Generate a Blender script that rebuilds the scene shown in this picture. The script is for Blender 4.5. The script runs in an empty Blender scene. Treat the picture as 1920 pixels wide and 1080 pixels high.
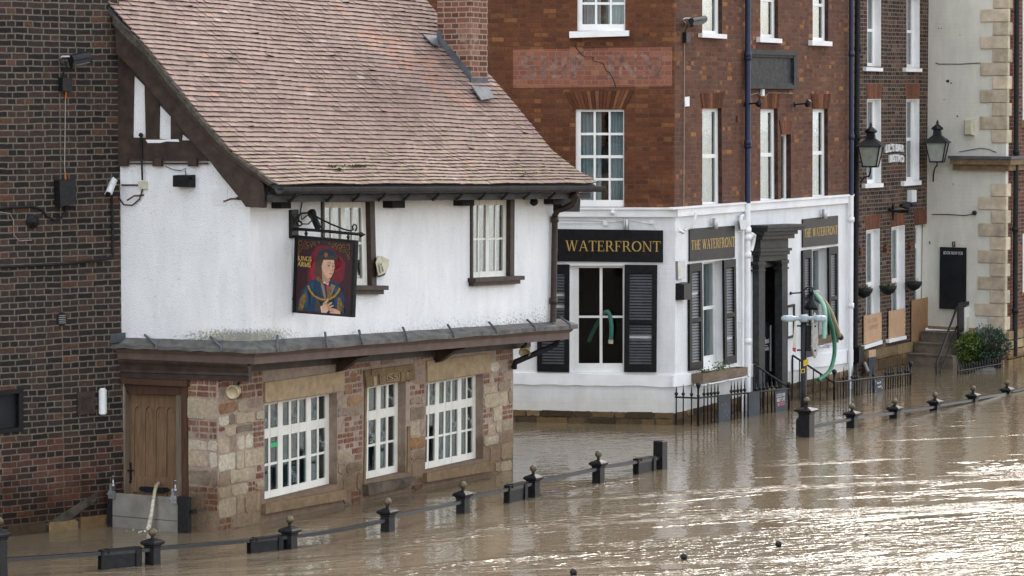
import bpy, bmesh, math, random
from mathutils import Vector, Matrix
from mathutils.geometry import tessellate_polygon, delaunay_2d_cdt
random.seed(7)
SC = bpy.context.scene
COL = SC.collection
F, HC = 5500.0, 5.6
PITCH = math.atan(350.0 / F)
CP, SP = math.cos(PITCH), math.sin(PITCH)
CAM = Vector((0, 0, HC))

def ray(u, v):
    a, b = (u - 960) / F, -(v - 540) / F
    return Vector((a, CP + b * SP, -SP + b * CP))
def water(u, v, z=0.0):
    d = ray(u, v); t = (z - HC) / d.z
    return CAM + d * t
def depth_pt(u, v, y):
    d = ray(u, v); return CAM + d * (y / d.y)

class Wall:
    """vertical plane: origin on the water line, d along it to the right, n outward"""
    def __init__(w, O, d):
        w.O = Vector((O[0], O[1], 0)); d = Vector((d[0], d[1], 0)).normalized()
        w.d = d; w.n = Vector((d.y, -d.x, 0))
    def pt(w, s, z, o=0.0):
        return w.O + w.d * s + w.n * o + Vector((0, 0, z))
    def px(w, u, v, o=0.0):
        r = ray(u, v); q = w.O + w.n * o - CAM
        t = q.dot(w.n) / r.dot(w.n)
        P = CAM + r * t - w.O
        return (P.dot(w.d), P.z)
    def pxs(w, pts, o=0.0):
        return [w.px(u, v, o) for u, v in pts]
    def P(w, u, v, o=0.0):
        s, z = w.px(u, v, o); return w.pt(s, z, o)
def wall_vp(u, v, vp):
    dx = (vp - 960) / F * CP
    d = Vector((dx, 1.0)) if vp > 960 else Vector((-dx, -1.0))
    return Wall(water(u, v), d)
def shifted(w, o):
    return Wall(w.O + w.n * o, w.d)

class Q:
    """four corners (s,z) TL TR BR BL on a wall at offset o, bilinear"""
    def __init__(q, w, pts, o=0.0, raw=False):
        q.w, q.o = w, o
        q.tl, q.tr, q.br, q.bl = pts if raw else w.pxs(pts, o)
    def at(q, a, b):
        s0 = q.bl[0] + (q.br[0] - q.bl[0]) * a; z0 = q.bl[1] + (q.br[1] - q.bl[1]) * a
        s1 = q.tl[0] + (q.tr[0] - q.tl[0]) * a; z1 = q.tl[1] + (q.tr[1] - q.tl[1]) * a
        return (s0 + (s1 - s0) * b, z0 + (z1 - z0) * b)
    @property
    def W(q): return math.hypot(q.tr[0] - q.tl[0], q.tr[1] - q.tl[1])
    @property
    def H(q): return math.hypot(q.tl[0] - q.bl[0], q.tl[1] - q.bl[1])
    def rect(q, a0, a1, b0, b1):
        return [q.at(a0, b0), q.at(a1, b0), q.at(a1, b1), q.at(a0, b1)]
    def sub(q, a0, a1, b0, b1):
        return Q(q.w, [q.at(a0, b1), q.at(a1, b1), q.at(a1, b0), q.at(a0, b0)], q.o, raw=True)
    def grow(q, l, r=None, b=None, t=None):
        r = l if r is None else r; b = l if b is None else b; t = l if t is None else t
        return q.sub(-l / q.W, 1 + r / q.W, -b / q.H, 1 + t / q.H)
    def P(q, a, b, o=None):
        s, z = q.at(a, b); return q.w.pt(s, z, q.o if o is None else o)

class MB:
    """collects solids; build() links them as ONE mesh object"""
    def __init__(m, wall=None):
        m.v, m.f, m.t, m.wall = [], [], [], wall; m.tint = 0.5; m.smooth = []
        m.sm = False
    def _add(m, vs, fs):
        k = len(m.v); m.v += [Vector(x) for x in vs]
        for f in fs:
            m.f.append([i + k for i in f]); m.t.append(m.tint); m.smooth.append(m.sm)
    def prism(m, pts, o0, o1, w=None, taper=0.0):
        w = w or m.wall; n = len(pts)
        top = pts
        if taper:
            cx = sum(p[0] for p in pts) / n; cz = sum(p[1] for p in pts) / n
            top = []
            for p in pts:
                dx, dz = p[0] - cx, p[1] - cz; L = math.hypot(dx, dz) or 1
                k = max(0.2, 1 - taper / L); top.append((cx + dx * k, cz + dz * k))
        vs = [w.pt(s, z, o0) for s, z in pts] + [w.pt(s, z, o1) for s, z in top]
        if n > 4:
            tris = tessellate_polygon([[Vector((s, z, 0)) for s, z in pts]])
            fs = [list(t) for t in tris] + [[i + n for i in t] for t in tris]
        else:
            fs = [list(range(n))[::-1], [i + n for i in range(n)]]
        fs += [[i, (i + 1) % n, (i + 1) % n + n, i + n] for i in range(n)]
        m._add(vs, fs)
    def bar(m, q, a0, a1, b0, b1, o0, o1):
        m.prism(q.rect(a0, a1, b0, b1), o0, o1, q.w)
    def box(m, s0, s1, z0, z1, o0, o1, w=None):
        m.prism([(s0, z0), (s1, z0), (s1, z1), (s0, z1)], o0, o1, w)
    def hexa(m, p):
        """8 points: bottom ring 4, top ring 4"""
        m._add(p, [[3, 2, 1, 0], [4, 5, 6, 7], [0, 1, 5, 4], [1, 2, 6, 5], [2, 3, 7, 6], [3, 0, 4, 7]])
    def plan(m, pts, z0, z1):
        n = len(pts)
        vs = [Vector((p[0], p[1], z0)) for p in pts] + [Vector((p[0], p[1], z1)) for p in pts]
        tris = tessellate_polygon([[Vector((p[0], p[1], 0)) for p in pts]])
        fs = [list(t) for t in tris] + [[i + n for i in t] for t in tris]
        fs += [[i, (i + 1) % n, (i + 1) % n + n, i + n] for i in range(n)]
        m._add(vs, fs)
    def holed(m, outer, holes, o0, o1):
        w = m.wall; loops = [outer] + holes
        flat = [p for l in loops for p in l]; n = len(flat)
        edges = []; k = 0
        for l in loops:
            edges += [(k + i, k + (i + 1) % len(l)) for i in range(len(l))]; k += len(l)
        ov, _, of, _, _, _ = delaunay_2d_cdt([Vector(p) for p in flat], edges, [], 0, 1e-5)
        assert len(ov) == n, ('holed: crossing loops', len(ov), n)
        def inside(p, l):
            r = False
            for i in range(len(l)):
                (x0, y0), (x1, y1) = l[i], l[i - 1]
                if (y0 > p[1]) != (y1 > p[1]) and p[0] < (x1 - x0) * (p[1] - y0) / (y1 - y0) + x0: r = not r
            return r
        tris = []
        for f in of:
            c = (sum(ov[i][0] for i in f) / 3, sum(ov[i][1] for i in f) / 3)
            if inside(c, outer) and not any(inside(c, h) for h in holes): tris.append(list(f))
        vs = [w.pt(s, z, o0) for s, z in flat] + [w.pt(s, z, o1) for s, z in flat]
        fs = [list(t) for t in tris] + [[i + n for i in t] for t in tris]
        k = 0
        for l in loops:
            c = len(l)
            fs += [[k + i, k + (i + 1) % c, k + (i + 1) % c + n, k + i + n] for i in range(c)]
            k += c
        m._add(vs, fs)
    def tube(m, pts, r, seg=8, r1=None, cap=True):
        pts = [Vector(p) for p in pts]; n = len(pts); rings = []
        up = None
        for i, p in enumerate(pts):
            t = (pts[min(i + 1, n - 1)] - pts[max(i - 1, 0)]).normalized()
            if up is None:
                up = Vector((0, 0, 1)) if abs(t.z) < 0.9 else Vector((1, 0, 0))
            x = t.cross(up).normalized(); y = x.cross(t).normalized(); up = y
            rr = r if r1 is None else r + (r1 - r) * i / (n - 1)
            rings.append([p + (x * math.cos(2 * math.pi * k / seg) + y * math.sin(2 * math.pi * k / seg)) * rr for k in range(seg)])
        fs = []
        for i in range(n - 1):
            for k in range(seg):
                a, b = i * seg + k, i * seg + (k + 1) % seg
                fs.append([a, b, b + seg, a + seg])
        s = m.sm; m.sm = True
        m._add([v for rg in rings for v in rg], fs)
        m.sm = s
        if cap:
            m._add(rings[0], [list(range(seg))[::-1]]); m._add(rings[-1], [list(range(seg))])
    def lathe(m, base, prof, seg=14, axis=None, sq=False, rot=0.0, smooth=True):
        """prof: (r, h) from bottom up"""
        base = Vector(base); ax = Vector(axis).normalized() if axis else Vector((0, 0, 1))
        x = ax.cross(Vector((0, 1, 0))) if abs(ax.y) < 0.9 else ax.cross(Vector((1, 0, 0)))
        x.normalize(); y = ax.cross(x)
        if sq: seg = 4
        vs = []
        for r, h in prof:
            for k in range(seg):
                a = 2 * math.pi * k / seg + rot
                rr = r * (math.sqrt(2) if sq else 1)
                vs.append(base + ax * h + (x * math.cos(a) + y * math.sin(a)) * rr)
        fs = []
        for i in range(len(prof) - 1):
            for k in range(seg):
                a, b = i * seg + k, i * seg + (k + 1) % seg
                fs.append([a, b, b + seg, a + seg])
        n = len(prof)
        fs.append(list(range(seg))[::-1]); fs.append([(n - 1) * seg + k for k in range(seg)])
        s = m.sm; m.sm = smooth and not sq
        m._add(vs, fs); m.sm = s
    def ball(m, c, r, seg=14, sz=1.0):
        n = 9
        m.lathe(Vector(c), [(max(r * math.sin(math.pi * i / n), 1e-4), -r * sz * math.cos(math.pi * i / n)) for i in range(n + 1)], seg)
    def cut(m):
        m.marks = getattr(m, 'marks', []) + [(len(m.v), len(m.f))]
    def build_split(m, name, mat, parent):
        """every piece between two cut() calls becomes an object of its own"""
        mk = [(0, 0)] + getattr(m, 'marks', []) + [(len(m.v), len(m.f))]
        for (v0, f0), (v1, f1) in zip(mk, mk[1:]):
            if f1 == f0: continue
            k = MB(m.wall); k.v = m.v[v0:v1]; k.f = [[i - v0 for i in f] for f in m.f[f0:f1]]; k.t = m.t[f0:f1]; k.smooth = m.smooth[f0:f1]
            k.build(name, mat, parent)
    def build(m, name, mat, parent=None, base=None, label=None, cat=None, group=None, kind=None, recalc=True):
        if parent is not None:
            base = root_loc(parent)
        elif base is None:
            xs = [v.x for v in m.v]; ys = [v.y for v in m.v]
            base = Vector(((min(xs) + max(xs)) / 2, (min(ys) + max(ys)) / 2, min(v.z for v in m.v)))
        me = bpy.data.meshes.new(name)
        me.from_pydata([v - base for v in m.v], [], m.f)
        me.polygons.foreach_set('use_smooth', m.smooth)
        if recalc:
            bm = bmesh.new(); bm.from_mesh(me)
            bmesh.ops.recalc_face_normals(bm, faces=bm.faces); bm.to_mesh(me); bm.free()
        at = me.attributes.new('tint', 'FLOAT', 'FACE'); at.data.foreach_set('value', m.t)
        uv = me.uv_layers.new(name='UVMap')
        w = m.wall
        dd, nn, oo = (w.d, w.n, w.O) if w else (Vector((1, 0, 0)), Vector((0, -1, 0)), Vector((0, 0, 0)))
        buf = [0.0] * (2 * len(me.loops))
        for p in me.polygons:
            fn = p.normal; a, b, c = abs(fn.dot(nn)), abs(fn.dot(dd)), abs(fn.z)
            for li in p.loop_indices:
                q = me.vertices[me.loops[li].vertex_index].co + base - oo
                if c > max(a, b): x, y = q.dot(dd), q.dot(nn)
                elif a >= b: x, y = q.dot(dd), q.z
                else: x, y = q.dot(nn), q.z
                buf[2 * li] = x; buf[2 * li + 1] = y
        uv.data.foreach_set('uv', buf)
        ob = bpy.data.objects.new(name, me); COL.objects.link(ob)
        if mat: me.materials.append(mat)
        if parent is not None: ob.parent = parent
        else: ob.location = base
        tag(ob, label, cat, group, kind)
        return ob

def root_loc(o):
    while o.parent is not None: o = o.parent
    return Vector(o.location)
def tag(o, label=None, cat=None, group=None, kind=None):
    if label: o['label'] = label
    if cat: o['category'] = cat
    if group: o['group'] = group
    if kind: o['kind'] = kind
    return o
def thing(name, label, cat, loc, group=None):
    o = bpy.data.objects.new(name, None); COL.objects.link(o)
    o.location = loc; o.empty_display_size = 0.2
    return tag(o, label, cat, group)

# ------------------------------------------------------------------ lettering
def arc(cx, cy, rx, ry, a0, a1, tk, th, n=10):
    """ring segment as quads; thick on the sides (tk), thin top and bottom (th)"""
    out = []
    def pt(a, side):
        t = (tk * abs(math.cos(a)) + th * abs(math.sin(a))) * side
        return (cx + (rx + t) * math.cos(a), cy + (ry + t) * math.sin(a))
    for i in range(n):
        b0 = math.radians(a0 + (a1 - a0) * i / n); b1 = math.radians(a0 + (a1 - a0) * (i + 1) / n)
        out.append([pt(b0, -.5), pt(b1, -.5), pt(b1, .5), pt(b0, .5)])
    return out
def rc(x0, x1, y0, y1): return [(x0, y0), (x1, y0), (x1, y1), (x0, y1)]
def dg(x0, y0, x1, y1, t): return [(x0 - t / 2, y0), (x0 + t / 2, y0), (x1 + t / 2, y1), (x1 - t / 2, y1)]
def glyph(c, k=1.0):
    T, h, S = .13 * k, .05 * k, .045
    def ser(x, y, w=.24): return rc(x - w / 2, x + w / 2, y if y < .5 else y - S, y + S if y < .5 else y)
    if c == 'T': return .80, [rc(.40 - T / 2, .40 + T / 2, 0, 1), rc(.03, .77, 1 - h, 1), ser(.40, 0, .3), rc(.03, .07, .78, 1), rc(.73, .77, .78, 1)]
    if c == 'H': return .92, [rc(.15, .15 + T, 0, 1), rc(.67, .67 + T, 0, 1), rc(.15, .7, .48, .48 + h)] + [ser(x, y) for x in (.15 + T / 2, .67 + T / 2) for y in (0, 1)]
    if c == 'E': return .76, [rc(.12, .12 + T, 0, 1), rc(.05, .66, 1 - h, 1), rc(.05, .70, 0, h), rc(.12, .52, .49, .49 + h), rc(.62, .66, .78, 1), rc(.66, .70, 0, .24), rc(.49, .53, .4, .62)]
    if c == 'F': return .70, [rc(.12, .12 + T, 0, 1), rc(.05, .66, 1 - h, 1), rc(.12, .50, .47, .47 + h), rc(.62, .66, .78, 1), rc(.47, .51, .38, .60), ser(.12 + T / 2, 0, .28)]
    if c == 'W': return 1.28, [dg(.40, 0, .14, 1, T), dg(.40, 0, .64, 1, h * 1.2), dg(.88, 0, .64, 1, T), dg(.88, 0, 1.14, 1, h * 1.2), ser(.14, 1, .26), ser(.64, 1, .26), ser(1.14, 1, .22)]
    if c == 'A': return .92, [dg(.12, 0, .44, 1, h * 1.2), dg(.80, 0, .47, 1, T), rc(.24, .68, .32, .32 + h), ser(.12, 0, .22), ser(.80, 0, .26)]
    if c == 'N': return .98, [rc(.14, .14 + h * 1.2, 0, 1), rc(.80, .80 + h * 1.2, 0, 1), dg(.80, 0, .16, 1, T), ser(.16, 0, .22), ser(.12, 1, .2), ser(.83, 1, .22)]
    if c == 'O': return 1.0, arc(.5, .5, .40, .46, 0, 360, T, h, 24)
    if c == 'R': return .88, [rc(.12, .12 + T, 0, 1), rc(.12, .42, 1 - h, 1), rc(.12, .42, .46, .46 + h), dg(.78, 0, .44, .5, T), ser(.18, 0, .26), ser(.82, 0, .18), rc(.05, .15, 1 - S, 1)] + arc(.42, .73, .2, .25, -90, 90, T, h, 10)
    if c == 'K': return .88, [rc(.12, .12 + T, 0, 1), dg(.22, .45, .70, 1, h * 1.3), dg(.76, 0, .34, .56, T), ser(.18, 0, .26), ser(.18, 1, .26), ser(.72, 1, .2), ser(.78, 0, .2)]
    if c == 'I': return .42, [rc(.15, .15 + T, 0, 1), ser(.21, 0, .28), ser(.21, 1, .28)]
    if c == 'G': return .95, arc(.5, .5, .38, .46, 40, 320, T, h, 18) + [rc(.72, .72 + T, .05, .45), ser(.79, .45, .26)]
    if c == 'S': return .72, arc(.36, .74, .22, .23, 20, 270, T, h, 12) + arc(.36, .26, .24, .24, -160, 90, T, h, 12)
    if c == 'M': return 1.1, [rc(.12, .12 + h * 1.3, 0, 1), rc(.88, .88 + T, 0, 1), dg(.52, 0, .16, 1, T), dg(.52, 0, .92, 1, h * 1.3), ser(.15, 0, .22), ser(.94, 0, .26)]
    if c == 'P': return .80, [rc(.12, .12 + T, 0, 1), rc(.12, .42, 1 - h, 1), rc(.12, .42, .44, .44 + h), ser(.18, 0, .26)] + arc(.42, .72, .2, .25, -90, 90, T, h, 10)
    return .42, []
def serif(mb, q, text, o0, o1, k=1.0, gap=.04, warp=None):
    x = 0; gl = []
    for c in text:
        w, ps = glyph(c, k); gl += [[(px + x, py) for px, py in p] for p in ps]; x += w + gap
    x -= gap
    for i, p in enumerate(gl):
        pts = []
        for px, py in p:
            a, b = px / x, py
            if warp: b = b + warp(a)
            pts.append(q.at(a, b))
        mb.prism(pts, o0, o1 + (i % 7) * 1e-4, q.w)
def sans(mb, q, text, o0, depth, warp=None, bold=0.0):
    cu = bpy.data.curves.new('t', 'FONT'); cu.body = text; cu.extrude = 0.5; cu.resolution_u = 3
    cu.offset = bold
    ob = bpy.data.objects.new('t', cu); COL.objects.link(ob)
    bpy.context.view_layer.update()
    me = ob.to_mesh()
    xs = [v.co.x for v in me.vertices]; ys = [v.co.y for v in me.vertices]
    x0, x1, y0, y1 = min(xs), max(xs), min(ys), max(ys)
    vs = []
    for v in me.vertices:
        a, b = (v.co.x - x0) / (x1 - x0), (v.co.y - y0) / (y1 - y0)
        if warp: b = b + warp(a)
        s, z = q.at(a, b); vs.append(q.w.pt(s, z, o0 + (v.co.z + .5) * depth))
    fs = [list(p.vertices) for p in me.polygons]
    mb._add(vs, fs)
    ob.to_mesh_clear(); bpy.data.objects.remove(ob); bpy.data.curves.remove(cu)
# ------------------------------------------------------------------ the walls on the ground plan
A = shifted(wall_vp(205, 984, 7500), .045)
G = wall_vp(410, 997, -9100)
FL = Wall(water(410, 997), water(962, 880) - water(410, 997))
WR = wall_vp(1265, 797, 4079)
WL = Wall(water(1265, 797), water(1265, 797) - water(965, 791))
LB = wall_vp(1675, 690.5, 4100)
WB = wall_vp(1882, 687, -6300)
EB = Wall(WB.O, LB.d)
# ------------------------------------------------------------------ materials
class NT:
    def __init__(s, name, rough=.8, spec=.3):
        m = bpy.data.materials.new(name); m.use_nodes = True
        s.m, s.nt = m, m.node_tree
        s.b = s.nt.nodes['Principled BSDF']
        s.b.inputs['Roughness'].default_value = rough
        s.b.inputs['Specular IOR Level'].default_value = spec
    def n(s, typ, ins=None, **kw):
        nd = s.nt.nodes.new('ShaderNode' + typ)
        for k, v in kw.items(): setattr(nd, k, v)
        for k, v in (ins or {}).items(): s.set(nd.inputs[k], v)
        return nd
    def set(s, sock, v):
        if isinstance(v, bpy.types.NodeSocket): s.nt.links.new(v, sock)
        elif isinstance(v, (int, float)) and sock.type == 'RGBA': sock.default_value = (v, v, v, 1)
        elif isinstance(v, tuple) and sock.type == 'RGBA': sock.default_value = (*v, 1) if len(v) == 3 else v
        else: sock.default_value = v
    def obj(s): return s.n('TexCoord').outputs['Object']
    def uv(s): return s.n('TexCoord').outputs['UV']
    def tint(s): return s.n('Attribute', attribute_name='tint').outputs['Fac']
    def noise(s, vec, scale, detail=4, rough=.55, dist=0.0):
        return s.n('TexNoise', {'Vector': vec, 'Scale': scale, 'Detail': detail, 'Roughness': rough, 'Distortion': dist}).outputs['Fac']
    def ramp(s, fac, stops, mode='LINEAR'):
        nd = s.n('ValToRGB', {'Fac': fac}); cr = nd.color_ramp; cr.interpolation = mode
        while len(cr.elements) < len(stops): cr.elements.new(.5)
        for e, (p, c) in zip(cr.elements, stops):
            e.position = p
            e.color = (c, c, c, 1) if isinstance(c, (int, float)) else (*c, 1)
        return nd.outputs['Color']
    def mix(s, fac, a, b, mode='MIX'):
        nd = s.n('Mix', data_type='RGBA', blend_type=mode)
        s.set(nd.inputs[0], fac); s.set(nd.inputs[6], a); s.set(nd.inputs[7], b)
        return nd.outputs[2]
    def math(s, op, a, b=0.0, clamp=False):
        nd = s.n('Math', operation=op, use_clamp=clamp); s.set(nd.inputs[0], a); s.set(nd.inputs[1], b)
        return nd.outputs[0]
    def scale(s, vec, x, y, z):
        return s.n('Mapping', {'Vector': vec, 'Scale': (x, y, z)}).outputs[0]
    def bump(s, h, strength=.3, dist=.02):
        s.set(s.b.inputs['Normal'], s.n('Bump', {'Height': h, 'Strength': strength, 'Distance': dist}).outputs[0])
    def col(s, c): s.set(s.b.inputs['Base Color'], c)

def plain(name, c, rough=.7, var=.12, sc=6.0, bump=.0, bsc=60, spec=.3, metal=0.0, tint=0.0):
    m = NT(name, rough, spec); v = m.obj()
    n = m.noise(v, sc, 5)
    lo = tuple(x * (1 - var * 1.6) for x in c); hi = tuple(min(1, x * (1 + var)) for x in c)
    cc = m.ramp(n, [(.3, lo), (.7, hi)])
    if tint:
        cc = m.mix(tint, cc, m.ramp(m.tint(), [(0, tuple(x * .35 for x in c)), (1, tuple(min(1, x * 1.5) for x in c))]))
    m.col(cc); m.b.inputs['Metallic'].default_value = metal
    if bump: m.bump(m.noise(v, bsc, 3), bump, .01)
    return m.m

def brick(name, stops, mortar, bw=.235, bh=.082, ms=.011, mottle=.45, patch=None, bump=.5, squash=.55, zdirt=None, smooth=.25, distort=.008, mortarvar=.35, mfade=None):
    m = NT(name, .88, .2); uv = m.uv()
    jit = m.n('VectorMath', {0: m.n('TexNoise', {'Vector': uv, 'Scale': 9.0, 'Detail': 2}).outputs['Color'], 1: (.5, .5, .5)}, operation='SUBTRACT').outputs[0]
    jit = m.n('VectorMath', {0: jit, 3: distort}, operation='SCALE').outputs[0]
    jl = m.n('VectorMath', {0: m.n('TexNoise', {'Vector': uv, 'Scale': .9, 'Detail': 1}).outputs['Color'], 3: .03}, operation='SCALE').outputs[0]
    vec = m.n('VectorMath', {0: m.n('VectorMath', {0: uv, 1: jit}, operation='ADD').outputs[0], 1: jl}, operation='ADD').outputs[0]
    br = m.n('TexBrick', {'Vector': vec, 'Color1': 0.0, 'Color2': 1.0, 'Mortar': .5, 'Scale': 1.0, 'Mortar Size': ms, 'Mortar Smooth': smooth, 'Bias': 0.0, 'Brick Width': bw, 'Row Height': bh},
             offset=.5, offset_frequency=2, squash=squash, squash_frequency=2)
    rnd = br.outputs['Color']
    c = m.ramp(rnd, stops)
    n1 = m.noise(uv, 22, 5, .65); n2 = m.noise(uv, 1.1, 4, .6)
    c = m.mix(mottle, c, m.ramp(n1, [(.25, .25), (.75, 1.0)]), 'MULTIPLY')
    c = m.mix(mottle * .9, c, m.ramp(n2, [(.3, .45), (.75, 1.15)]), 'MULTIPLY')
    if patch:
        c = m.mix(m.ramp(m.noise(uv, patch[0], 3, .6), [(patch[1], 0.0), (patch[1] + .08, patch[3])]), c, patch[2])
    mo = m.mix(mortarvar, mortar, m.ramp(m.noise(uv, 5, 5, .7), [(.3, .3), (.75, 1.2)]), 'MULTIPLY')
    if mfade is not None:
        mo = m.mix(m.ramp(m.noise(uv, 3.2, 4, .7), [(.46, 1.0), (.62, 0.0)]), mo, mfade)
    out = m.mix(br.outputs['Fac'], c, mo)
    if zdirt:
        z = m.n('SeparateXYZ', {0: m.n('NewGeometry').outputs['Position']}).outputs['Z']
        zz = m.math('ADD', z, m.math('MULTIPLY', m.math('SUBTRACT', m.noise(uv, 2.5, 4), .5), zdirt[2]))
        fac = m.ramp(m.math('DIVIDE', zz, zdirt[0]), [(.35, zdirt[3]), (1.0, 0.0)])
        out = m.mix(fac, out, zdirt[1], 'MULTIPLY')
    m.col(out)
    h = m.math('ADD', m.math('MULTIPLY', br.outputs['Fac'], -1.0), m.math('MULTIPLY', n1, .5))
    m.bump(h, bump, .012)
    return m.m

def damp(m, c, col, top, wob, amt, uv):
    """a tide line of wet mud above the flood: a stain with its own height"""
    z = m.n('SeparateXYZ', {0: m.n('NewGeometry').outputs['Position']}).outputs['Z']
    zz = m.math('ADD', z, m.math('MULTIPLY', m.math('SUBTRACT', m.noise(uv, 2.0, 4), .5), wob))
    return m.mix(m.ramp(m.math('DIVIDE', zz, top), [(.6, amt), (1.0, 0.0)]), c, col, 'MULTIPLY')

def roughcast():
    m = NT('white_roughcast', .9, .2); v = m.obj()
    lump = m.noise(v, 75, 3, .6); lump2 = m.n('TexVoronoi', {'Vector': v, 'Scale': 60.0}).outputs['Distance']
    base = m.ramp(m.noise(v, 1.3, 5), [(.3, (.79, .80, .82)), (.7, (.87, .875, .88))])
    pit = m.ramp(m.noise(v, 34, 2, .7), [(.24, .45), (.36, 1.0)])
    base = m.mix(.8, base, pit, 'MULTIPLY')
    uv = m.uv()
    sx = m.n('SeparateXYZ', {0: m.n('NewGeometry').outputs['Position']}).outputs['Z']
    # algae and lichen along the foot of the wall, strongest at the corner
    a = m.math('SUBTRACT', 1.0, m.math('DIVIDE', m.math('SUBTRACT', sx, 2.46), .24))
    cor = m.n('VectorMath', {0: m.n('NewGeometry').outputs['Position'], 1: tuple(FL.pt(-.15, 2.6, .55))}, operation='DISTANCE').outputs['Value']
    corf = m.math('SUBTRACT', 1.35, m.math('DIVIDE', cor, 1.0))
    n = m.noise(v, 13, 6, .75)
    w8 = m.math('ADD', m.math('MULTIPLY', m.math('MAXIMUM', a, 0.0), .145), m.math('MULTIPLY', m.math('MAXIMUM', corf, 0.0), .40))
    low = m.math('MULTIPLY', w8, m.ramp(a, [(-.0, .25), (.5, 1.0)]))
    n2 = m.noise(m.scale(v, 1, 1, 1.4), 27, 4, .7)
    fac = m.ramp(m.math('ADD', n2, low), [(.68, 0.0), (.90, .8)])
    lich = m.ramp(m.noise(v, 6, 4, .7), [(.40, (.13, .12, .095)), (.54, (.20, .19, .14)), (.63, (.27, .25, .10)), (.72, (.36, .31, .06))])
    strk = m.ramp(m.noise(m.scale(v, 2.2, 2.2, .5), 1.6, 6, .7, .6), [(.35, .85), (.6, 1.0)])
    base = m.mix(.6, base, strk, 'MULTIPLY')
    m.col(m.mix(fac, base, lich))
    h = m.math('ADD', lump, m.math('MULTIPLY', lump2, .6))
    h = m.math('ADD', h, m.math('MULTIPLY', fac, m.math('MULTIPLY', m.noise(v, 30, 3, .6), 3.0)))
    m.bump(h, .55, .014)
    return m.m

def white_brickwork(name, c=(.78, .79, .80)):
    m = NT(name, .6, .35); uv = m.uv()
    br = m.n('TexBrick', {'Vector': uv, 'Color1': 0.0, 'Color2': 1.0, 'Mortar': .5, 'Scale': 1.0, 'Mortar Size': .006, 'Mortar Smooth': .6, 'Brick Width': .23, 'Row Height': .084})
    n = m.noise(uv, 2.2, 5)
    cc = m.ramp(n, [(.3, tuple(x * .9 for x in c)), (.7, c)])
    cc = m.mix(.8, cc, m.ramp(m.noise(m.scale(uv, 2.5, .5, 1), 1.6, 6, .7, .6), [(.35, .86), (.62, 1.0)]), 'MULTIPLY')
    cc = damp(m, cc, (.80, .76, .68), .62, .5, .7, m.obj())
    chip = m.ramp(m.noise(uv, 16, 4, .75), [(.255, .6), (.30, 0.0)])
    m.col(m.mix(chip, cc, (.25, .2, .16)))
    m.bump(m.math('ADD', m.math('MULTIPLY', br.outputs['Fac'], -.7), m.math('MULTIPLY', m.noise(uv, 30, 4), .6)), .35, .01)
    return m.m

def tinted(name, stops, rough=.9, mott=.5, sc=14, bump=.5, bsc=35, dampc=None, spec=.2, lichen=None, wash=None):
    """per-stone or per-tile colour from the face attribute"""
    m = NT(name, rough, spec); v = m.obj()
    c = m.ramp(m.tint(), stops)
    n = m.noise(v, sc, 6, .65)
    c = m.mix(mott, c, m.ramp(n, [(.25, .35), (.7, 1.15)]), 'MULTIPLY')
    c = m.mix(mott * .6, c, m.ramp(m.noise(v, 1.4, 4), [(.3, .5), (.7, 1.1)]), 'MULTIPLY')
    if wash: c = m.mix(m.ramp(m.noise(v, wash[0], 5, .7), [(.42, 0.0), (.62, wash[1])]), c, m.ramp(m.noise(v, 3, 4), [(.3, tuple(x * .8 for x in wash[2])), (.7, wash[2])]))
    if dampc: c = damp(m, c, dampc[0], dampc[1], dampc[2], dampc[3], v)
    if lichen:
        z = m.n('SeparateXYZ', {0: m.n('NewGeometry').outputs['Position']}).outputs['Z']
        low = m.ramp(m.math('DIVIDE', m.math('SUBTRACT', z, 4.3), 1.3), [(0, 1.0), (1, .15)])
        f = m.mix(1.0, m.ramp(m.noise(v, 7, 5, .7), [(.50, 0.0), (.66, .75)]), low, 'MULTIPLY')
        c = m.mix(f, c, lichen)
    m.col(c)
    m.bump(m.noise(v, bsc, 5, .65), bump, .012)
    return m.m

def wood(name, c1, c2, sc=3.0, rough=.65, axis=(14, 14, 1.2)):
    m = NT(name, rough, .3); v = m.obj()
    vv = m.scale(v, *axis)
    n = m.noise(vv, sc, 6, .6, .4)
    m.col(m.mix(.35, m.ramp(n, [(.3, c1), (.7, c2)]), m.ramp(m.noise(v, 2.0, 4), [(.3, .5), (.7, 1.1)]), 'MULTIPLY'))
    m.bump(n, .2, .006)
    return m.m

def glass(name, refl=.10, tintc=(.9, .95, .95), fk=.36):
    m = NT(name, .05); nt = m.nt
    tr = m.n('BsdfTransparent', {'Color': tintc}); gl = m.n('BsdfGlossy', {'Color': .95, 'Roughness': .04})
    v = m.obj()
    bp = m.n('Bump', {'Height': m.noise(v, 5, 2), 'Strength': .03, 'Distance': .03}).outputs[0]
    m.set(gl.inputs['Normal'], bp)
    lw = m.n('LayerWeight', {'Blend': .25}).outputs['Fresnel']
    fac = m.math('ADD', m.math('MULTIPLY', lw, fk), refl, clamp=True)
    mx = m.n('MixShader', {0: fac}); nt.links.new(tr.outputs[0], mx.inputs[1]); nt.links.new(gl.outputs[0], mx.inputs[2])
    nt.links.new(mx.outputs[0], nt.nodes['Material Output'].inputs['Surface'])
    return m.m

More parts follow.
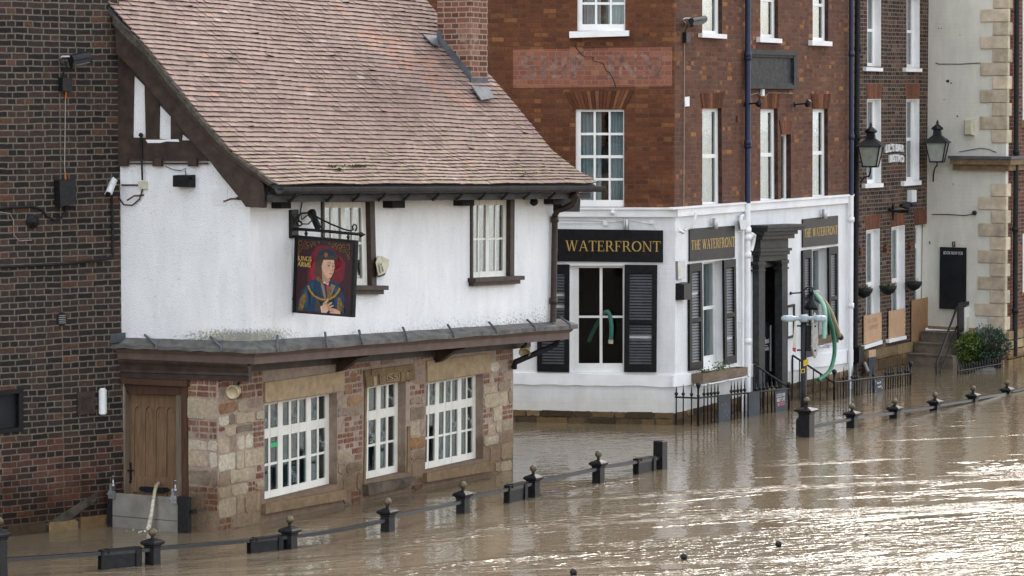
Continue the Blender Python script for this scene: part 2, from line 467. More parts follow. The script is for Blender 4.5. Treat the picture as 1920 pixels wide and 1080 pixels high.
M = {}
M['brick_dark'] = brick('dark_brick', [(0, (.026, .021, .020)), (.3, (.038, .030, .028)), (.55, (.054, .039, .035)), (.8, (.075, .047, .039)), (.95, (.105, .057, .043)), (1, (.18, .08, .045))], (.16, .14, .112), ms=.014, mottle=.65, zdirt=(1.0, (.55, .45, .36), 1.2, .85), patch=(.55, .80, (.2, .07, .045), .5), smooth=.7, distort=.02, mortarvar=.6)
M['brick_red'] = brick('lower_red_brick', [(0, (.028, .021, .020)), (.35, (.05, .031, .027)), (.6, (.09, .044, .034)), (.85, (.145, .061, .043)), (1, (.20, .088, .056))], (.165, .14, .11), ms=.013, mottle=.65, zdirt=(.9, (.42, .34, .27), 1.1, .9), smooth=.7, distort=.02, mortarvar=.6)
M['brick_brown'] = brick('brown_brick', [(0, (.125, .048, .024)), (.35, (.155, .058, .027)), (.7, (.185, .069, .031)), (.9, (.215, .082, .035)), (.975, (.28, .115, .043)), (1, (.34, .155, .058))], (.14, .078, .054), bw=.23, ms=.0085, mottle=.6, mortarvar=.9, mfade=(.10, .044, .027), distort=.016)
M['brick_purple'] = brick('purple_brown_brick', [(0, (.130, .064, .044)), (.35, (.16, .078, .052)), (.72, (.185, .088, .056)), (.90, (.22, .098, .055)), (.965, (.34, .145, .057)), (1, (.42, .19, .072))], (.19, .135, .105), bw=.21, ms=.0085, mottle=.55, mortarvar=.9, mfade=(.12, .065, .048), distort=.016)
M['brick_far'] = brick('dark_brown_brick', [(0, (.035, .026, .024)), (.3, (.06, .040, .034)), (.65, (.095, .058, .046)), (.9, (.15, .08, .057)), (1, (.24, .16, .13))], (.19, .155, .12), bw=.215, ms=.012, mottle=.65, smooth=.5, distort=.014)
M['brick_chimney'] = brick('chimney_brick', [(0, (.13, .055, .035)), (.5, (.23, .095, .06)), (.85, (.30, .13, .085)), (1, (.36, .19, .13))], (.33, .26, .21), ms=.011, mottle=.5, patch=(2.4, .62, (.45, .36, .30), .45))
M['brick_end'] = brick('red_end_brick', [(0, (.07, .03, .022)), (.5, (.17, .06, .035)), (1, (.25, .09, .045))], (.2, .15, .12), mottle=.5)
M['ghost'] = brick('painted_brick', [(0, (.23, .088, .06)), (.4, (.28, .108, .068)), (.75, (.31, .125, .075)), (1, (.36, .16, .095))], (.26, .15, .12), bw=.23, ms=.007, mottle=.4)
M['ghost_letter'] = plain('faded_letter_paint', (.215, .125, .098), .9, .35, 9)
M['roughcast'] = roughcast()
M['white_brick'] = white_brickwork('white_painted_brick')
M['white_brick_lit'] = M['white_brick']
M['cream_wall'] = white_brickwork('cream_painted_brick', (.76, .735, .64))
M['white'] = plain('white_gloss_paint', (.80, .80, .78), .45, .05, 3)
M['white_rough'] = plain('white_masonry_paint', (.80, .805, .81), .65, .06, 3, .25, 25)
M['cream'] = plain('cream_paint', (.76, .74, .67), .45, .06, 4)
M['black'] = plain('black_gloss_paint', (.009, .009, .010), .45, .3, 12, spec=.2)
M['black_rail'] = plain('black_iron_paint', (.012, .012, .014), .42, .4, 20, .2, 80, spec=.28)
M['black_matt'] = plain('black_matt_paint', (.014, .014, .015), .7, .3, 12)
M['grey_black'] = plain('weathered_black_paint', (.036, .036, .036), .55, .3, 8, .2, 40, spec=.25)
M['brown'] = plain('dark_brown_paint', (.048, .031, .024), .5, .3, 7, .25, 30)
M['brown_fascia'] = plain('brown_fascia_paint', (.125, .083, .07), .55, .15, 5, .15, 25)  # lighter brown, used on the pentice fascia
M['blue'] = plain('navy_pipe_paint', (.016, .026, .062), .42, .15, 5, spec=.35)
M['lead'] = plain('grey_lead', (.118, .115, .108), .6, .35, 6, .3, 14)
M['lead_dark'] = plain('dark_lead', (.095, .105, .118), .65, .25, 5, .25, 12)
M['stone'] = plain('sandstone', (.37, .275, .165), .9, .16, 9, .5, 30)
M['sill_stone'] = plain('muddy_sandstone', (.20, .135, .075), .85, .2, 9, .5, 25)
M['dark_sill'] = plain('dark_sandstone', (.10, .075, .055), .85, .4, 6, .5, 25)
M['quoin'] = plain('quoin_stone', (.57, .48, .355), .85, .22, 5, .4, 22, tint=.25)
M['rubble'] = tinted('rubble_stone', [(0, (.15, .125, .10)), (.15, (.30, .225, .155)), (.3, (.36, .262, .20)), (.42, (.40, .30, .235)), (.55, (.45, .365, .27)), (.7, (.50, .42, .29)), (.82, (.66, .60, .48)), (.86, (.34, .19, .085)), (.90, (.19, .078, .055)), (1, (.27, .115, .08))], mott=.75, sc=20, dampc=((.50, .42, .32), .75, .8, .8), bump=.9, bsc=30, wash=(4.5, .30, (.43, .345, .275)))
M['pink_mortar'] = tinted('pink_lime_render', [(0, (.36, .275, .215)), (1, (.41, .32, .255))], mott=.55, sc=10, dampc=((.45, .38, .30), .7, .8, .8), bump=.6, bsc=30)
M['base_stone'] = tinted('wet_base_stone', [(0, (.10, .075, .05)), (.4, (.20, .145, .085)), (.75, (.31, .22, .115)), (1, (.42, .33, .20))], mott=.6, dampc=((.45, .38, .28), .35, .4, .8))
M['tile'] = tinted('clay_roof_tile', [(0, (.065, .048, .042)), (.04, (.065, .048, .042)), (.06, (.17, .117, .10)), (.25, (.235, .160, .138)), (.5, (.28, .190, .160)), (.8, (.315, .222, .19)), (.93, (.36, .205, .155)), (1, (.40, .35, .32))], rough=.85, mott=.42, sc=26, bump=.2, lichen=(.20, .21, .09))
M['oak'] = wood('oak_door', (.125, .072, .037), (.235, .145, .082))
M['dark_oak'] = wood('stained_oak_frame', (.042, .02, .012), (.10, .05, .028))
M['pale_oak'] = wood('weathered_oak', (.13, .10, .07), (.21, .165, .12))
M['ply'] = wood('plywood', (.46, .28, .16), (.60, .40, .25), 2.0, .8)
M['ply_dark'] = wood('aged_plywood', (.30, .165, .08), (.42, .25, .13), 2.0, .8)
M['timber_box'] = wood('weathered_box_timber', (.12, .085, .055), (.24, .18, .13), 3.0, .8, (2, 2, 16))
M['glass'] = glass('window_glass', .10)
M['glass_pub'] = glass('pub_window_glass', .015, (.8, .85, .85), .17)
M['glass_dark'] = glass('dark_window_glass', .012, fk=.2)
M['glass_bull'] = glass('bullseye_glass', .12, (.8, .85, .85))
M['frosted'] = plain('frosted_lantern_glass', (.32, .35, .31), .35, .15, 6)
M['room'] = plain('dark_room', (.006, .006, .007), .95, .2, 2)
M['room_grey'] = plain('dim_room', (.035, .038, .042), .95, .3, 1)
M['curtain'] = wood('grey_blue_reflection_cloth', (.19, .22, .23), (.36, .40, .41), 2.0, .9, (16, 16, .3))  # grey-blue cloth puts the reflection in the river side panes into colour
M['curtain_reflection_pale'] = wood('pale_curtain_and_reflection', (.42, .47, .49), (.62, .67, .69), 1.6, .9, (10, 10, .3))  # pale cloth: side curtains plus the panes' pale reflections put into colour
M['rail'] = plain('black_rail_gloss', (.02, .021, .024), .28, .3, 20, .1, 60, spec=.6)
M['jamb_shade'] = plain('shaded_brick_reveal', (.060, .030, .022), .95, .4, 9, .4, 20)
M['jamb_shade'] = plain('shaded_brick_reveal', (.060, .030, .022), .95, .4, 9, .4, 20)  # dark brick tone that carries the shade of the window reveal
M['curtain_pub'] = wood('lace_curtain', (.24, .22, .23), (.46, .44, .45), 2.5, .9, (18, 18, .3))
M['curtain_plum'] = wood('plum_curtain', (.04, .028, .032), (.085, .06, .065), 2.5, .9, (18, 18, .3))
M['curtain_teal'] = wood('teal_cafe_curtain', (.022, .05, .054), (.045, .085, .09), 2.5, .9, (18, 18, .3))
M['gold'] = plain('gold_letter_paint', (.46, .30, .08), .4, .1, 8, spec=.5)
M['gold_dim'] = plain('ochre_paint', (.19, .115, .032), .5, .4, 30)
M['brass'] = plain('weathered_brass', (.13, .105, .062), .5, .25, 14, metal=.35)
M['steel'] = plain('brushed_steel', (.42, .43, .44), .35, .12, 12, metal=.8)
M['barrier'] = plain('aluminium_flood_panel', (.25, .235, .205), .55, .18, 4, metal=.2)
M['lamp_grey'] = plain('pale_blue_grey_paint', (.29, .345, .375), .45, .08, 6)
M['sign_back'] = plain('grey_sign_back', (.30, .30, .29), .5, .3, 12)
M['yellow'] = plain('yellow_sticker', (.62, .42, .03), .5, .1, 9)
M['red'] = plain('red_print', (.45, .03, .05), .6, .1, 9)
M['pink_chalk'] = plain('pink_chalk', (.66, .22, .26), .9, .2, 40)
M['chalk'] = plain('white_chalk', (.62, .60, .62), .9, .25, 40)
M['chalk_faint'] = plain('smudged_chalk', (.14, .15, .17), .9, .3, 30)
M['board'] = plain('grey_chalkboard', (.055, .062, .072), .6, .2, 4)
M['board_black'] = plain('black_chalkboard', (.012, .013, .017), .6, .4, 3)
M['ivory'] = plain('ivory_plastic', (.55, .51, .38), .5, .1, 8)
M['lampcream'] = plain('yellowed_plastic', (.50, .42, .26), .5, .2, 10)
M['white_plastic'] = plain('white_plastic', (.72, .74, .74), .35, .06, 6, spec=.5)
M['hose_green'] = plain('green_hose', (.02, .14, .07), .45, .2, 7, spec=.4)
M['hose_mint'] = plain('mint_hose', (.36, .60, .50), .4, .12, 7, spec=.4)
M['hose_teal'] = plain('teal_hose', (.03, .13, .095), .5, .25, 7, spec=.3)
M['hose_olive'] = plain('olive_hose', (.36, .33, .19), .5, .15, 7)
M['hose_buff'] = plain('buff_hose', (.42, .36, .25), .5, .2, 9)
M['splash'] = plain('pumped_water', (.62, .57, .48), .3, .3, 40, .5, 60)
M['rust'] = plain('rusty_iron', (.16, .07, .035), .8, .35, 16)
M['orange'] = plain('orange_flex', (.5, .14, .03), .6, .1, 8)
M['wire'] = plain('pale_cable', (.34, .30, .27), .6, .2, 8)
M['led'] = plain('green_led', (.05, .7, .15), .4, .05, 8)
M['tag_green'] = plain('green_label', (.04, .45, .18), .5, .08, 9)
M['navy_plastic'] = plain('navy_plastic', (.03, .035, .12), .4, .1, 9)
M['step'] = plain('worn_step_stone', (.16, .13, .10), .85, .3, 4, .4, 20)
M['arch_brick'] = tinted('gauged_arch_brick', [(0, (.075, .028, .016)), (.5, (.14, .05, .024)), (1, (.24, .10, .05))], mott=.5)
M['arch_orange'] = tinted('orange_arch_brick', [(0, (.12, .055, .035)), (.5, (.17, .072, .043)), (1, (.22, .095, .055))], mott=.5)
M['slate'] = plain('black_plaque_slate', (.03, .031, .032), .6, .4, 9, .5, 18)
M['added_slate_chip'] = plain('added_grey_chip', (.12, .12, .12), .8, .3, 9)
M['concrete'] = plain('river_bed_silt', (.10, .08, .055), .9, .2, 1)
M['roof_dark'] = plain('flat_roof_felt', (.05, .05, .05), .9, .2, 1)
def leafmat(name, a, b, c):
    m = NT(name, .5, .4)
    m.col(m.mix(.35, m.ramp(m.tint(), [(0, a), (.55, b), (1, c)]), m.ramp(m.noise(m.obj(), 20, 3), [(.3, .5), (.7, 1.2)]), 'MULTIPLY'))
    m.b.inputs['Subsurface Weight'].default_value = 0
    return m.m
M['leaf'] = leafmat('yellow_green_leaf', (.025, .05, .012), (.075, .125, .02), (.19, .24, .04))
M['leaf_dark'] = leafmat('blue_green_leaf', (.018, .03, .018), (.045, .07, .045), (.11, .15, .11))
M['moss'] = leafmat('moss', (.03, .045, .008), (.06, .085, .012), (.12, .14, .03))
M['dry'] = leafmat('dry_plant', (.06, .07, .02), (.14, .13, .05), (.25, .2, .09))
# portrait sign colours
for k, c in dict(p_red=(0.13, 0.004, 0.012), p_redhi=(0.27, 0.007, 0.02), p_dark=(0.03, 0.003, 0.008), p_blue=(0.005, 0.028, 0.068), p_bluehi=(0.01, 0.06, 0.12), p_bluelo=(0.003, 0.01, 0.026), p_skin=(.55, .34, .22), p_skinlo=(.40, .22, .14), p_hair=(.06, .03, .018), p_cuff=(.05, .038, .025), p_white=(.6, .56, .5), p_vest=(.22, .16, .12), p_lip=(.32, .10, .08), p_eye=(.03, .02, .018)).items():
    M[k] = plain('sign_' + {'p_red': 'crimson', 'p_redhi': 'scarlet', 'p_dark': 'maroon', 'p_blue': 'robe_blue', 'p_bluehi': 'robe_highlight', 'p_bluelo': 'robe_shadow', 'p_skin': 'skin', 'p_skinlo': 'skin_line', 'p_hair': 'hair', 'p_cuff': 'fur', 'p_white': 'linen', 'p_vest': 'lapel', 'p_lip': 'lip', 'p_eye': 'eye'}[k], c, .4, .12, 9, spec=.4)

def water_mat():
    m = NT('flood_water', .025, .5)
    p = m.n('NewGeometry').outputs['Position']
    # current direction along the quay
    rot = m.n('Mapping', {'Vector': p, 'Rotation': (0, 0, math.radians(-20))}).outputs[0]
    st = m.scale(rot, 1.0, 3.2, 1.0)
    silt = m.noise(p, .12, 4, .6)
    c = m.ramp(silt, [(.3, (.135, .103, .066)), (.7, (.180, .140, .092))])
    m.col(c)
    m.b.inputs['IOR'].default_value = 1.33
    iso = m.scale(rot, .85, 1.15, 1.0)
    rip = m.n('TexNoise', {'Vector': iso, 'Scale': 2.1, 'Detail': 2, 'Roughness': .5, 'Distortion': .3}).outputs['Fac']
    rip2 = m.n('TexNoise', {'Vector': iso, 'Scale': 5.2, 'Detail': 3, 'Roughness': .6, 'Distortion': .4}).outputs['Fac']
    big = m.noise(st, .5, 2)
    # lanes of turbulent water in the open river, calm beside the walls
    sep = m.n('SeparateXYZ', {0: p})
    lane = m.noise(m.scale(rot, .16, .80, 1), 1.0, 6, .68, .5)
    lx = m.math('ADD', m.math('MULTIPLY', sep.outputs['X'], .085), m.math('MULTIPLY', m.math('SUBTRACT', 40.5, sep.outputs['Y']), .095))
    tur = m.ramp(m.math('ADD', lane, m.math('MULTIPLY', lx, .21)), [(.565, 0.0), (.66, 1.0)])
    amp = m.math('ADD', .08, m.math('MULTIPLY', tur, .36))
    h = m.math('ADD', m.math('MULTIPLY', rip, .5), m.math('MULTIPLY', rip2, .5))
    h = m.math('ADD', m.math('MULTIPLY', h, amp), m.math('MULTIPLY', big, .05))
    m.bump(h, 1.0, .19)
    return m.m
M['water'] = water_mat()
M['fillet'] = plain('cement_fillet', (.060, .050, .038), .95, .4, 9, .5, 30)
M['backing'] = plain('dark_base_mortar', (.075, .06, .042), .95, .3, 9, .4, 30)
M['verge'] = plain('mossy_verge_mortar', (.085, .075, .06), .9, .45, 9, .5, 30)
# ------------------------------------------------------------------ shared builders
def hole(q): return [q.bl, q.br, q.tr, q.tl]
def gaps(iv):
    out = []; x = 0.0
    for a, b in iv: out.append((x, a)); x = b
    out.append((x, 1.0)); return out
def grid_window(parent, q, o, AI, BI, mat, gmat, name='window', t=.016, big=.035, label=None, gl=True):
    mb = MB(q.w)
    for a0, a1 in gaps(AI):
        if a1 - a0 < 1e-4: continue
        mb.bar(q, a0, a1, 0, 1, o - .012, o + (t if (a1 - a0) * q.W > big else t * .5))
    for i, (a0, a1) in enumerate(AI):
        for b0, b1 in gaps(BI):
            if b1 - b0 < 1e-4: continue
            mb.bar(q, a0, a1, b0, b1, o - .011, o + (t - .003 if (b1 - b0) * q.H > big else t * .5 - .003))
    w = mb.build(name, mat, parent, label=label)
    if gl:
        g = MB(q.w); g.bar(q, AI[0][0] - .01, AI[-1][1] + .01, BI[0][0] - .005, BI[-1][1] + .005, o - .006, o - .002)
        g.build('pane', gmat, w)
    return w
def curtain(parent, q, a0, a1, b0, b1, o, mat, folds=7, name='curtain', amp=.03):
    """a hanging cloth with real folds"""
    mb = MB(q.w); n = folds * 6; vs = []; fs = []
    for i in range(n + 1):
        a = a0 + (a1 - a0) * i / n
        d = amp * math.sin(i / 6 * 2 * math.pi) + amp * .4 * math.sin(i * 1.7)
        for b in (b0, b1):
            s, z = q.at(a, b); vs.append(q.w.pt(s, z, o + d))
    for i in range(n): fs.append([2 * i, 2 * i + 2, 2 * i + 3, 2 * i + 1])
    mb.sm = True; mb._add(vs, fs)
    return mb.build(name, mat, parent, recalc=False)
def stone_poly(s0, s1, z0, z1, j=.012, c=.03):
    r = random.uniform; c = min(c, (s1 - s0) * .3, (z1 - z0) * .3)
    p = [(s0 + c, z0), ((s0 + s1) / 2, z0 + r(-j, j) * .6), (s1 - c, z0), (s1, z0 + c), (s1 + r(-j, j) * .6, (z0 + z1) / 2), (s1, z1 - c), (s1 - c, z1), ((s0 + s1) / 2, z1 + r(-j, j) * .6), (s0 + c, z1), (s0, z1 - c), (s0 + r(-j, j) * .6, (z0 + z1) / 2), (s0, z0 + c)]
    return [(a + r(-j, j) * .5, b + r(-j, j) * .5) for a, b in p]
def srange(q, z0, z1):
    """s interval a quad occupies between two heights"""
    zs = [q.tl[1], q.tr[1], q.br[1], q.bl[1]]
    if max(zs) < z0 or min(zs) > z1: return None
    return min(q.tl[0], q.bl[0]), max(q.tr[0], q.br[0])
def rubble(mb, w, s0, s1, z0, z1, excl, o, hs=(.12, .28), ws=(.14, .46), brickf=lambda s, z: .25, tintf=None, gap=.010):
    z = z0
    while z < z1 - .05:
        h = random.uniform(*hs); h = min(h, z1 - z)
        if z1 - z - h < .08: h = z1 - z
        iv = [(s0, s1)]
        for q in excl:
            r = srange(q, z + .01, z + h - .01)
            if not r: continue
            nv = []
            for a, b in iv:
                if r[1] <= a or r[0] >= b: nv.append((a, b)); continue
                if r[0] > a: nv.append((a, r[0]))
                if r[1] < b: nv.append((r[1], b))
            iv = nv
        for a, b in iv:
            s = a
            while s < b - .03:
                wd = random.uniform(*ws); wd = min(wd, b - s)
                if b - s - wd < .09: wd = b - s
                if random.random() < brickf(s + wd / 2, z + h / 2):
                    n = max(1, round(h / .078)); bh = h / n
                    for k in range(n):
                        x = s - random.uniform(0, .1)
                        while x < s + wd - .02:
                            bl = random.choice((.2, .2, .11)); e0 = max(x, s); e1 = min(x + bl, s + wd)
                            if e1 - e0 > .035 and random.random() < .93:
                                mb.tint = random.uniform(.87, 1.0)
                                mb.prism(stone_poly(e0 + .007, e1 - .007, z + k * bh + .008, z + (k + 1) * bh - .008, .005, .012), o - .02, o + random.uniform(.002, .012), w, .006)
                            x += bl
                else:
                    mb.tint = tintf(s, z) if tintf else random.uniform(.15, .84)
                    g = gap * random.uniform(.5, 1.8)
                    dz = random.uniform(-.02, .02)
                    mb.prism(stone_poly(s + g / 2, s + wd - g / 2, z + g / 2 + random.uniform(-.015, .01), z + h - g / 2 + random.uniform(-.02, .012), .02, random.choice((.015, .03, .045))), o - .02, o + random.uniform(.001, .018), w, .010)
                s += wd
        z += h
def plane_px(u, v, P, n, off=0.0):
    r = ray(u, v); t = ((P + n * off) - CAM).dot(n) / r.dot(n); return CAM + r * t
def core(parent, pts, z0, z1, mat, name='dark_core'):  # solid dark block added inside: stops stray light, keeps the windows dark
    mb = MB(); mb.plan(pts, z0, z1); return mb.build(name, mat, parent)
def box_thing(name, label, cat, w, px4, o0, o1, mat, group=None, taper=0.0):
    mb = MB(w); q = Q(w, px4, o1); mb.prism(hole(q), o0, o1, w, taper)
    return mb, q
def pipe_on(mb, w, pts, o, r, seg=10):
    mb.tube([w.P(u, v, o) for u, v in pts], r, seg)

# ------------------------------------------------------------------ brick building on the left
B1 = thing('brick_building', 'dark brick building wall at the left with a pale stone footing in the water', 'building', A.pt(-1.5, 0))
AE = A.px(226, 300)[0]
qwin = Q(A, [(-30, 736), (42, 728), (42, 808), (-30, 816)])
zj = [A.px(-60, 838), A.px(240, 806)]
mb = MB(A); mb.holed([(-7.0, zj[0][1]), (AE, zj[1][1]), (AE, 9.6), (-7.0, 9.6)], [hole(qwin)], -.35, 0)
mb.build('brick_wall', M['brick_dark'], B1)
mb = MB(A); qf = [A.px(-60, 1003), A.px(240, 966)]
mb.prism([(-7, -1), (AE, -1), (AE, zj[1][1] - .001), (-7, zj[0][1] - .001)], -.35, .012)
mb.build('lower_brickwork', M['brick_red'], B1)
mb = MB(A); mb.box(-7, .35, -1, .10, 0, .03); mb.build('footing_mortar', M['backing'], B1)
mb = MB(A); s = -6.9
while s < .35:
    wd = random.uniform(.35, .62)
    mb.tint = random.choice((.05, .5, .7, .95, .85)); top = random.uniform(.10, .17) + (.03 if s > -1.2 else 0)
    mb.prism(stone_poly(s + .008, s + wd - .008, -.6, top, .012, .03), -.05, random.uniform(.03, .05), A, .012); s += wd
mb.build('stone_footing', M['base_stone'], B1)
mb = MB(A); mb.prism([A.px(86, 1000), A.px(95, 1000), A.px(178, 938), A.px(182, 920), A.px(168, 930), A.px(80, 985)], .0, .03)
mb.build('mortar_fillet', M['fillet'], B1)
core(B1, [A.pt(-7, 0, -.36), A.pt(AE - .1, 0, -.36), A.pt(AE - .1, 0, -.6), A.pt(-7, 0, -2)], -1, 9.5, M['roof_dark'])
mb = MB(A)
for a0, a1, b0, b1 in ((0, 1, .0, .10), (0, 1, .90, 1), (0, .12, .10, .90), (.88, 1, .10, .90)): mb.bar(qwin, a0, a1, b0, b1, -.1, .03)
wn = mb.build('window', M['black'], B1)
mb = MB(A); mb.bar(qwin, .12, .88, .10, .90, -.08, -.05); mb.build('pane', M['board_black'], wn)

# ------------------------------------------------------------------ the half timbered pub
PUB = thing('half_timbered_pub', 'old pub with white roughcast upper floor, tiled roof and pink stone base in the flood', 'building', FL.pt(3.6, 0, -1))
OF = .53
C0 = FL.pt(0, 0, OF)
OG = (C0 - G.O).dot(G.n); SGC = (C0 - G.O).dot(G.d)
R_ = 8
# lower openings
w1 = Q(FL, [(496, 757), (632, 736), (632, 908), (496, 941)])
w2 = Q(FL, [(686, 727), (761, 714), (760, 886), (684, 903)])
w3 = Q(FL, [(800, 719), (906, 701), (906, 860), (797, 884)])
l1 = Q(FL, [(493, 717.5), (643, 695), (643, 732), (493, 755)])
l2 = Q(FL, [(680, 694), (773, 682), (773, 712), (682, 726)])
l3 = Q(FL, [(797, 677), (917, 662), (917, 697), (798, 716)])
s1 = Q(FL, [(490, 945), (641, 917), (641, 936), (490, 963)])
s2 = Q(FL, [(679, 908), (769, 893), (768, 908), (680, 928)])
s3 = Q(FL, [(793, 887), (917, 864), (917, 882), (793, 904)])
dq = Q(G, [(233, 712), (350, 716), (352, 1000), (231, 990)])
zt = 2.42
mb = MB(FL); mb.holed([(-.0, -1), (7.55, -1), (7.55, 2.12), (0, zt)], [hole(w1), hole(w2), hole(w3)], -.4, 0)
mb.wall = G; mb.holed([(-1.75, -1), (-.001, -1), (-.001, zt), (-1.75, zt)], [[(dq.bl[0], -.9), (dq.br[0], -.9), dq.tr, dq.tl]], -.4, 0)
mb.build('ground_floor_wall', M['pink_mortar'], PUB)
core(PUB, [FL.pt(.5, 0, -.9), FL.pt(7.3, 0, -.9), FL.pt(7.3, 0, -5), FL.pt(.5, 0, -5)], -1, 4.3, M['room_grey'])
mb = MB(FL); mb.box(7.4, 7.54, -1, 4.2, -5, -.41); mb.build('end_wall', M['pink_mortar'], PUB)
ex = [w1.grow(.01, .0, 0, 0), w2.grow(.06, .10, 0, 0), w3.grow(.01, .0, 0, 0), l1.grow(.01), l2.grow(.02), l3.grow(.01), s1.grow(.01), s2.grow(.03), s3.grow(.01)]
mb = MB(FL)
def bf(s, z):
    if z < .32: return .55 if 1.0 < s < 6.9 else .05
    if z > 1.75: return .75
    for c in (1.78, 4.15, 6.6):
        if abs(s - c) < .22: return .55
    if s > 6.7: return .35
    return .22 if s > 1.0 else .12
def tf(s, z):
    if s < 1.0 and z < 1.4: return random.choice((.05, .5, .66, .72, .78, .84, .84, .2))
    if s > 6.6: return random.choice((.15, .4, .55, .7, .82, .84))
    if z < .5: return random.uniform(.1, .5)
    return random.choice((.1, .2, .28, .32, .36, .42, .46, .5, .6, .7, .86, .88))
rubble(mb, FL, .004, 7.53, -.25, 2.12, ex, 0.0, brickf=bf, tintf=tf)
# the gable strip between door and corner
for z0, z1, t, b in ((-.25, .26, .55, 0), (.26, .50, .2, 0), (.50, .58, 0, 1), (.58, .82, .12, 0), (.82, 1.05, .84, 0), (1.05, 1.20, .84, 0), (1.20, 1.45, 0, 1), (1.45, 1.75, .6, 0), (1.75, 2.3, 0, 1)):
    if b: rubble(mb, G, -.50, -.01, z0, z1, [], 0.0, hs=(z1 - z0, z1 - z0 + .01), brickf=lambda s, z: 1)
    else: rubble(mb, G, -.50, -.005, z0, z1, [], 0.0, hs=(z1 - z0, z1 - z0 + .01), ws=(.22, .4), brickf=lambda s, z: .06, tintf=lambda s, z: min(.84, max(.02, t + random.uniform(-.08, .08))))
mb.build('stonework', M['rubble'], PUB)
for q in (l1, l3):
    mb = MB(FL); mb.prism(hole(q), -.12, .035, FL, .008); mb.build('lintel', M['stone'], PUB)
# date stone: field with raised numerals
mb = MB(FL); mb.prism(hole(l2.grow(.0, .0, 0, .0)), -.17, .03, FL, .006)
for a0, a1, b0, b1 in ((.0, .12, -.02, .62), (.88, 1.0, -.02, .62), (0.12, .88, .66, 1.0), (.27, .40, .06, .66), (.70, .80, .06, .66)):
    mb.bar(l2, a0, a1, b0, b1, .029, .05)
ds = mb.build('date_stone', M['sill_stone'], PUB)
mb = MB(FL); sub = l2.sub(.42, .68, .12, .62)
for x0, x1, y0, y1 in ((0, 1, 0, .08), (0, 1, .92, 1), (0, .05, .08, .92), (.95, 1, .08, .92)): mb.bar(sub, x0, x1, y0, y1, .029, .046)
mb.build('label_frame', M['stone'], ds); mb = MB(FL)
for txt, a0, a1, b0, b1 in (('1', .15, .21, .02, .56), ('8', .33, .39, -.02, .50), ('SS', .45, .65, .2, .55), ('9', .71, .77, .0, .55), ('8', .82, .88, .06, .56)):
    sans(mb, l2.sub(a0, a1, b0, b1), txt, .03, .02); mb.cut()
mb.build_split('numeral', M['stone'], ds)
mb = MB(FL)
for a0, a1, b0, b1 in ((-.04, -.0, -.1, 1), (1.03, 1.10, -.0, .5)): mb.bar(w2, a0, a1, b0, b1, -.1, .02); mb.cut()
mb.build_split('window_surround', M['sill_stone'], PUB)
for q, m_, o in ((s1, 'sill_stone', .07), (s2, 'dark_sill', .10), (s3, 'sill_stone', .07)):
    mb = MB(FL); mb.prism(hole(q), -.3, o, FL, .006); mb.build('window_sill', M[m_], PUB)
RB = [(.045, .30), (.325, .585), (.675, .915)]
RB = [(.075, .336), (.36, .622), (.72, .965)]
def leaded(q, AI, bull, o=-.15):
    w = grid_window(PUB, q, o, AI, RB, M['cream'], M['glass_pub'], big=.05)
    mb = MB(FL)
    for a, b in bull:
        a0, a1 = AI[a]; b0, b1 = RB[b]; cx, cy = (a0 + a1) / 2, (b0 + b1) / 2 - .02
        r = min((a1 - a0) * q.W * .46, .085)
        c = q.at(cx, cy)
        for rr in (r, r * .68, r * .36):
            ring = [q.w.pt(c[0] + rr * math.cos(k * math.pi / 10), c[1] + rr * 1.45 * math.sin(k * math.pi / 10), o + .0) for k in range(21)]
            mb.tube(ring, .0055, 5, cap=False)
        mb.ball(q.w.pt(c[0], c[1], o - .004), .018, 8); mb.cut()
    mb.build_split('bullseye', M['glass_bull'], w)
    for k, (a0, a1) in enumerate(AI):
        curtain(w, q, a0 - .02, a1 + .02, .03, .40, o - .10, M['curtain_teal'], 2, amp=.012)
    curtain(w, q, .02, .30, .42, .97, o - .2, M['curtain_plum'], 4)
    curtain(w, q, .62, .98, .42, .97, o - .2, M['curtain_plum'], 5)
    return w
A7 = [(.03, .14), (.19, .30), (.375, .475), (.515, .62), (.66, .765), (.815, .89), (.915, .965)]
A7 = [(.075, .168), (.193, .29), (.355, .447), (.476, .565), (.587, .681), (.746, .838), (.862, .947)]
lw1 = leaded(w1, A7, [(1, 2), (3, 2), (5, 2), (6, 1), (3, 0), (0, 2)])
A5 = [(.08, .245), (.28, .46), (.565, .71), (.76, .92)]
leaded(w2, A5, [(3, 2), (2, 1), (1, 1)])
leaded(w3, A7, [(1, 2), (3, 2), (6, 2), (4, 1), (6, 1), (2, 0)])
# door in the gable wall
mb = MB(G)
def barpx(mb, pts, o0, o1, w=G): mb.prism(w.pxs(pts, o1), o0, o1, w)
mb.prism(G.pxs([(339, 718), (350, 717), (352, 1000), (341, 1000)][::-1], .03), -.2, .03)
mb.prism(G.pxs([(224, 709), (351, 714), (350, 725), (229, 720)][::-1], .07), -.1, .07)
mb.prism(G.pxs([(232, 721), (350, 725), (339, 741), (243, 738)][::-1], .0), -.12, .0)
dr = mb.build('door_frame', M['dark_oak'], PUB)
mb = MB(G)
mb.prism(G.pxs([(231, 722), (236, 728), (235, 990), (229, 990)][::-1], -.01), -.2, -.01)
mb.prism(G.pxs([(330, 735), (339, 726), (341, 995), (330, 995)][::-1], -.01), -.2, -.01)
mb.build('jamb', M['pale_oak'], dr)
dl = Q(G, [(243, 738), (334, 741), (334, 990), (241, 985)], -.13)
mb = MB(G); mb.bar(dl, 0, 1, 0, 1, -.2, -.13)
cols = [(.17, .33), (.375, .535), (.58, .74), (.785, .94)]
cols = [(.12, .30), (.34, .52), (.56, .74), (.78, .94)]
for a0, a1 in gaps(cols): mb.bar(dl, a0, a1, 0, 1, -.1301, -.112)
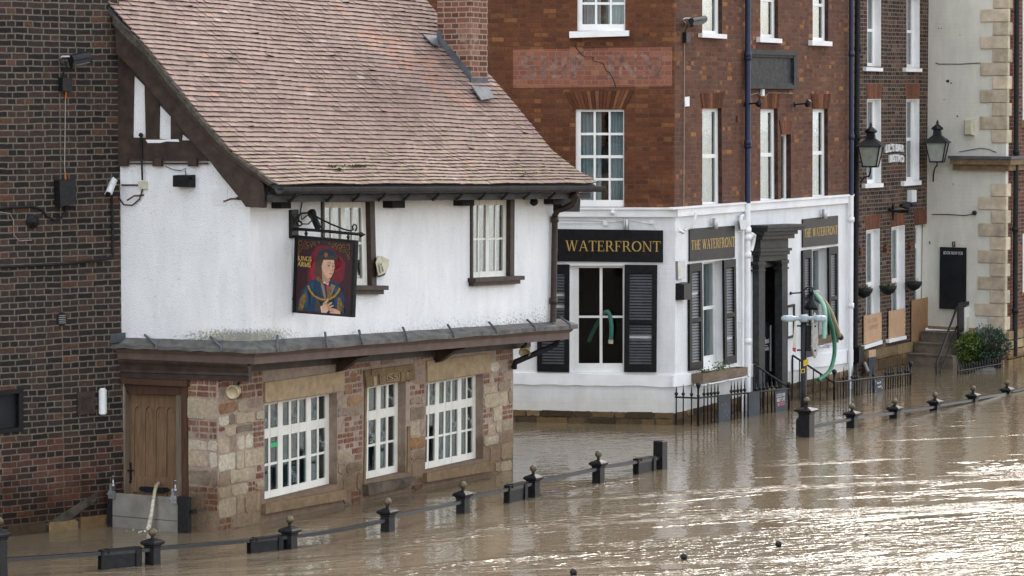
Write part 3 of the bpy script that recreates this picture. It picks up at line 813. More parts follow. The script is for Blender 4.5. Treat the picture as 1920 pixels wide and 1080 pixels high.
for a0, a1 in cols:
    mb.bar(dl, a0, a1, 0.0, .14, -.1301, -.112); mb.bar(dl, a0, a1, .26, .38, -.1301, -.112)
    # round headed panels
    am = (a0 + a1) / 2; pts = [dl.at(a0, 1), dl.at(a0, .86)]
    for k in range(9):
        t = math.pi * (1 - k / 8); pts.append(dl.at(am + (a1 - a0) / 2 * math.cos(t), .86 + .05 * math.sin(t)))
    pts += [dl.at(a1, .86), dl.at(a1, 1)]
    mb.prism(pts, -.1301, -.112)
door = mb.build('door', M['oak'], PUB)
mb = MB(G); c = dl.at(.055, .405)
mb.box(c[0] - .018, c[0] + .018, c[1] - .10, c[1] + .10, -.112, -.10)
mb.tube([G.pt(c[0], c[1] + .03, -.10), G.pt(c[0], c[1] + .03, -.05)], .012)
mb.tube([G.pt(c[0], c[1] + .03, -.06), G.pt(c[0] + .08, c[1] + .035, -.055)], .011)
for dz in (-.12, .12): mb.lathe(G.pt(c[0], c[1] + dz, -.105), [(.022, 0), (.022, .012)], 8, axis=G.n)
mb.build('door_handle', M['black_rail'], door)
mb = MB(G); lf = dl.sub(.30, .80, .255, .315)
mb.prism([lf.at(0, .2), lf.at(1, .2), lf.at(1, .8), lf.at(0, .8)], -.112, -.095)
for x in (0, 1): mb.prism([lf.at(x - .06, .2), lf.at(x - .1 + .2 * x - .02 * 0, .5) if 0 else lf.at(x + (-.13 if x == 0 else .13), .5), lf.at(x - .06, .8), lf.at(x + .02, .5)] if x == 0 else [lf.at(1.0, .15), lf.at(1.13, .5), lf.at(1.0, .85)], -.112, -.097)
mb.box(lf.at(.1, 0)[0], lf.at(.9, 0)[0], lf.at(.1, .15)[1], lf.at(.1, .85)[1], -.095, -.088)
mb.build('letter_flap', M['black_rail'], door)

# upper walls
u1 = Q(FL, [(601, 371), (699, 371), (703, 535), (603, 535)], OF)
u2 = Q(FL, [(881, 368), (962, 368), (961, 517), (881, 521)], OF)
GUW = shifted(G, OG)
zw = (FL.px(472, 640, OF)[1], FL.px(1037, 605, OF)[1])
SR = FL.px(1037, 500, OF)[0]
mb = MB(FL); mb.holed([(.0, zw[0] - .12), (SR, zw[1] - .12), (SR, 4.55), (0, 4.74)], [hole(u1), hole(u2)], OF - .3, OF)
verge = [(245, 57), (277, 90), (300, 120), (337, 167), (370, 210), (407, 253), (433, 283), (457, 300), (480, 315), (503, 333), (525, 347)]
E0 = FL.P(525, 347, 1.1); E1 = FL.P(1119, 345, 1.1)
VL = Wall(G.O + G.n * (E0 - G.O).dot(G.n), G.d); VR = Wall(E1, G.d)
pl = VL.pxs(verge)
ds_, dz_ = pl[0][0] - pl[6][0], pl[0][1] - pl[6][1]
kk = (8.3 - pl[0][1]) / dz_
pl = [(pl[0][0] + ds_ * kk, 8.3)] + pl
vr = [(915, 139), (983, 220), (1002, 243), (1018, 262), (1040, 286), (1062, 303), (1083, 319), (1113, 337), (1119, 345)]
pr = VR.pxs(vr)
ds2, dz2 = pr[0][0] - pr[3][0], pr[0][1] - pr[3][1]; kk = (8.1 - pr[0][1]) / dz2
pr = [(pr[0][0] + ds2 * kk, 8.1)] + pr
# gable top follows the roof
gp = [(s, z - .10) for s, z in pl]
inner = [(s, z) for s, z in gp if s < SGC - .02]
mb.wall = GUW
mb.prism([(-2.1, zw[0] - .12), (SGC - .001, zw[0] - .12), (SGC - .001, 4.70)] + inner[::-1] + [(min(-2.1, inner[0][0]), inner[0][1])], -.3, 0)
mb.build('roughcast_wall', M['roughcast'], PUB)

def upper_window(q, ai, bi, cur):
    mb = MB(FL); fw = .10
    a = fw / q.W; b = fw * .9 / q.H
    for r in ((0, a * .5, 0, 1), (1 - a * 1.2, 1, 0, 1), (a * .5, 1 - a * 1.2, 1 - b * .6, 1)): mb.bar(q, *r, OF - .2, OF + .03)
    ar = mb.build('window', M['brown'], PUB)
    mb = MB(FL); sq = q.sub(-.05, 1.10, -.10, .0)
    mb.prism(hole(sq.sub(0, 1, .5, 1)), OF - .15, OF + .14); mb.prism(hole(sq.sub(.02, .97, 0, .499)), OF - .1, OF + .09)
    mb.build('window_sill', M['brown'], ar)
    iq = q.sub(a * .5, 1 - a * 1.2, 0, 1 - b * .6)
    mb = MB(FL); o = OF - .06
    for a0, a1 in gaps(ai): mb.bar(iq, a0, a1, 0, 1, o - .014, o + (.016 if a1 - a0 > .05 else .006))
    for a0, a1 in ai:
        for b0, b1 in gaps(bi): mb.bar(iq, a0, a1, b0, b1, o - .013, o + (.013 if b1 - b0 > .04 else .004))
    mb.build('casement', M['cream'], ar)
    g = MB(FL); g.bar(iq, ai[0][0], ai[-1][1], bi[0][0], bi[-1][1], o - .008, o - .003); g.build('pane', M['glass'], ar)
    for x0, x1, mt, oo, f in cur: curtain(ar, iq, x0, x1, .02, .98, OF - oo, M[mt], f, amp=.02)
upper_window(u1, [(.06, .24), (.275, .45), (.53, .70), (.735, .90)], [(.08, .49), (.52, .93)], [(.05, .28, 'curtain_pub', .17, 3), (.28, .44, 'curtain_plum', .18, 2), (.5, .76, 'curtain_pub', .17, 3), (.76, .95, 'curtain_plum', .18, 2)])
upper_window(u2, [(.06, .25), (.28, .45), (.53, .71), (.74, .92)], [(.07, .48), (.505, .93)], [(.02, .5, 'curtain_pub', .17, 6), (.5, .98, 'curtain_pub', .17, 6)])

# gable timbers
tw = GUW
outer = tw.pxs([(221, 300), (221, 84), (264, 130), (285, 157), (333, 218), (368, 264), (402, 300)], .03)
P1 = tw.pxs([(250, 140), (271, 161), (273, 258), (248, 258)], .03)
P2 = tw.pxs([(298, 195), (320, 219), (320, 262), (297, 260)], .03)
P3 = tw.pxs([(340, 250), (356, 263), (339, 263)], .03)
mb = MB(tw); mb.holed(outer[::-1], [P1, P2, P3], .0, .03)
gt = mb.build('gable_timber', M['brown'], PUB)
mb = MB(tw)
for y, h, o in ((299, 3, .06), (305, 3, .05)): mb.prism(tw.pxs([(222, y), (388, y), (390, y + h), (222, y + h)][::-1], o), .029, o)
for x in (222, 286, 352): mb.prism(tw.pxs([(x, 297), (x + 16, 297), (x + 16, 312), (x, 312)][::-1], .075), .029, .075)
mb.build('moulding', M['brown'], gt)
# white paint slopped over the beam
mb = MB(tw); mb.prism(tw.pxs([(273, 262), (300, 262), (334, 261), (336, 266), (312, 265), (300, 268), (277, 268)][::-1], .034), .0302, .034); mb.build('paint_smear', M['white_rough'], gt)
# barge board
bo = [(214, 40), (240, 76), (275, 112), (333, 184), (370, 228), (404, 268), (437, 297), (470, 322), (492, 345), (495, 368), (492, 390), (459, 388), (447, 371), (413, 330), (390, 300), (357, 264), (320, 218), (273, 160), (250, 134), (216, 100)]
mb = MB(VL); mb.prism(VL.pxs(bo)[::-1], -.10, -.02); bb = mb.build('bargeboard', M['brown'], PUB)
m1 = [(213, 32), (240, 62), (277, 98), (337, 172), (372, 214), (407, 257), (436, 287), (478, 318), (513, 342), (506, 349), (470, 324), (437, 300), (404, 272), (370, 232), (333, 189), (275, 117), (240, 82), (212, 46)]
mb = MB(VL); mb.prism(VL.pxs(m1)[::-1], -.10, .02); mb.build('moulding', M['brown'], bb)
m2 = [(214, 27), (228, 42), (246, 60), (277, 92), (300, 121), (337, 168), (370, 211), (407, 254), (433, 285), (480, 316), (517, 343), (510, 346), (478, 322), (436, 291), (405, 262), (370, 222), (335, 180), (277, 106), (240, 72), (214, 44)]
mb = MB(VL); mb.prism(VL.pxs(m2)[::-1], -.09, .035); mb.build('verge_mortar', M['verge'], bb)

# roof
def resample(p, n):
    L = [0]
    for i in range(1, len(p)): L.append(L[-1] + math.dist(p[i], p[i - 1]))
    out = []
    for k in range(n + 1):
        t = L[-1] * k / n; i = 1
        while i < len(p) - 1 and L[i] < t: i += 1
        f = (t - L[i - 1]) / (L[i] - L[i - 1]); out.append((p[i - 1][0] + (p[i][0] - p[i - 1][0]) * f, p[i - 1][1] + (p[i][1] - p[i - 1][1]) * f))
    return out
plen = sum(math.dist(pl[i], pl[i + 1]) for i in range(len(pl) - 1))
NR = round(plen / .093)
Lp, Rp = resample(pl, NR), resample(pr, NR)
def rpt(i, f):
    i = min(max(i, 0), NR); a = int(i); b = min(a + 1, NR); k = i - a
    l = VL.pt(Lp[a][0] + (Lp[b][0] - Lp[a][0]) * k, Lp[a][1] + (Lp[b][1] - Lp[a][1]) * k)
    r = VR.pt(Rp[a][0] + (Rp[b][0] - Rp[a][0]) * k, Rp[a][1] + (Rp[b][1] - Rp[a][1]) * k)
    return l + (r - l) * f
def rnorm(i):
    a, b, c = rpt(i, 0), rpt(i + .6 if i < NR - 1 else i, 0), rpt(i, 1)
    b0 = rpt(i - .6, 0)
    return (c - a).cross(b0 - b).normalized() * 1
nrm = rnorm(NR // 2)
SGN = 1 if nrm.z > 0 else -1
from mathutils import noise as mnoise
def lump(f, i): return .028 * mnoise.noise(Vector((f * 7.0, i * .055, .3))) + .006 * mnoise.noise(Vector((f * 26.0, i * .2, 4.3)))
EL = (rpt(NR, 1) - rpt(NR, 0)).length
mb = MB(FL); vs = []; 
for i in range(NR):
    n0 = rnorm(i) * SGN
    wt = .165 / EL; f = -random.uniform(0, 1) * wt
    off = (i % 2) * .5 * wt + random.uniform(-.12, .12) * wt - wt
    f = off
    while f < 1:
        f0, f1 = max(f + .0045 * wt * 4, 0), min(f + wt - .0045 * wt * 4, 1)
        f += wt
        if f1 - f0 < .15 * wt: continue
        fm = (f0 + f1) / 2
        r = random.uniform(-1, 1)
        lift = .019 + .003 * r; tw_ = random.uniform(-.004, .004); dn = random.uniform(-.004, .006)
        if random.random() < .006: lift += .010; tw_ += random.choice((-.010, .010))
        h0 = lump(fm, i); h1 = lump(fm, i + 1)
        jb = i + 1.0 + dn / .093 * 1.0
        p = [rpt(i, f0) + n0 * (.002 + h0), rpt(i, f1) + n0 * (.002 + h0), rpt(jb, f1) + n0 * (lift + tw_ + h1), rpt(jb, f0) + n0 * (lift - tw_ + h1)]
        th = .016
        b = [q - n0 * th for q in p]
        g = mnoise.noise(Vector((fm * 5, i * .045, 9.1)))
        t = min(.98, max(0, .5 + .15 * random.gauss(0, 1) + .25 * g))
        # newer red tiles below the chimney and dark run-off beside it
        u = fm; v = i / NR
        if .66 < u < .86 and abs(v - (.40 + (u - .66) * .9)) < .11 and random.random() < .45: t = .93
        if random.random() < .018: t = random.choice((.1, .93, .97))
        mb.tint = max(t, .08)
        mb.hexa(b + p); mb.t[-2] = 0.0  # riser face darkened: edge dirt and course shadow put into its tint
roof = mb.build('roof', M['tile'], PUB)
# slab under the tiles, rear slope
mb = MB(FL)
for i in range(0, NR, 2):
    j = min(i + 2, NR); n0 = rnorm(i) * SGN
    p = [rpt(i, .001), rpt(i, .999), rpt(j, .999), rpt(j, .001)]
    mb.hexa([q - n0 * .09 for q in p] + [q - n0 * .028 for q in p])
ra, rb = rpt(0, 0), rpt(0, 1); back = -FL.n * 5.0
p = [ra, rb, rb + back - Vector((0, 0, 4.4)), ra + back - Vector((0, 0, 4.4))]
mb.hexa([q - Vector((0, 0, .1)) for q in p] + p)
mb.build('roof_boarding', M['roof_dark'], roof)
# moss tufts on the tiles
mb = MB(FL)
for u0, v0, nn, sp in ((635, 312, 70, 5), (677, 309, 95, 8), (700, 313, 12, 9), (652, 300, 8, 4), (990, 325, 10, 18), (560, 318, 6, 18)):
    for k in range(nn):
        u, v = u0 + random.gauss(0, sp), v0 + random.gauss(0, 3.0)
        best = min(range(NR), key=lambda i: abs((lambda P: ((P - CAM).normalized() - ray(u, v).normalized()).length)(rpt(i + .5, min(1, max(0, (u - 505) / 620))))))
        P = rpt(best + .5, min(.99, max(.01, (u - 505) / 620))) + Vector((0, 0, .02 + random.uniform(0, .02)))
        d = Vector((random.uniform(-1, 1), random.uniform(-1, 1), random.uniform(.2, 1))) * .022; e = Vector((random.uniform(-1, 1), random.uniform(-1, 1), random.uniform(-1, 1))) * .018
        mb.tint = random.random(); mb._add([P - e, P + e, P + d + e * .5, P + d - e * .5], [[0, 1, 2, 3]])
mb.build('moss', M['moss'], roof, recalc=False)

# chimney
ic = NR * .45
P0 = rpt(NR * .4, 0); nrf = rnorm(NR * .4) * SGN
PC = plane_px(883, 150, P0, nrf)
# roof is slightly warped: refine once on the local plane
fC = ((PC - rpt(NR * .45, 0)).dot(FL.d)) / EL
PC = plane_px(883, 150, rpt(NR * .4, min(fC, 1)), nrf)
CG, CF = Wall(PC, G.d), Wall(PC, FL.d)
sL = CG.px(820, 70)[0]; sRr = CF.px(914.5, 100)[0]
z0c = PC.z
mb = MB(CF); mb.box(0, sRr, -.9, 9.6 - 0, sL * 0 - .001, 0); 
mb = MB(CG)
a_, b_, c_, d_ = CG.pt(0, 0), CG.pt(sL, 0), CG.pt(sL, 0) + FL.d * sRr, CG.pt(0, 0) + FL.d * sRr
mb.plan([a_, b_, c_, d_], z0c - 1.2, 9.4)
ch = mb.build('chimney', M['brick_chimney'], roof)
fl = CG.pxs([(819, 58), (826, 58), (829, 72), (884, 138), (885, 166), (870, 152), (842, 116), (821, 88)], .02)
mb = MB(CG); mb.prism(fl[::-1], -.0, .025)
fr = CF.pxs([(883, 146), (915, 147), (915, 166), (885, 164)], .03)
mb.prism(fr[::-1], 0, .03, CF)
def rp(u, v, off=.05): return plane_px(u, v, PC, nrf, off)
ap = [rp(884, 160), rp(916, 164), rp(928, 183), rp(903, 187)]
mb.hexa([p - nrf * .02 for p in ap] + ap)
ap = [rp(793, 64), rp(820, 66), rp(822, 86), rp(812, 82)]
mb.hexa([p - nrf * .02 for p in ap] + ap)
mb.build('flashing', M['lead_dark'], ch)

# gutter, eave boards
def ez(s): return Lp[-1][1] + (Rp[-1][1] - Lp[-1][1]) * (s - sE0) / (sE1 - sE0)
sE0 = (E0 - FL.O).dot(FL.d); sE1 = (E1 - FL.O).dot(FL.d)
mb = MB(FL)
def run(mb, s0, s1, dz0, dz1, o0, o1): mb.prism([(s0, ez(s0) + dz0), (s1, ez(s1) + dz0), (s1, ez(s1) + dz1), (s0, ez(s0) + dz1)], o0, o1)
run(mb, sE0 - .05, sE1 - .05, -.22, -.13, .93, 1.02); run(mb, sE0 + .1, sE1 - .2, -.20, -.16, .35, .92)
mb.build('eave_board', M['grey_black'], PUB)
mb = MB(FL); gp_ = []
for k in range(7):
    t = math.pi * k / 6; gp_.append((1.12 + .075 * math.cos(t), -.035 - .085 * math.sin(t)))
gs0, gs1 = sE0 - .05, sE1 + .12
ring0 = [FL.pt(gs0, ez(gs0) + z, o) for o, z in gp_]; ring1 = [FL.pt(gs1, ez(gs1) + z, o) for o, z in gp_]
in0 = [FL.pt(gs0, ez(gs0) + z * .85 - .004, 1.12 + (o - 1.12) * .86) for o, z in gp_]; in1 = [FL.pt(gs1, ez(gs1) + z * .85 - .004, 1.12 + (o - 1.12) * .86) for o, z in gp_]
for k in range(6): mb._add([ring0[k], ring1[k], ring1[k + 1], ring0[k + 1], in0[k], in1[k], in1[k + 1], in0[k + 1]], [[0, 1, 2, 3], [7, 6, 5, 4], [0, 3, 7, 4], [1, 5, 6, 2], [0, 4, 5, 1], [3, 2, 6, 7]])
gu = mb.build('gutter', M['grey_black'], PUB)
mb = MB(FL); s = sE0 + .3
while s < sE1:
    z = ez(s); mb.hexa([FL.pt(s, z - .23, 1.02), FL.pt(s + .05, z - .23, 1.02), FL.pt(s + .05, z - .20, 1.02), FL.pt(s, z - .20, 1.02), FL.pt(s + .0, z - .13, 1.14), FL.pt(s + .05, z - .13, 1.14), FL.pt(s + .05, z - .10, 1.14), FL.pt(s, z - .10, 1.14)])
    mb.cut(); s += random.choice((.62, .75, .85))
mb.build_split('bracket', M['black_matt'], gu)
# beam ends under the eave
for px4 in ([(512, 372), (541, 372), (541, 391), (512, 391)], [(717, 370), (755, 370), (755, 390), (717, 390)], [(850, 368), (885, 368), (885, 386), (850, 386)], [(1020, 370), (1053, 370), (1053, 383), (1020, 383)]):
    q = Q(FL, px4, OF + .12); mb = MB(FL); mb.prism(hole(q.sub(.38, 1, 0, 1)), OF, OF + .16); mb.prism(hole(q.sub(-.05, 1, .82, 1.1)), OF, OF + .30)
    mb.build('beam_end', M['black_matt'], PUB)
mb = MB(FL); q = Q(FL, [(1053, 366), (1089, 366), (1087, 397), (1053, 397)], OF + .02); mb.prism(hole(q), OF - .25, OF + .02); mb.build('eave_block', M['black_matt'], PUB)
# downpipe
mb = MB(FL)
mb.tube([FL.P(1078, 358, 1.08), FL.P(1078, 374, 1.05), FL.P(1074, 383, .95), FL.P(1058, 391, .78), FL.P(1046, 394, .68), FL.P(1040.5, 404, .60), FL.P(1040, 430, .60), FL.P(1038.5, 520, .60), FL.P(1037, 604, .60)], .048, 10)
for v in (412, 565): mb.lathe(FL.P(1040 - (v - 412) * .016, v, .60) - Vector((0, 0, .04)), [(.062, 0), (.062, .09)], 10)
mb.lathe(FL.P(1078, 372, 1.06), [(.06, 0), (.062, .10)], 10)
mb.build('downpipe', M['brown'], PUB)
mb = MB(FL); mb.tube([FL.P(1046, 636, .50), FL.P(1043, 645, .45), FL.P(1030, 652, .36), FL.P(966, 679, .10), FL.P(964, 690, .06)], .045, 10); mb.build('downpipe', M['black_matt'], PUB)

# pentice: lead covering, fascias, soffit, brackets
OL, GL_ = .72, .17
def FGcorner(of, og):
    """plan point that lies of outside the front wall and og outside the gable wall"""
    base = G.O + G.n * og; t = ((FL.O + FL.n * of) - base).dot(FL.n) / G.d.dot(FL.n); return base + G.d * t
def at(P, z): return Vector((P.x, P.y, z))
cL = FGcorner(OL, GL_); cW = FGcorner(OF + .0, OG)
eL = GUW.P(222, 630); 
lt0 = G.px(192, 645, GL_); lc = (FL.px(480, 655, OL)[1], FL.px(480, 663, OL)[1]); lr = (FL.px(1084, 608, OL), FL.px(1084, 616, OL))
PLe = G.pt(lt0[0], 0, GL_); PRe = FL.pt(lr[0][0], 0, OL); PRi = FL.pt(lr[0][0], 0, OF - .1); PLi = GUW.pt(-2.0, 0, -.05)
zc = FL.px(472, 640, OF)[1] + .03; zr = FL.px(1037, 605, OF)[1] + .03; zl = GUW.px(222, 634)[1] + .03
ze = (G.px(192, 645, GL_)[1], G.px(192, 652, GL_)[1])
mb = MB(FL)
cWi = FGcorner(OF - .05, OG - .05)
N = 14
def lead_strip(Pi0, Pi1, Po0, Po1, zi0, zi1, t0, t1, b0, b1):
    for k in range(N):
        f0, f1 = k / N, (k + 1) / N
        L = lambda a, b, f: a + (b - a) * f
        w = lambda f: .008 * math.sin(f * 37 + zi0) * (0 < f < 1)
        pi0, pi1, po0, po1 = L(Pi0, Pi1, f0), L(Pi0, Pi1, f1), L(Po0, Po1, f0), L(Po0, Po1, f1)
        mb.hexa([at(pi0, L(zi0, zi1, f0) - .06), at(pi1, L(zi0, zi1, f1) - .06), at(po1, L(b0, b1, f1) + w(f1)), at(po0, L(b0, b1, f0) + w(f0)),
                 at(pi0, L(zi0, zi1, f0)), at(pi1, L(zi0, zi1, f1)), at(po1, L(t0, t1, f1) + w(f1)), at(po0, L(t0, t1, f0) + w(f0))])
lead_strip(cWi, PRi, cL, PRe, zc, zr, lc[0], lr[0][1], lc[1], lr[1][1])
lead_strip(PLi, cWi, PLe, cL, zl, zc, ze[0], lc[0], ze[1], lc[1])
PT = mb.build('pentice_roof', M['lead'], PUB)
mb = MB(FL)
for f in (.055, .19, .29, .425, .57, .71, .845, .97):
    a, b = cWi + (PRi - cWi) * f, cL + (PRe - cL) * f; z0 = zc + (zr - zc) * f; z1 = lc[0] + (lr[0][1] - lc[0]) * f
    mb.tube([at(a, z0 + .03) + FL.n * .12, at(b, z1 + .012), at(b, z1 - .045) + FL.n * .012], .017, 7); mb.cut()
for f in (.36, .78):
    a, b = PLi + (cWi - PLi) * f, PLe + (cL - PLe) * f; z0 = zl + (zc - zl) * f; z1 = ze[0] + (lc[0] - ze[0]) * f
    mb.tube([at(a, z0 + .02) + G.n * .1, at(b, z1 + .012), at(b, z1 - .04) + G.n * .012], .018, 7); mb.cut()
mb.build_split('lead_roll', M['lead_dark'], PT)
mb = MB(GUW); mb.prism(GUW.pxs([(190, 627), (222, 625), (222, 642), (193, 646)][::-1], .16), .0, .16, GUW); mb.build('flashing', M['lead_dark'], PT)
def mitred(mb, of, og, th, zl0, zl1, zc0, zc1, zr0, zr1, sl, sr, tofs=0.0):
    """board running round gable and front; tofs leans the lower edge inward"""
    co, ci = FGcorner(of, og), FGcorner(of - th, og - th)
    cob, cib = FGcorner(of - tofs, og - tofs), FGcorner(of - th - tofs, og - th - tofs)
    lo, li, lob, lib = G.pt(sl, 0, og), G.pt(sl, 0, og - th), G.pt(sl + tofs, 0, og - tofs), G.pt(sl + tofs, 0, og - th - tofs)
    ro, ri, rob, rib = FL.pt(sr, 0, of), FL.pt(sr, 0, of - th), FL.pt(sr - tofs, 0, of - tofs), FL.pt(sr - tofs, 0, of - th - tofs)
    mb.hexa([at(lob, zl1), at(cob, zc1), at(cib, zc1), at(lib, zl1), at(lo, zl0), at(co, zc0), at(ci, zc0), at(li, zl0)])
    mb.hexa([at(cob, zc1), at(rob, zr1), at(rib, zr1), at(cib, zc1), at(co, zc0), at(ro, zr0), at(ri, zr0), at(ci, zc0)])
FOF, FOG = .63, .08
zf = (G.px(203, 653, FOG)[1], G.px(207, 672, FOG)[1], lc[1] - .002, FL.px(478, 683, FOF)[1], lr[1][1] - .002, FL.px(1067, 636, FOF)[1])
slF = G.px(204, 660, FOG)[0]; srF = FL.px(1068, 630, FOF)[0]
mb = MB(FL); mitred(mb, FOF, FOG, .05, zf[0], zf[1], zf[2], zf[3], zf[4], zf[5], slF, srF)
mitred(mb, FOF + .045, FOG + .045, .05, zf[0] + .001, zf[0] - .05, zf[2] + .001, zf[2] - .05, zf[4] + .001, zf[4] - .05, slF - .06, srF + .05, .03)
mb.build('fascia', M['brown_fascia'], PT)
# coved lower cornice on the gable side only
mb = MB(G)
prof = [(.075, 673), (.072, 678), (.050, 684), (.040, 692), (.046, 697), (.030, 698), (.030, 703), (.038, 704), (.038, 708), (-.03, 708), (-.03, 673)]
sl0, sl1 = G.px(214, 680, .04)[0], G.px(466, 690, .04)[0]
za = [G.px(214, v, max(o, 0))[1] for o, v in prof]; zb = [G.px(466, v + 8, max(o, 0))[1] for o, v in prof]
n = len(prof)
vs = [G.pt(sl0, z, o) for (o, v), z in zip(prof, za)] + [G.pt(sl1, z, o) for (o, v), z in zip(prof, zb)]
mb._add(vs, [list(range(n)), [i + n for i in range(n)][::-1]] + [[i, (i + 1) % n, (i + 1) % n + n, i + n] for i in range(n)])
# curved end bracket at the corner
cx = FL.px(476, 690, .35)
mb.build('cornice', M['brown'], PT)
mb = MB(FL)
for u, v0, v1, o in ((470, 686, 712, .50), (681, 668, 692, .42), (862, 654, 676, .42)):
    zt_, zb_ = FL.px(u, v0, o)[1] + .03, FL.px(u, v1, o)[1]; s = FL.px(u, v0, o)[0]
    prof = [(0.02, zb_ - .05), (.10, zb_ - .03), (.22, zb_ + .05), (.36, zt_ - .06), (.55, zt_ - .02), (.55, zt_ + .06), (.02, zt_ + .06)]
    n = len(prof)
    vs = [FL.pt(s - .06, z, oo) for oo, z in prof] + [FL.pt(s + .06, z, oo) for oo, z in prof]
    mb._add(vs, [list(range(n)), [i + n for i in range(n)][::-1]] + [[i, (i + 1) % n, (i + 1) % n + n, i + n] for i in range(n)]); mb.cut()
mb.build_split('bracket', M['brown'], PT)
mb = MB(FL)
a = [FL.px(480, 690, .05), FL.px(960, 654, .05)]
mb.prism([(.0, a[0][1] - .02), (8.0, a[1][1] - .02), (8.0, a[1][1] + .30), (0, a[0][1] + .26)], .0, .05)
mb.build('wall_plate', M['brown'], PT)
mb = MB(FL)
za, zb = zf[3] + .03, zf[5] + .03
mb.hexa([FL.pt(-.05, za, .05), FL.pt(srF - .05, zb, .05), FL.pt(srF - .05, zb, .58), FL.pt(-.05, za, .58), FL.pt(-.05, za + .05, .05), FL.pt(srF - .05, zb + .05, .05), FL.pt(srF - .05, zb + .05, .58), FL.pt(-.05, za + .05, .58)])
s = .2
while s < srF - .2:
    f = (s + .05) / srF; z = za + (zb - za) * f - .035
    mb.box(s, s + .06, z, z + .034, .06, .575); s += .28
mb.build('soffit', M['black_matt'], PT)
# ------------------------------------------------------------------ the corner pub
WF = thing('corner_pub', 'tall corner pub of brown brick above white painted walls and black shutters', 'building', WL.pt(0, 0, 0))
TOPZ = 9.8
def sash(w, px4, o, AI, BI, parent=None, cur=True, sill=None, gm='glass', cmat='curtain', rev=None, jamb_shade=False):
    q = Q(w, px4, 0.0); pr_ = parent or WF
    gw = grid_window(pr_, q, o, AI, BI, M['white'], M[gm], big=.05)
    if cur:
        for x0, x1, f in cur: curtain(gw, q, x0, x1, .01, .99, o - .13, M[cmat], f, amp=.025)  # cloth colour also carries the pane reflections
    if sill:
        mb = MB(w); mb.prism(hole(Q(w, sill, .07)), o - .03, .07, w, .004); mb.build('sill', M['white_rough'], gw)
    if rev:
        mb = MB(w); t = .014
        mb.bar(q, 1 - t / q.W, 1, 0, 1, o, .003); mb.bar(q, 0, t / q.W, 0, 1, o, .003); mb.bar(q, t / q.W, 1 - t / q.W, 1 - t / q.H, 1, o, .003)
        mb.build('reveal', M[rev], gw)
    if jamb_shade:
        mb = MB(w); mb.bar(q, 1 - .012 / q.W, 1, 0, 1, o + .02, -.008); mb.build('reveal', M['jamb_shade'], gw)  # dark lining on the right jamb only, the reveal's shade put into its colour
    return q
# openings on the left face
A3, B4 = [(.10, .365), (.41, .675), (.715, .975)], [(.07, .27), (.295, .50), (.53, .735), (.76, .975)]
L1 = [(1079, 205), (1170, 205), (1170, 388), (1079, 388)]
L2 = [(1082, -125), (1172, -125), (1172, 58), (1082, 58)]
LG = [(1068, 497), (1169, 497), (1169, 698), (1068, 698)]
zb = WL.px(1200, 393)[1]
hl = [hole(Q(WL, p)) for p in (L1, L2)]
# openings on the right face
RW1 = [[(1318, 203), (1354, 202), (1355, 386), (1318, 386)], [(1427, 204), (1459, 204), (1460, 380), (1427, 379)], [(1525, 204), (1553, 204), (1553.5, 372), (1524.5, 373)]]
RW2 = [[(1318, -90), (1354.5, -82), (1355, 66), (1318, 64)], [(1427, -72), (1459.5, -66), (1460, 72), (1427, 70.5)], [(1525, -60), (1554, -54), (1554, 78), (1525, 76)]]
RSM = [(1466, 252), (1484, 252), (1484, 375), (1466, 376)]
zbr = [WR.px(1265, 393)[1], WR.px(1600, 367)[1]]
WRL = 7.84
hr = [hole(Q(WR, p)) for p in RW1 + RW2 + [RSM]]
mb = MB(WL); mb.holed([(-7.0, zb - .05), (-.3, zb - .05), (-.3, TOPZ), (-7.0, TOPZ)], hl, -.33, -.012)
# corner strip
mb.prism([(-.3, zb - .05), (-.012, zb - .05), (-.012, TOPZ), (-.3, TOPZ)], -.33, -.012)
mb.build('brick_wall', M['brick_brown'], WF, label='brown brick upper wall facing the lane')
mb = MB(WR); mb.holed([(.0, zbr[0] - .05), (WRL, zbr[1] - .05), (WRL, TOPZ), (.0, TOPZ)], hr, -.33, -.012)
mb.build('brick_wall', M['brick_purple'], WF, label='purple brown brick upper wall facing the river')
# lower white walls
RG1 = [(1317.5, 491), (1357.5, 485.5), (1359, 689), (1318.5, 696)]
RG2 = [(1522.5, 466), (1554.5, 462), (1556, 652), (1523, 657)]
DR = [(1432, 484), (1467, 478), (1467, 742), (1432, 748)]
mb = MB(WL); mb.holed([(-7.0, -1), (0, -1), (0, zb), (-7.0, zb)], [hole(Q(WL, LG))], -.33, 0)
mb.build('white_wall', M['white_brick'], WF)
mb = MB(WR); mb.holed([(0.001, -1), (WRL, -1), (WRL, zbr[1]), (.001, zbr[0])], [hole(Q(WR, RG1)), hole(Q(WR, RG2)), hole(Q(WR, DR))], -.33, 0)
mb.build('white_wall', M['white_brick'], WF)
core(WF, [WL.pt(-6.9, 0, -1.3), WL.pt(-.7, 0, -1.3), WR.pt(.9, 0, -1.2), WR.pt(WRL - .1, 0, -1.2), WR.pt(WRL - .1, 0, -5.5), WL.pt(-6.9, 0, -7)], -1, TOPZ - .1, M['room'])
mb = MB(); mb.plan([WL.pt(-7.0, 0, -.1), WL.pt(-.05, 0, -.1), WR.pt(WRL, 0, -.1), WR.pt(WRL, 0, -6), WL.pt(-7.0, 0, -7)], TOPZ, TOPZ + .12); mb.build('roof', M['roof_dark'], WF)
mb = MB(WR); mb.box(WRL - .12, WRL - .001, -1, TOPZ - .001, -6, -.331); mb.build('end_wall', M['brick_brown'], WF)
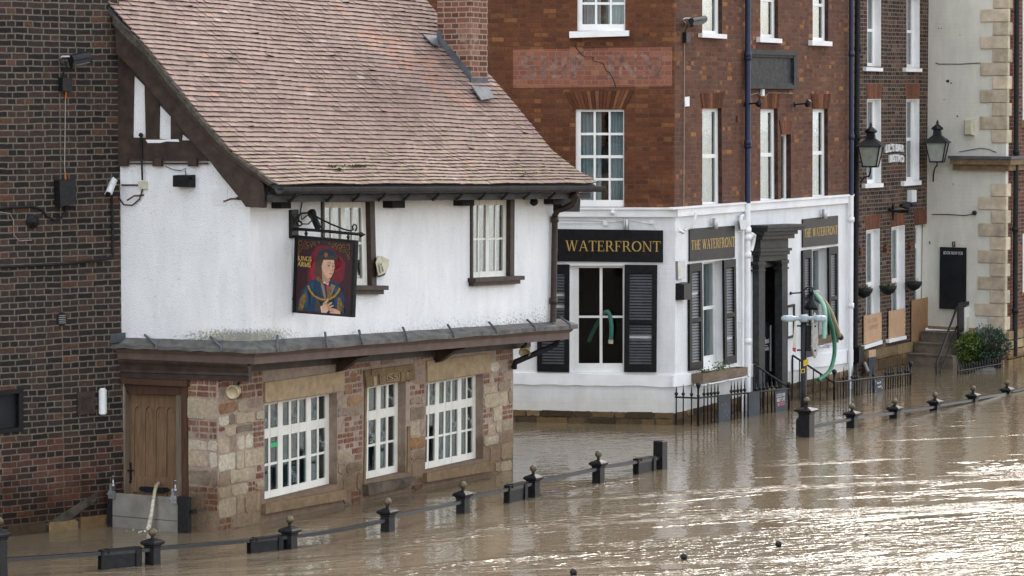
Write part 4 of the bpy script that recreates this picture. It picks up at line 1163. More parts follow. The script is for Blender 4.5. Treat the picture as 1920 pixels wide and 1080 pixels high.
# cornice over the white storey, sill band, stone base
mb = MB(WL); p = WL.pxs([(960, 390.5), (1266, 391), (1266, 407), (960, 406)], .06)
mb.prism([p[3], p[2], p[1], p[0]], .0, .06); pp = WL.pxs([(960, 389), (1267, 389.5), (1267, 393), (960, 393)], .09); mb.prism(pp[::-1], -.05, .09)
mb.wall = WR; p = WR.pxs([(1264, 391.5), (1601, 366), (1600, 380), (1264, 407)], .06); p[0] = (-.03, p[0][1]); p[3] = (-.03, p[3][1])
mb.prism(p[::-1], .0, .06); pp = WR.pxs([(1262, 389.5), (1602, 364), (1602, 367.5), (1262, 393)], .09); mb.prism(pp[::-1], -.05, .0899)
mb.build('cornice', M['white_rough'], WF)
def wavy(w, pts_t, pts_b, o, n=16, j=.012):
    a, b = w.px(*pts_t[0], o), w.px(*pts_t[1], o); c, d = w.px(*pts_b[0], o), w.px(*pts_b[1], o)
    L = lambda p, q, f: (p[0] + (q[0] - p[0]) * f, p[1] + (q[1] - p[1]) * f)
    top = [L(a, b, k / n) for k in range(n + 1)]; bot = [(L(c, d, k / n)[0], L(c, d, k / n)[1] + random.uniform(-j, j) * (0 < k < n)) for k in range(n + 1)]
    return bot + top[::-1]
mb = MB(WL); mb.prism(wavy(WL, [(940, 698), (1262, 704)], [(940, 719.5), (1262, 725.5)], .035), 0, .035)
mb.wall = WR; mb.prism(wavy(WR, [(1263, 704), (1414, 682.5)], [(1263, 725.5), (1414, 706)], .035, 8), 0, .0349); mb.build('sill_band', M['white_rough'], WF); mb = MB(WR); mb.prism(wavy(WR, [(1478, 674), (1600, 655)], [(1478, 697), (1600, 679)], .035, 8), 0, .035)
mb.build('sill_band', M['white_rough'], WF)
mb = MB(WL)
def stone_course(mb, w, s0, s1, zs0, zs1, o, n):
    for r in range(n):
        s = s0 + (r % 2) * -.2
        while s < s1 - .02:
            wd = random.uniform(.16, .60); e = min(s + wd, s1)
            if s1 - e < .1: e = s1
            a = max(s, s0)
            if e - a > .05:
                f = lambda x: (x - s0) / (s1 - s0)
                zt0 = zs0 + (zs1 - zs0) * f((a + e) / 2); h = (zt0 + .5) / n
                z0 = zt0 - (r + 1) * h; mb.tint = random.random()
                mb.prism(stone_poly(a + .006, e - .006, z0 + .005, z0 + h - .005, .012, .02), -.05, o + random.uniform(0, .014), w, .01)
            s = e
z0_ = WL.px(960, 767)[1], WL.px(1263, 773)[1]
bk = MB(WL); bk.prism([(-4.5, -1), (.0, -1), (.0, z0_[1] - .015), (-4.5, z0_[0] - .015)], 0, .014); zz_ = WR.px(1268, 773)[1], WR.px(1600, 690)[1]; bk.wall = WR; bk.prism([(.0, -1), (WRL - .05, -1), (WRL - .05, zz_[1] - .015), (0, zz_[0] - .015)], 0, .0139); bk.build('base_mortar', M['backing'], WF)
stone_course(mb, WL, -3.2, -.005, z0_[0], z0_[1], .018, 6)
z1_ = WR.px(1268, 773)[1], WR.px(1600, 690)[1]
stone_course(mb, WR, .005, WRL - .1, z1_[0], z1_[1], .018, 6)
mb.build('stone_base', M['base_stone'], WF)
# windows
sash(WL, L1, -.06, A3, B4, cur=[(.03, .50, 6), (.66, .99, 5)], cmat='curtain_reflection_pale')
sash(WL, L2, -.06, A3, B4, cur=[(.02, .46, 6), (.62, .99, 5)], cmat='curtain_reflection_pale', sill=[(1067, 59), (1179, 57), (1179, 67.5), (1067, 71)])
mb = MB(WL); gq = Q(WL, LG)
lw = sash(WL, LG, -.09, [(.155, .545), (.595, .975)], [(.08, .505), (.525, .972)], cur=None, gm='glass_dark')
SR_A, SR_B = [(.14, .80)], [(.05, .50), (.54, .95)]
for p in RW1: sash(WR, p, -.10, [(.17, .85)], [(.04, .49), (.53, .96)], cur=[(.0, 1, 5)], jamb_shade=True)
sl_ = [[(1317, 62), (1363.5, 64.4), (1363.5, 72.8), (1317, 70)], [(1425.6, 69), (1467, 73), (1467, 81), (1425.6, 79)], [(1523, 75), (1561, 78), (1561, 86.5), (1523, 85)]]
for p, s in zip(RW2, sl_): sash(WR, p, -.10, [(.17, .85)], [(.05, .49), (.53, .97)], cur=[(.0, 1, 5)], sill=s, jamb_shade=True)
sash(WR, RSM, -.12, [(.2, .8)], [(.03, .97)], cur=[(0, 1, 3)], jamb_shade=True)
sash(WR, RG1, -.17, [(.14, .86)], [(.12, .545), (.575, .965)], cur=[(0, 1, 5)], rev='white_rough')
sash(WR, RG2, -.17, [(.14, .86)], [(.12, .545), (.575, .965)], cur=[(0, 1, 5)], rev='white_rough')
# brick arches
def arch(w, px4, n, mat, parent=WF, o=.004):
    q = Q(w, px4, o); mb = MB(w)
    for k in range(n):
        a0, a1 = k / n + .004, (k + 1) / n - .004
        mb.tint = random.random(); mb.bar(q, a0, a1, 0, 1, -.05, o + random.uniform(0, .003))
    mb.build('window_arch', M[mat], parent)
arch(WL, [(1058, 172), (1189, 169), (1171, 204), (1076, 205)], 16, 'arch_brick')
arch(WR, [(1314, 175), (1359, 173), (1354, 203), (1318, 203)], 8, 'arch_brick')
arch(WR, [(1423, 176), (1463, 175), (1459, 203), (1427, 204)], 8, 'arch_brick')
arch(WR, [(1521, 176), (1558, 176), (1553, 204), (1525, 204)], 8, 'arch_brick')
arch(WR, [(1462, 226), (1488, 226), (1484, 252), (1466, 252)], 12, 'arch_orange', o=.008)
arch(WL, [(1058, 492.5), (1180, 492.5), (1171, 498), (1067, 498)], 2, 'white_rough')
# ghost sign on the brickwork and its crack
gsq = Q(WL, [(962, 93), (1260, 88), (1260, 162), (962, 165)], -.008)
mb = MB(WL); mb.bar(gsq, 0, 1, 0, 1, -.02, -.008); gs = mb.build('painted_sign', M['ghost'], WF)
mb = MB(WL); serif(mb, gsq.sub(.05, .46, .24, .82), 'SHIP', -.0085, -.0072, 1.9); mb.build('faded_letter', M['ghost_letter'], gs)
mb = MB(WL); serif(mb, gsq.sub(.58, .94, .24, .82), 'INN', -.0085, -.0072, 1.9); mb.build('faded_letter', M['ghost_letter'], gs)
mb = MB(WL); cr = [(1078, 84), (1080, 90), (1086, 97), (1091, 104), (1098, 107), (1111, 107), (1112, 115), (1124, 117), (1131, 120), (1136, 132), (1142, 136), (1148, 145), (1153, 158), (1154, 164)]
for (x0, y0), (x1, y1) in zip(cr, cr[1:]):
    mb.prism(WL.pxs([(x0 - .8, y0), (x0 + .8, y0 - .8), (x1 + .8, y1 - .8), (x1 - .8, y1 + .3)], -.005)[::-1], -.009, -.0055)
mb.build('crack', M['black_matt'], gs)
# shutters
def shutter(w, px4, split=.47, n=26):
    q = Q(w, px4, .05); mb = MB(w); fr = .13 if q.W > .4 else .17
    fx = min(.085 / q.W, .24)
    for a0, a1, b0, b1 in ((0, fx, 0, 1), (1 - fx, 1, 0, 1), (fx, 1 - fx, 0, .075), (fx, 1 - fx, .925, 1), (fx, 1 - fx, split - .02, split + .02)): mb.bar(q, a0, a1, b0, b1, .004, .05)
    sh = mb.build('shutter', M['black'], WF)
    sl = MB(w); back = MB(w)
    for b0, b1 in ((.075, split - .02), (split + .02, .925)):
        k = int(n * (b1 - b0) / .85 * q.H / 2.0 * 1.35)
        for i in range(k):
            y0 = b0 + (b1 - b0) * i / k; y1 = y0 + (b1 - b0) / k * .95
            if random.random() < .02: continue
            c0, c1 = q.at(fx, y0), q.at(1 - fx, y0); e0, e1 = q.at(fx, y1), q.at(1 - fx, y1)
            d = .006
            sl.hexa([w.pt(*c0, .036), w.pt(*c1, .036), w.pt(c1[0], c1[1] + d, .030), w.pt(c0[0], c0[1] + d, .030), w.pt(e0[0], e0[1] - d, .014), w.pt(e1[0], e1[1] - d, .014), w.pt(*e1, .008), w.pt(*e0, .008)])
    sl.build('louvre', M['louvre'], sh)
M['louvre'] = plain('louvre_paint', (.035, .037, .042), .35, .25, 6, spec=.5)
shutter(WL, [(1171, 496.5), (1232, 497), (1230.5, 698), (1170, 697.5)])
shutter(WL, [(1007, 496), (1067.5, 496), (1067, 698), (1007, 697)])
for p in ([(1293.5, 495.5), (1317, 492.5), (1319, 691.5), (1294, 695.5)], [(1358, 488.5), (1380, 485.5), (1382, 680), (1360, 684)], [(1506, 470), (1522.5, 467.5), (1523.5, 668), (1506, 672)], [(1554.5, 464), (1572, 461.5), (1572.5, 642), (1556, 645)]): shutter(WR, p)
# pipes
def downpipe(pts, w, o, r, mat, cols=(), mat2=None, cr=1.28):
    mb = MB(w); pipe_on(mb, w, pts, o, r, 12)
    for u, v in cols: mb.lathe(w.P(u, v, o) - Vector((0, 0, .05)), [(r * cr, 0), (r * cr, .10)], 12)
    return mb.build('downpipe', M[mat], WF)
downpipe([(1402.5, -90), (1402, 381)], WR, .09, .052, 'blue', [(1402, 102), (1402, 108), (1402, 267), (1402, 273)])
downpipe([(1402, 381), (1402, 792)], WR, .09, .052, 'white_rough', [(1402, 432), (1402, 445), (1402, 478), (1402, 640)])
downpipe([(1596.5, -60), (1596, 366)], WR, .09, .046, 'blue', [(1596.5, 101), (1596.5, 257)])
downpipe([(1596, 366), (1594.5, 730)], WR, .09, .048, 'white_rough', [(1596, 412), (1595.5, 573)])
mb = MB(WR); pipe_on(mb, WR, [(1393, 425), (1392, 700), (1391, 792)], .07, .026)
mb.hexa([WR.P(u, v, o) for u, v, o in ((1389, 431, .12), (1398, 430, .12), (1398, 430, .0), (1389, 431, .0), (1386, 413, .16), (1401, 411.5, .16), (1401, 411.5, .0), (1386, 413, .0))])
mb.tube([WR.P(1389, 412, .08), WR.P(1389, 406, .08), WR.P(1393, 404, .02)], .03)
mb.tube([WR.P(1384, 434, .02), WR.P(1394, 433, .07)], .012); mb.tube([WR.P(1385, 603, .02), WR.P(1393, 604, .07)], .012)
mb.build('waste_pipe', M['white_rough'], WF)
mb = MB(WR); mb.tube([WR.P(1406, 446, .09), WR.P(1411, 438, .14), WR.P(1414, 441, .14), WR.P(1412, 455, .1), WR.P(1408, 470, .09)], .04); mb.build('pipe_elbow', M['white_rough'], WF)
# doorcase
DC = 'grey_black'
mb = MB(WR)
def slab(mb, u0, u1, v0, v1, o, dv=-.10, top=None):
    """front face between two columns of the picture at offset o, lower and upper heights at the left edge"""
    k = dv * (u1 - u0)
    sl = WR.px(u0, v1, o); sr = WR.px(u1, v1 + k, o); tl = WR.px(u0, v0, o); tr = WR.px(u1, v0 + k * 1.0, o)
    mb.prism([sl, sr, tr, tl], -.02, o)
for u0, u1, v0, v1, o in ((1440, 1514, 423, 428, .42), (1439, 1509, 428, 434, .38), (1433, 1496, 434, 441, .30), (1430, 1490, 441, 449, .24), (1426, 1478, 449, 467, .14), (1427, 1485, 467, 472, .24), (1426, 1481, 472, 479, .19), (1424, 1477, 479, 490, .13)):
    slab(mb, u0, u1, v0, v1, o, -.04)
dcs = mb.build('doorcase', M[DC], WF)
for u0, u1, v0 in ((1423, 1433.5, 490), (1466.5, 1477, 486)):
    mb = MB(WR); o = .13
    mb.prism(WR.pxs([(u0, v0), (u1, v0 - 1), (u1 + .3, 745), (u0 + .3, 747)][::-1], o), -.02, o)
    for dv, dz, oo in ((6, 4, .20), (10, 3, .165), (20, 3, .155)): mb.prism(WR.pxs([(u0 - 1, v0 - 4 + dv), (u1 + 2.5, v0 - 5 + dv), (u1 + 2.5, v0 - 5 + dv + dz), (u0 - 1, v0 - 4 + dv + dz)][::-1], oo), -.02, oo)
    mb.build('pilaster', M[DC], dcs)
mb = MB(WR); dqq = Q(WR, DR, 0)
mb.bar(dqq, 0, .08, 0, 1, -.5, -.002); mb.bar(dqq, .92, 1, 0, 1, -.5, -.002); mb.bar(dqq, .08, .92, .93, 1, -.5, -.004); mb.bar(dqq, .08, .92, 0, 1, -.62, -.55)
mb.build('door', M['black'], WF)
mb = MB(WR); mb.prism(WR.pxs([(1433.5, 606), (1446, 602), (1446, 735), (1433.5, 738)][::-1], -.2), -.26, -.2)
dd = mb.build('door_poster', M['board_black'], WF)
mb = MB(WR); qq = Q(WR, [(1433.5, 633.5), (1441.5, 632), (1441.5, 643), (1433.5, 645)], -.2); sans(mb, qq, 'front', -.2, .01); 
q2 = Q(WR, [(1433.5, 651), (1440.5, 650), (1440.5, 656.5), (1433.5, 657.5)], -.2); sans(mb, q2, 'dine. drink', -.2, .01)
mb.prism(WR.pxs([(1434, 648), (1440, 647), (1440, 648.3), (1434, 649.3)][::-1], -.195), -.2, -.195)
mb.build('lettering', M['chalk'], dd)
mb = MB(WR); mb.prism(WR.pxs([(1445.5, 610), (1447, 609.5), (1446.6, 695), (1445, 696)][::-1], -.18), -.24, -.18); mb.build('door_edge', M['white_plastic'], WF)
# little white fittings, fixed for good: camera bracket, boxes
mb = MB(WR); mb.prism(WR.pxs([(1271, 490), (1285, 489), (1284, 522), (1272, 524)][::-1], .05), 0, .05); mb.build('meter_cover', M['steel'], WF)
mb = MB(WR); mb.prism(WR.pxs([(1284, 182), (1293, 181), (1293, 199), (1285, 200)][::-1], .008), -.03, .008); mb.build('air_brick', M['white_rough'], WF)
mb = MB(WR)
for k in range(4): mb.prism(WR.pxs([(1475, 575.5 + k * 3), (1480, 575 + k * 3), (1480, 576.5 + k * 3), (1475, 577 + k * 3)][::-1], .01), 0, .01)
mb.build('air_vent', M['grey_black'], WF)
# plaque
mb = MB(WR); q = Q(WR, [(1403, 93), (1493, 96), (1493, 167), (1403, 166)], .05)
mb.bar(q, 0, 1, 0, 1, -.02, .02)
for a0, a1, b0, b1, o in ((0, 1, .88, 1, .09), (0, 1, .0, .10, .09), (0, .93, .82, .88, .06), (.93, 1, .10, .88, .075), (0, .03, .10, .82, .07), (.0, .93, .10, .15, .055)): mb.bar(q, a0, a1, b0, b1, .0, o)
pq = mb.build('stone_plaque', M['slate'], WF)
mb = MB(WR)
for k in range(70):
    a, b = random.choice((.1, .2, .27, .34, .42, .55, .62, .7, .8)) + random.gauss(0, .015), random.choice((.25, .45, .5, .7)) + random.gauss(0, .04)
    mb.bar(q, a, a + random.uniform(.004, .02), b, b + random.uniform(.006, .02), .0195, .0206)
mb.build('added_chip_marks', M['added_slate_chip'], pq, kind='stuff')  # random grey flecks added as chips in the slate
# ------------------------------------------------------------------ the narrow brick bar
BB = thing('brick_bistro', 'narrow dark brick bistro with white window reveals between the corner pub and the cream wall', 'building', LB.pt(0, 0, 0))
BS0, BS1 = -2.9, (lambda: None)() or 0
# where the bar meets the cream wall
tI = (WB.O - LB.O).dot(WB.n) / LB.d.dot(WB.n); BS1 = tI
WS0 = (LB.pt(tI, 0) - WB.O).dot(WB.d)
T1 = [[(1626, -10), (1651.5, -8), (1651.5, 125), (1626, 124)], [(1700, -8), (1724, -6), (1724, 127.5), (1700, 127)]]
T2 = [[(1625.5, 186), (1651.5, 185), (1652, 344.5), (1625.5, 345)], [(1699, 186), (1723.5, 185), (1723.5, 339.5), (1699, 340)]]
T3 = [[(1624, 432), (1649, 428), (1650, 639), (1624, 647)], [(1671.5, 426), (1696, 422), (1697, 631), (1672, 637)]]
TD = [[(1716, 423), (1728, 421), (1737, 640), (1713, 647)]]
TD = [[(1716, 423), (1739, 419), (1740, 640), (1714, 648)]]
hs = [hole(Q(LB, p)) for p in T1 + T2 + T3 + TD]
mb = MB(LB); mb.holed([(BS0, -1), (BS1 + .2, -1), (BS1 + .2, 9.4), (BS0, 9.4)], hs, -.3, 0)
mb.build('brick_wall', M['brick_far'], BB)
core(BB, [LB.pt(BS0 + .1, 0, -1.1), LB.pt(BS1, 0, -1.1), LB.pt(BS1, 0, -5), LB.pt(BS0 + .1, 0, -5)], -1, 9.3, M['room'])
mb = MB(); mb.plan([LB.pt(BS0, 0, -.05), LB.pt(BS1, 0, -.05), LB.pt(BS1, 0, -6), LB.pt(BS0, 0, -6)], 9.4, 9.5); mb.build('roof', M['roof_dark'], BB)
def lil(px4, sill=None, door=False):
    q = Q(LB, px4, 0)
    gw = grid_window(BB, q, -.14, [(.16, .80)] if not door else [(.10, .55)], [(.05, .49), (.53, .96)] if not door else [(.02, .80), (.84, .97)], M['white'], M['glass'], big=.05, name='window' if not door else 'door')
    curtain(gw, q, 0, 1, .01, .99, -.24, M['curtain'], 4, amp=.02)  # cloth colour carries the pane reflection
    mb = MB(LB); t = .014
    mb.bar(q, 1 - t / q.W, 1, 0, 1, -.14, .003); mb.bar(q, 0, t / q.W, 0, 1, -.14, .003); mb.bar(q, t / q.W, 1 - t / q.W, 1 - t / q.H, 1, -.14, .003)
    if not door: mb.build('reveal', M['white_rough'], gw)
    if sill: mb = MB(LB); mb.prism(hole(Q(LB, sill, .08)), -.14, .08, LB, .004); mb.build('sill', M['white_rough'], gw)
lil(T1[0], [(1624.5, 125.5), (1656, 127.5), (1656, 134), (1624.5, 133)]); lil(T1[1], [(1699, 127), (1729.5, 128.5), (1729.5, 135), (1699, 134.5)])
lil(T2[0], [(1622.5, 345), (1657, 343.5), (1657, 351), (1622.5, 353)]); lil(T2[1], [(1695.5, 340), (1728, 338.5), (1728, 346.5), (1695.5, 349)])
lil(T3[0], [(1621.5, 648), (1655, 638), (1655, 644.5), (1621.5, 655)]); lil(T3[1], [(1667.5, 636.5), (1700, 629.5), (1700, 635.5), (1667.5, 643)])
lil(TD[0], None, True)
for p in ([(1623.5, 157), (1655.5, 157.5), (1651.5, 185.5), (1625.5, 186)], [(1697, 158), (1725.5, 158), (1723.5, 185.5), (1699, 186)], [(1621.5, 405), (1652, 401.5), (1650, 428.5), (1623.5, 432)], [(1669.5, 403), (1696.5, 399.5), (1696, 422), (1671.5, 426)], [(1713.5, 394), (1741, 391), (1739, 419), (1715.5, 423)]):
    arch(LB, p, 9, 'arch_orange', BB)
# rubble stone plinth
mb = MB(LB)
zA, zB = LB.px(1640, 656)[1], LB.px(1704, 640)[1]; sA, sB = LB.px(1617, 660)[0], BS1 - .05
for r in range(4):
    s = sA
    while s < sB:
        wd = random.uniform(.45, .95); e = min(s + wd, sB); f = ((s + e) / 2 - sA) / (sB - sA); zt_ = zA + (zB - zA) * f; h = (zt_ + .4) / 4
        mb.tint = random.uniform(.3, .8); mb.prism(stone_poly(s + .004, e - .004, zt_ - (r + 1) * h + .003, zt_ - r * h - .003, .008, .015), -.05, .03 + random.uniform(0, .012), LB, .006); s = e
mb.build('stone_plinth', M['base_stone'], BB)
mb = MB(LB); pipe_on(mb, LB, [(1608.5, -60), (1606, 300), (1603, 735)], .16, .055, 12)
for u, v in ((1608.2, 92), (1607, 258), (1606, 420), (1605, 600)): mb.lathe(LB.P(u, v, .16) - Vector((0, 0, .05)), [(.07, 0), (.07, .1)], 12)
mb.build('downpipe', M['black_matt'], BB)
mb = MB(LB)
for x, y, d in ((1640, 8, 14), (1660, 26, 9)): pass

# ------------------------------------------------------------------ the cream wall with quoins
CW = thing('cream_building', 'cream painted wall with pale sandstone quoins and a stone ledge at the right', 'building', WB.pt(-1, 0, 0))
mb = MB(WB); mb.plan([WB.pt(WS0 - .1, 0, 0), WB.pt(0, 0, 0), EB.pt(.15, 0, 0), EB.pt(.15, 0, -.3), WB.pt(WS0 - .1, 0, -.4)], -1, 9.2); mb.build('cream_wall', M['cream_wall'], CW)
mb = MB(EB); mb.prism([(.15, -1), (24, -1), (24, 9.2), (.15, 9.2)], -.4, 0); mb.build('brick_wall', M['brick_end'], CW)
mb = MB(); mb.plan([WB.pt(WS0, 0, -.1), WB.pt(-.1, 0, -.1), EB.pt(24, 0, -.1), EB.pt(24, 0, -5)], 9.2, 9.3); mb.build('roof', M['roof_dark'], CW)
# quoins run round the corner, alternately long on one face and on the other
zq = WB.px(1884, 0)[1]; hq = (WB.px(1884, 0)[1] - WB.px(1884, 101.2)[1]) / 4
z = WB.px(1884, 16)[1] + hq * 8; i = 0
z_led0, z_led1 = WB.px(1880, 290)[1], WB.px(1880, 321)[1]
sl_, ss_ = .62, .33
while z > .62:
    lo = z - hq
    if not (lo < z_led0 - .02 and z > z_led1 + .02):
        a, b = (sl_, .10) if i % 2 == 0 else (ss_, .27)
        if lo < 1.1: a, b = (a * 1.1, b * 1.1)
        mb = MB(WB); mb.tint = random.random(); g = .004; o = .028
        zt_, zb_ = z - g, lo + g
        cr = FG = WB.pt(0, 0, o) + EB.n * o
        P = [WB.pt(-a, 0, 0), WB.pt(-a, 0, o), WB.O + WB.n * o + EB.n * o, EB.pt(b, 0, o), EB.pt(b, 0, 0), WB.pt(0, 0, 0) ]
        c = .012
        Ptop = [WB.pt(-a + c, 0, o)]
        mb.plan(P, zb_, zt_)
        qb = mb.build('quoin', M['quoin'], CW)
        bm = bmesh.new(); bm.from_mesh(qb.data); bmesh.ops.bevel(bm, geom=[e for e in bm.edges if e.calc_length() > .03], offset=.012, segments=2, affect='EDGES'); bm.to_mesh(qb.data); bm.free()
    z = lo; i += 1
# ledge over the ground floor
mb = MB(WB); s0 = WB.px(1781, 300, .2)[0]
def lay(mb, o, z0, z1, s0, e):
    a = [WB.pt(s0, 0, -.05), WB.pt(s0, 0, o), WB.O + WB.n * o + EB.n * o, EB.pt(e, 0, o), EB.pt(e, 0, -.05), WB.O - WB.n * .05 - EB.n * .05]
    mb.plan(a, z0, z1)
zl0, zl1, zl2, zl3 = (WB.px(1850, v, .25)[1] for v in (293, 298, 309, 320))
lay(mb, .20, zl2, zl1, s0, 23.8); lay(mb, .13, zl3, zl2 - .001, s0 + .03, 23.79)
lg = mb.build('ledge', M['sill_stone'], CW)
mb = MB(WB); lay(mb, .235, zl1 + .001, zl0, s0 - .03, 23.8); mb.build('lead_capping', M['lead_dark'], lg)
# stone base at the corner and along the river face
mb = MB(WB)
for r in range(4):
    zt_ = .62 - r * .2
    for a0, a1 in ((-.62, -.3), (-.29, .0)):
        mb.tint = random.uniform(.75, 1); mb.prism(stone_poly(a0, a1, zt_ - .2, zt_, .008, .02), -.05, .09, WB, .012)
    s = .03
    while s < 23.5:
        wd = random.uniform(.3, .6); mb.tint = random.uniform(.7, 1); zt2 = zt_ + .12
        mb.prism(stone_poly(s, s + wd - .01, zt2 - .19, zt2, .008, .02), -.05, .09, EB, .012); s += wd
mb.prism([(WS0 + .0, -.5), (-.63, -.5), (-.63, .78), (WS0, .78)], 0, .02)
mb.build('stone_base', M['base_stone'], CW)
mb = MB(EB); pipe_on(mb, EB, [(1907, -60), (1903, 668)], .10, .055, 12)
for u, v in ((1905.5, 285), (1903.8, 430), (1903.2, 582)): mb.lathe(EB.P(u, v, .10) - Vector((0, 0, .05)), [(.07, 0), (.07, .1)], 12)
mb.build('downpipe', M['black_matt'], CW)
mb = MB(WB); mb.prism(WB.pxs([(1755, 117), (1759, 119.3), (1800, 119.5), (1838, 117.2), (1838, 118.6), (1800, 120.8), (1758, 120.6), (1754, 118)][::-1], .012), 0, .012); mb.build('paint_edge', M['fillet'], CW)
mb = MB(WB)
for u, v, r in ((1777, 152, 4), (1783, 156, 2.5), (1795, 218, 2.2), (1800, 66, 1.2), (1846, 76, 1.2), (1760, 53, 1.6), (1765, 53, 1.4), (1770, 187, 1.5), (1850, 230, 2), (1787, 345, 1.6)):
    mb.prism([WB.px(u + r * math.cos(k * 1.05) * random.uniform(.6, 1.2), v + r * .7 * math.sin(k * 1.05) * random.uniform(.6, 1.2), .003) for k in range(6)][::-1], 0, .003); mb.cut()
mb.build_split('chipped_paint', M['verge'], CW)
for p in ([(1917, -60), (1932, -50), (1932, 222), (1917, 225)], [(1917, 440), (1932, 430), (1932, 540), (1917, 548)]):
    q = Q(EB, p, 0); mb = MB(EB)
    mb.bar(q, 0, .12, 0, 1, -.02, .02); mb.bar(q, .88, 1, 0, 1, -.02, .02); mb.bar(q, .12, .88, .94, 1, -.02, .019); mb.bar(q, .12, .88, 0, .06, -.02, .019); mb.bar(q, .12, .88, .48, .52, -.02, .018)
    wq = mb.build('window', M['white'], CW); mb = MB(EB); mb.bar(q, .12, .88, .06, .94, .001, .006); mb.build('pane', M['room_grey'], wq)
    mb = MB(EB); mb.prism(hole(q.sub(-.1, 1.1, -.05, 0)), 0, .09); mb.build('sill', M['stone'], wq)

# steps in the corner
ST = MB(WB)
sA = WB.px(1712, 680, .9)[0]; sB = WB.px(1796, 690, .9)[0]
zs = [.66, .44, .22, 0.0]
for k, (v0, o) in enumerate(((.68, .55), (.46, .83), (.24, 1.11))):
    ST.prism([(sA - .02 * k, -.5), (sB, -.5), (sB, v0), (sA - .02 * k, v0)], .02 if k == 0 else o - .28, o)
    ST.prism([(sA - .02 * k, v0 + .001), (sB, v0 + .001), (sB, v0 + .03), (sA - .02 * k, v0 + .03)], .02 if k == 0 else o - .25, o + .025)
st = ST.build('stone_steps', M['step'], None, label='worn stone steps rising from the flood to the boarded doorway', cat='steps')
# ------------------------------------------------------------------ signs
def single(mb, name, mat, label, cat, group=None): return mb.build(name, mat, None, label=label, cat=cat, group=group)
# long fascia sign on the lane face
def name_board(w, px4, textpx, text, label, o=.03, k=1.0, mat='black', grp=None):
    q = Q(w, px4, o); t = thing('name_board', label, 'sign', w.pt(*q.at(.5, 0), 0), grp)
    mb = MB(w); mb.bar(q, 0, 1, 0, 1, .002, o); mb.build('panel', M[mat], t)
    mb = MB(w); serif(mb, Q(w, textpx, o), text, o, o + .004, k); mb.build('lettering', M['gold'], t)
    if len(text) == 10: mb = MB(w); serif(mb, Q(w, [(981, 450.5), (1047, 451), (1047, 470.5), (981, 470)], o), 'THE', o, o + .004, k); mb.build('lettering', M['gold'], t)
    mb = MB(w)
    for a in (.03, .97):
        for b in (.07, .93): mb.ball(q.P(a, b, o), .008, 6); mb.cut()
    mb.build_split('screw', M['black_matt'], t)
q_t = [(984, 451), (1239, 452.5), (1239, 472), (984, 470.5)]
name_board(WL, [(952, 428), (1243, 432), (1243, 492), (952, 489)], [(1060, 451), (1239, 452.5), (1239, 472), (1060, 470.5)], 'WATERFRONT', 'wide black pub name board over the big window facing the lane', .035, .95)
M['black_shiny'] = plain('glossy_sign_black', (.02, .02, .021), .32, .2, 3, spec=.12)
gN = 'river side name boards'
name_board(WR, [(1293.5, 429), (1378, 423), (1378, 483), (1293.5, 490)], [(1296, 451), (1377.3, 443.5), (1377.3, 462.5), (1296, 468.5)], 'THE WATERFRONT', 'glossy black name board over the shuttered window left of the pub door', .03, 1.15, 'black_shiny', gN)
name_board(WR, [(1505.5, 411), (1571.5, 404), (1571.5, 457), (1505.5, 464)], [(1507.5, 429.5), (1570, 422.5), (1570, 438.5), (1507.5, 445.5)], 'THE WATERFRONT', 'glossy black name board over the shuttered window right of the pub door', .03, 1.15, 'black_shiny', gN)
# LIL'S BAR letters
t = thing('wall_lettering', 'white raised letters of a bar name on dark brick between two lanterns', 'sign', LB.P(1676, 300))
mb = MB(LB); sans(mb, Q(LB, [(1660, 271), (1694, 271.5), (1694, 285.5), (1660, 287)], .02), "LIL'S BAR", .005, .035, warp=lambda a: .14 - .5 * (a - .5) ** 2, bold=.02); mb.build('lettering', M['white_plastic'], t)
mb = MB(LB); sans(mb, Q(LB, [(1667, 291), (1694, 291.5), (1694, 305.5), (1667, 305)], .02), "BISTRO", .005, .035, warp=lambda a: .12 - .5 * (a - .5) ** 2, bold=.02); mb.build('lettering', M['white_plastic'], t)

# hanging pub sign
PB = FL.P(548, 415, OF)
HS = thing('hanging_pub_sign', 'painted pub sign with a portrait hanging from a scrolled iron bracket', 'sign', PB)
SW = Wall(FL.pt(FL.px(548, 415, OF)[0], 0, OF), -FL.n * 1.0)      # runs from the wall outwards
SW = Wall(FL.pt(FL.px(548, 415, OF)[0], 0, OF), FL.n)
bq = Q(SW, [(553, 441), (668, 451), (662, 595), (549, 586)], 0.02)
mb = MB(SW); mb.bar(bq, 0, 1, 0, 1, -.02, .02)
for r in ((0, .04, 0, 1), (.955, 1, 0, 1), (.04, .955, .965, 1), (.04, .955, 0, .012)): mb.bar(bq, *r, -.035, .03)
board = mb.build('board', M['black'], HS)
F_ = bq.sub(.045, .95, .012, .962)
Z = [.0202]
def art(name, mat, polys, tw=None, parent=None):
    mb = MB(SW)
    Z[0] += .0007
    for p in polys: mb.prism([F_.at(a, b) for a, b in p], Z[0] - .0012, Z[0])
    return mb.build(name, M[mat], parent or board)
def ell(cx, cy, rx, ry, n=22, a0=0, a1=360): return [(cx + rx * math.cos(math.radians(a0 + (a1 - a0) * k / n)), cy + ry * math.sin(math.radians(a0 + (a1 - a0) * k / n))) for k in range(n if a1 - a0 == 360 else n + 1)]
art('ground_colour', 'p_dark', [[(0, 0), (1, 0), (1, 1), (0, 1)]])
art('ground_glow', 'p_red', [[(.24, .30), (.6, .28), (.86, .5), (.88, .72), (.66, .93), (.36, .93), (.22, .75), (.20, .5)]])
art('ground_glow', 'p_redhi', [ell(.60, .72, .22, .13), ell(.35, .56, .10, .14), ell(.70, .70, .12, .11)])
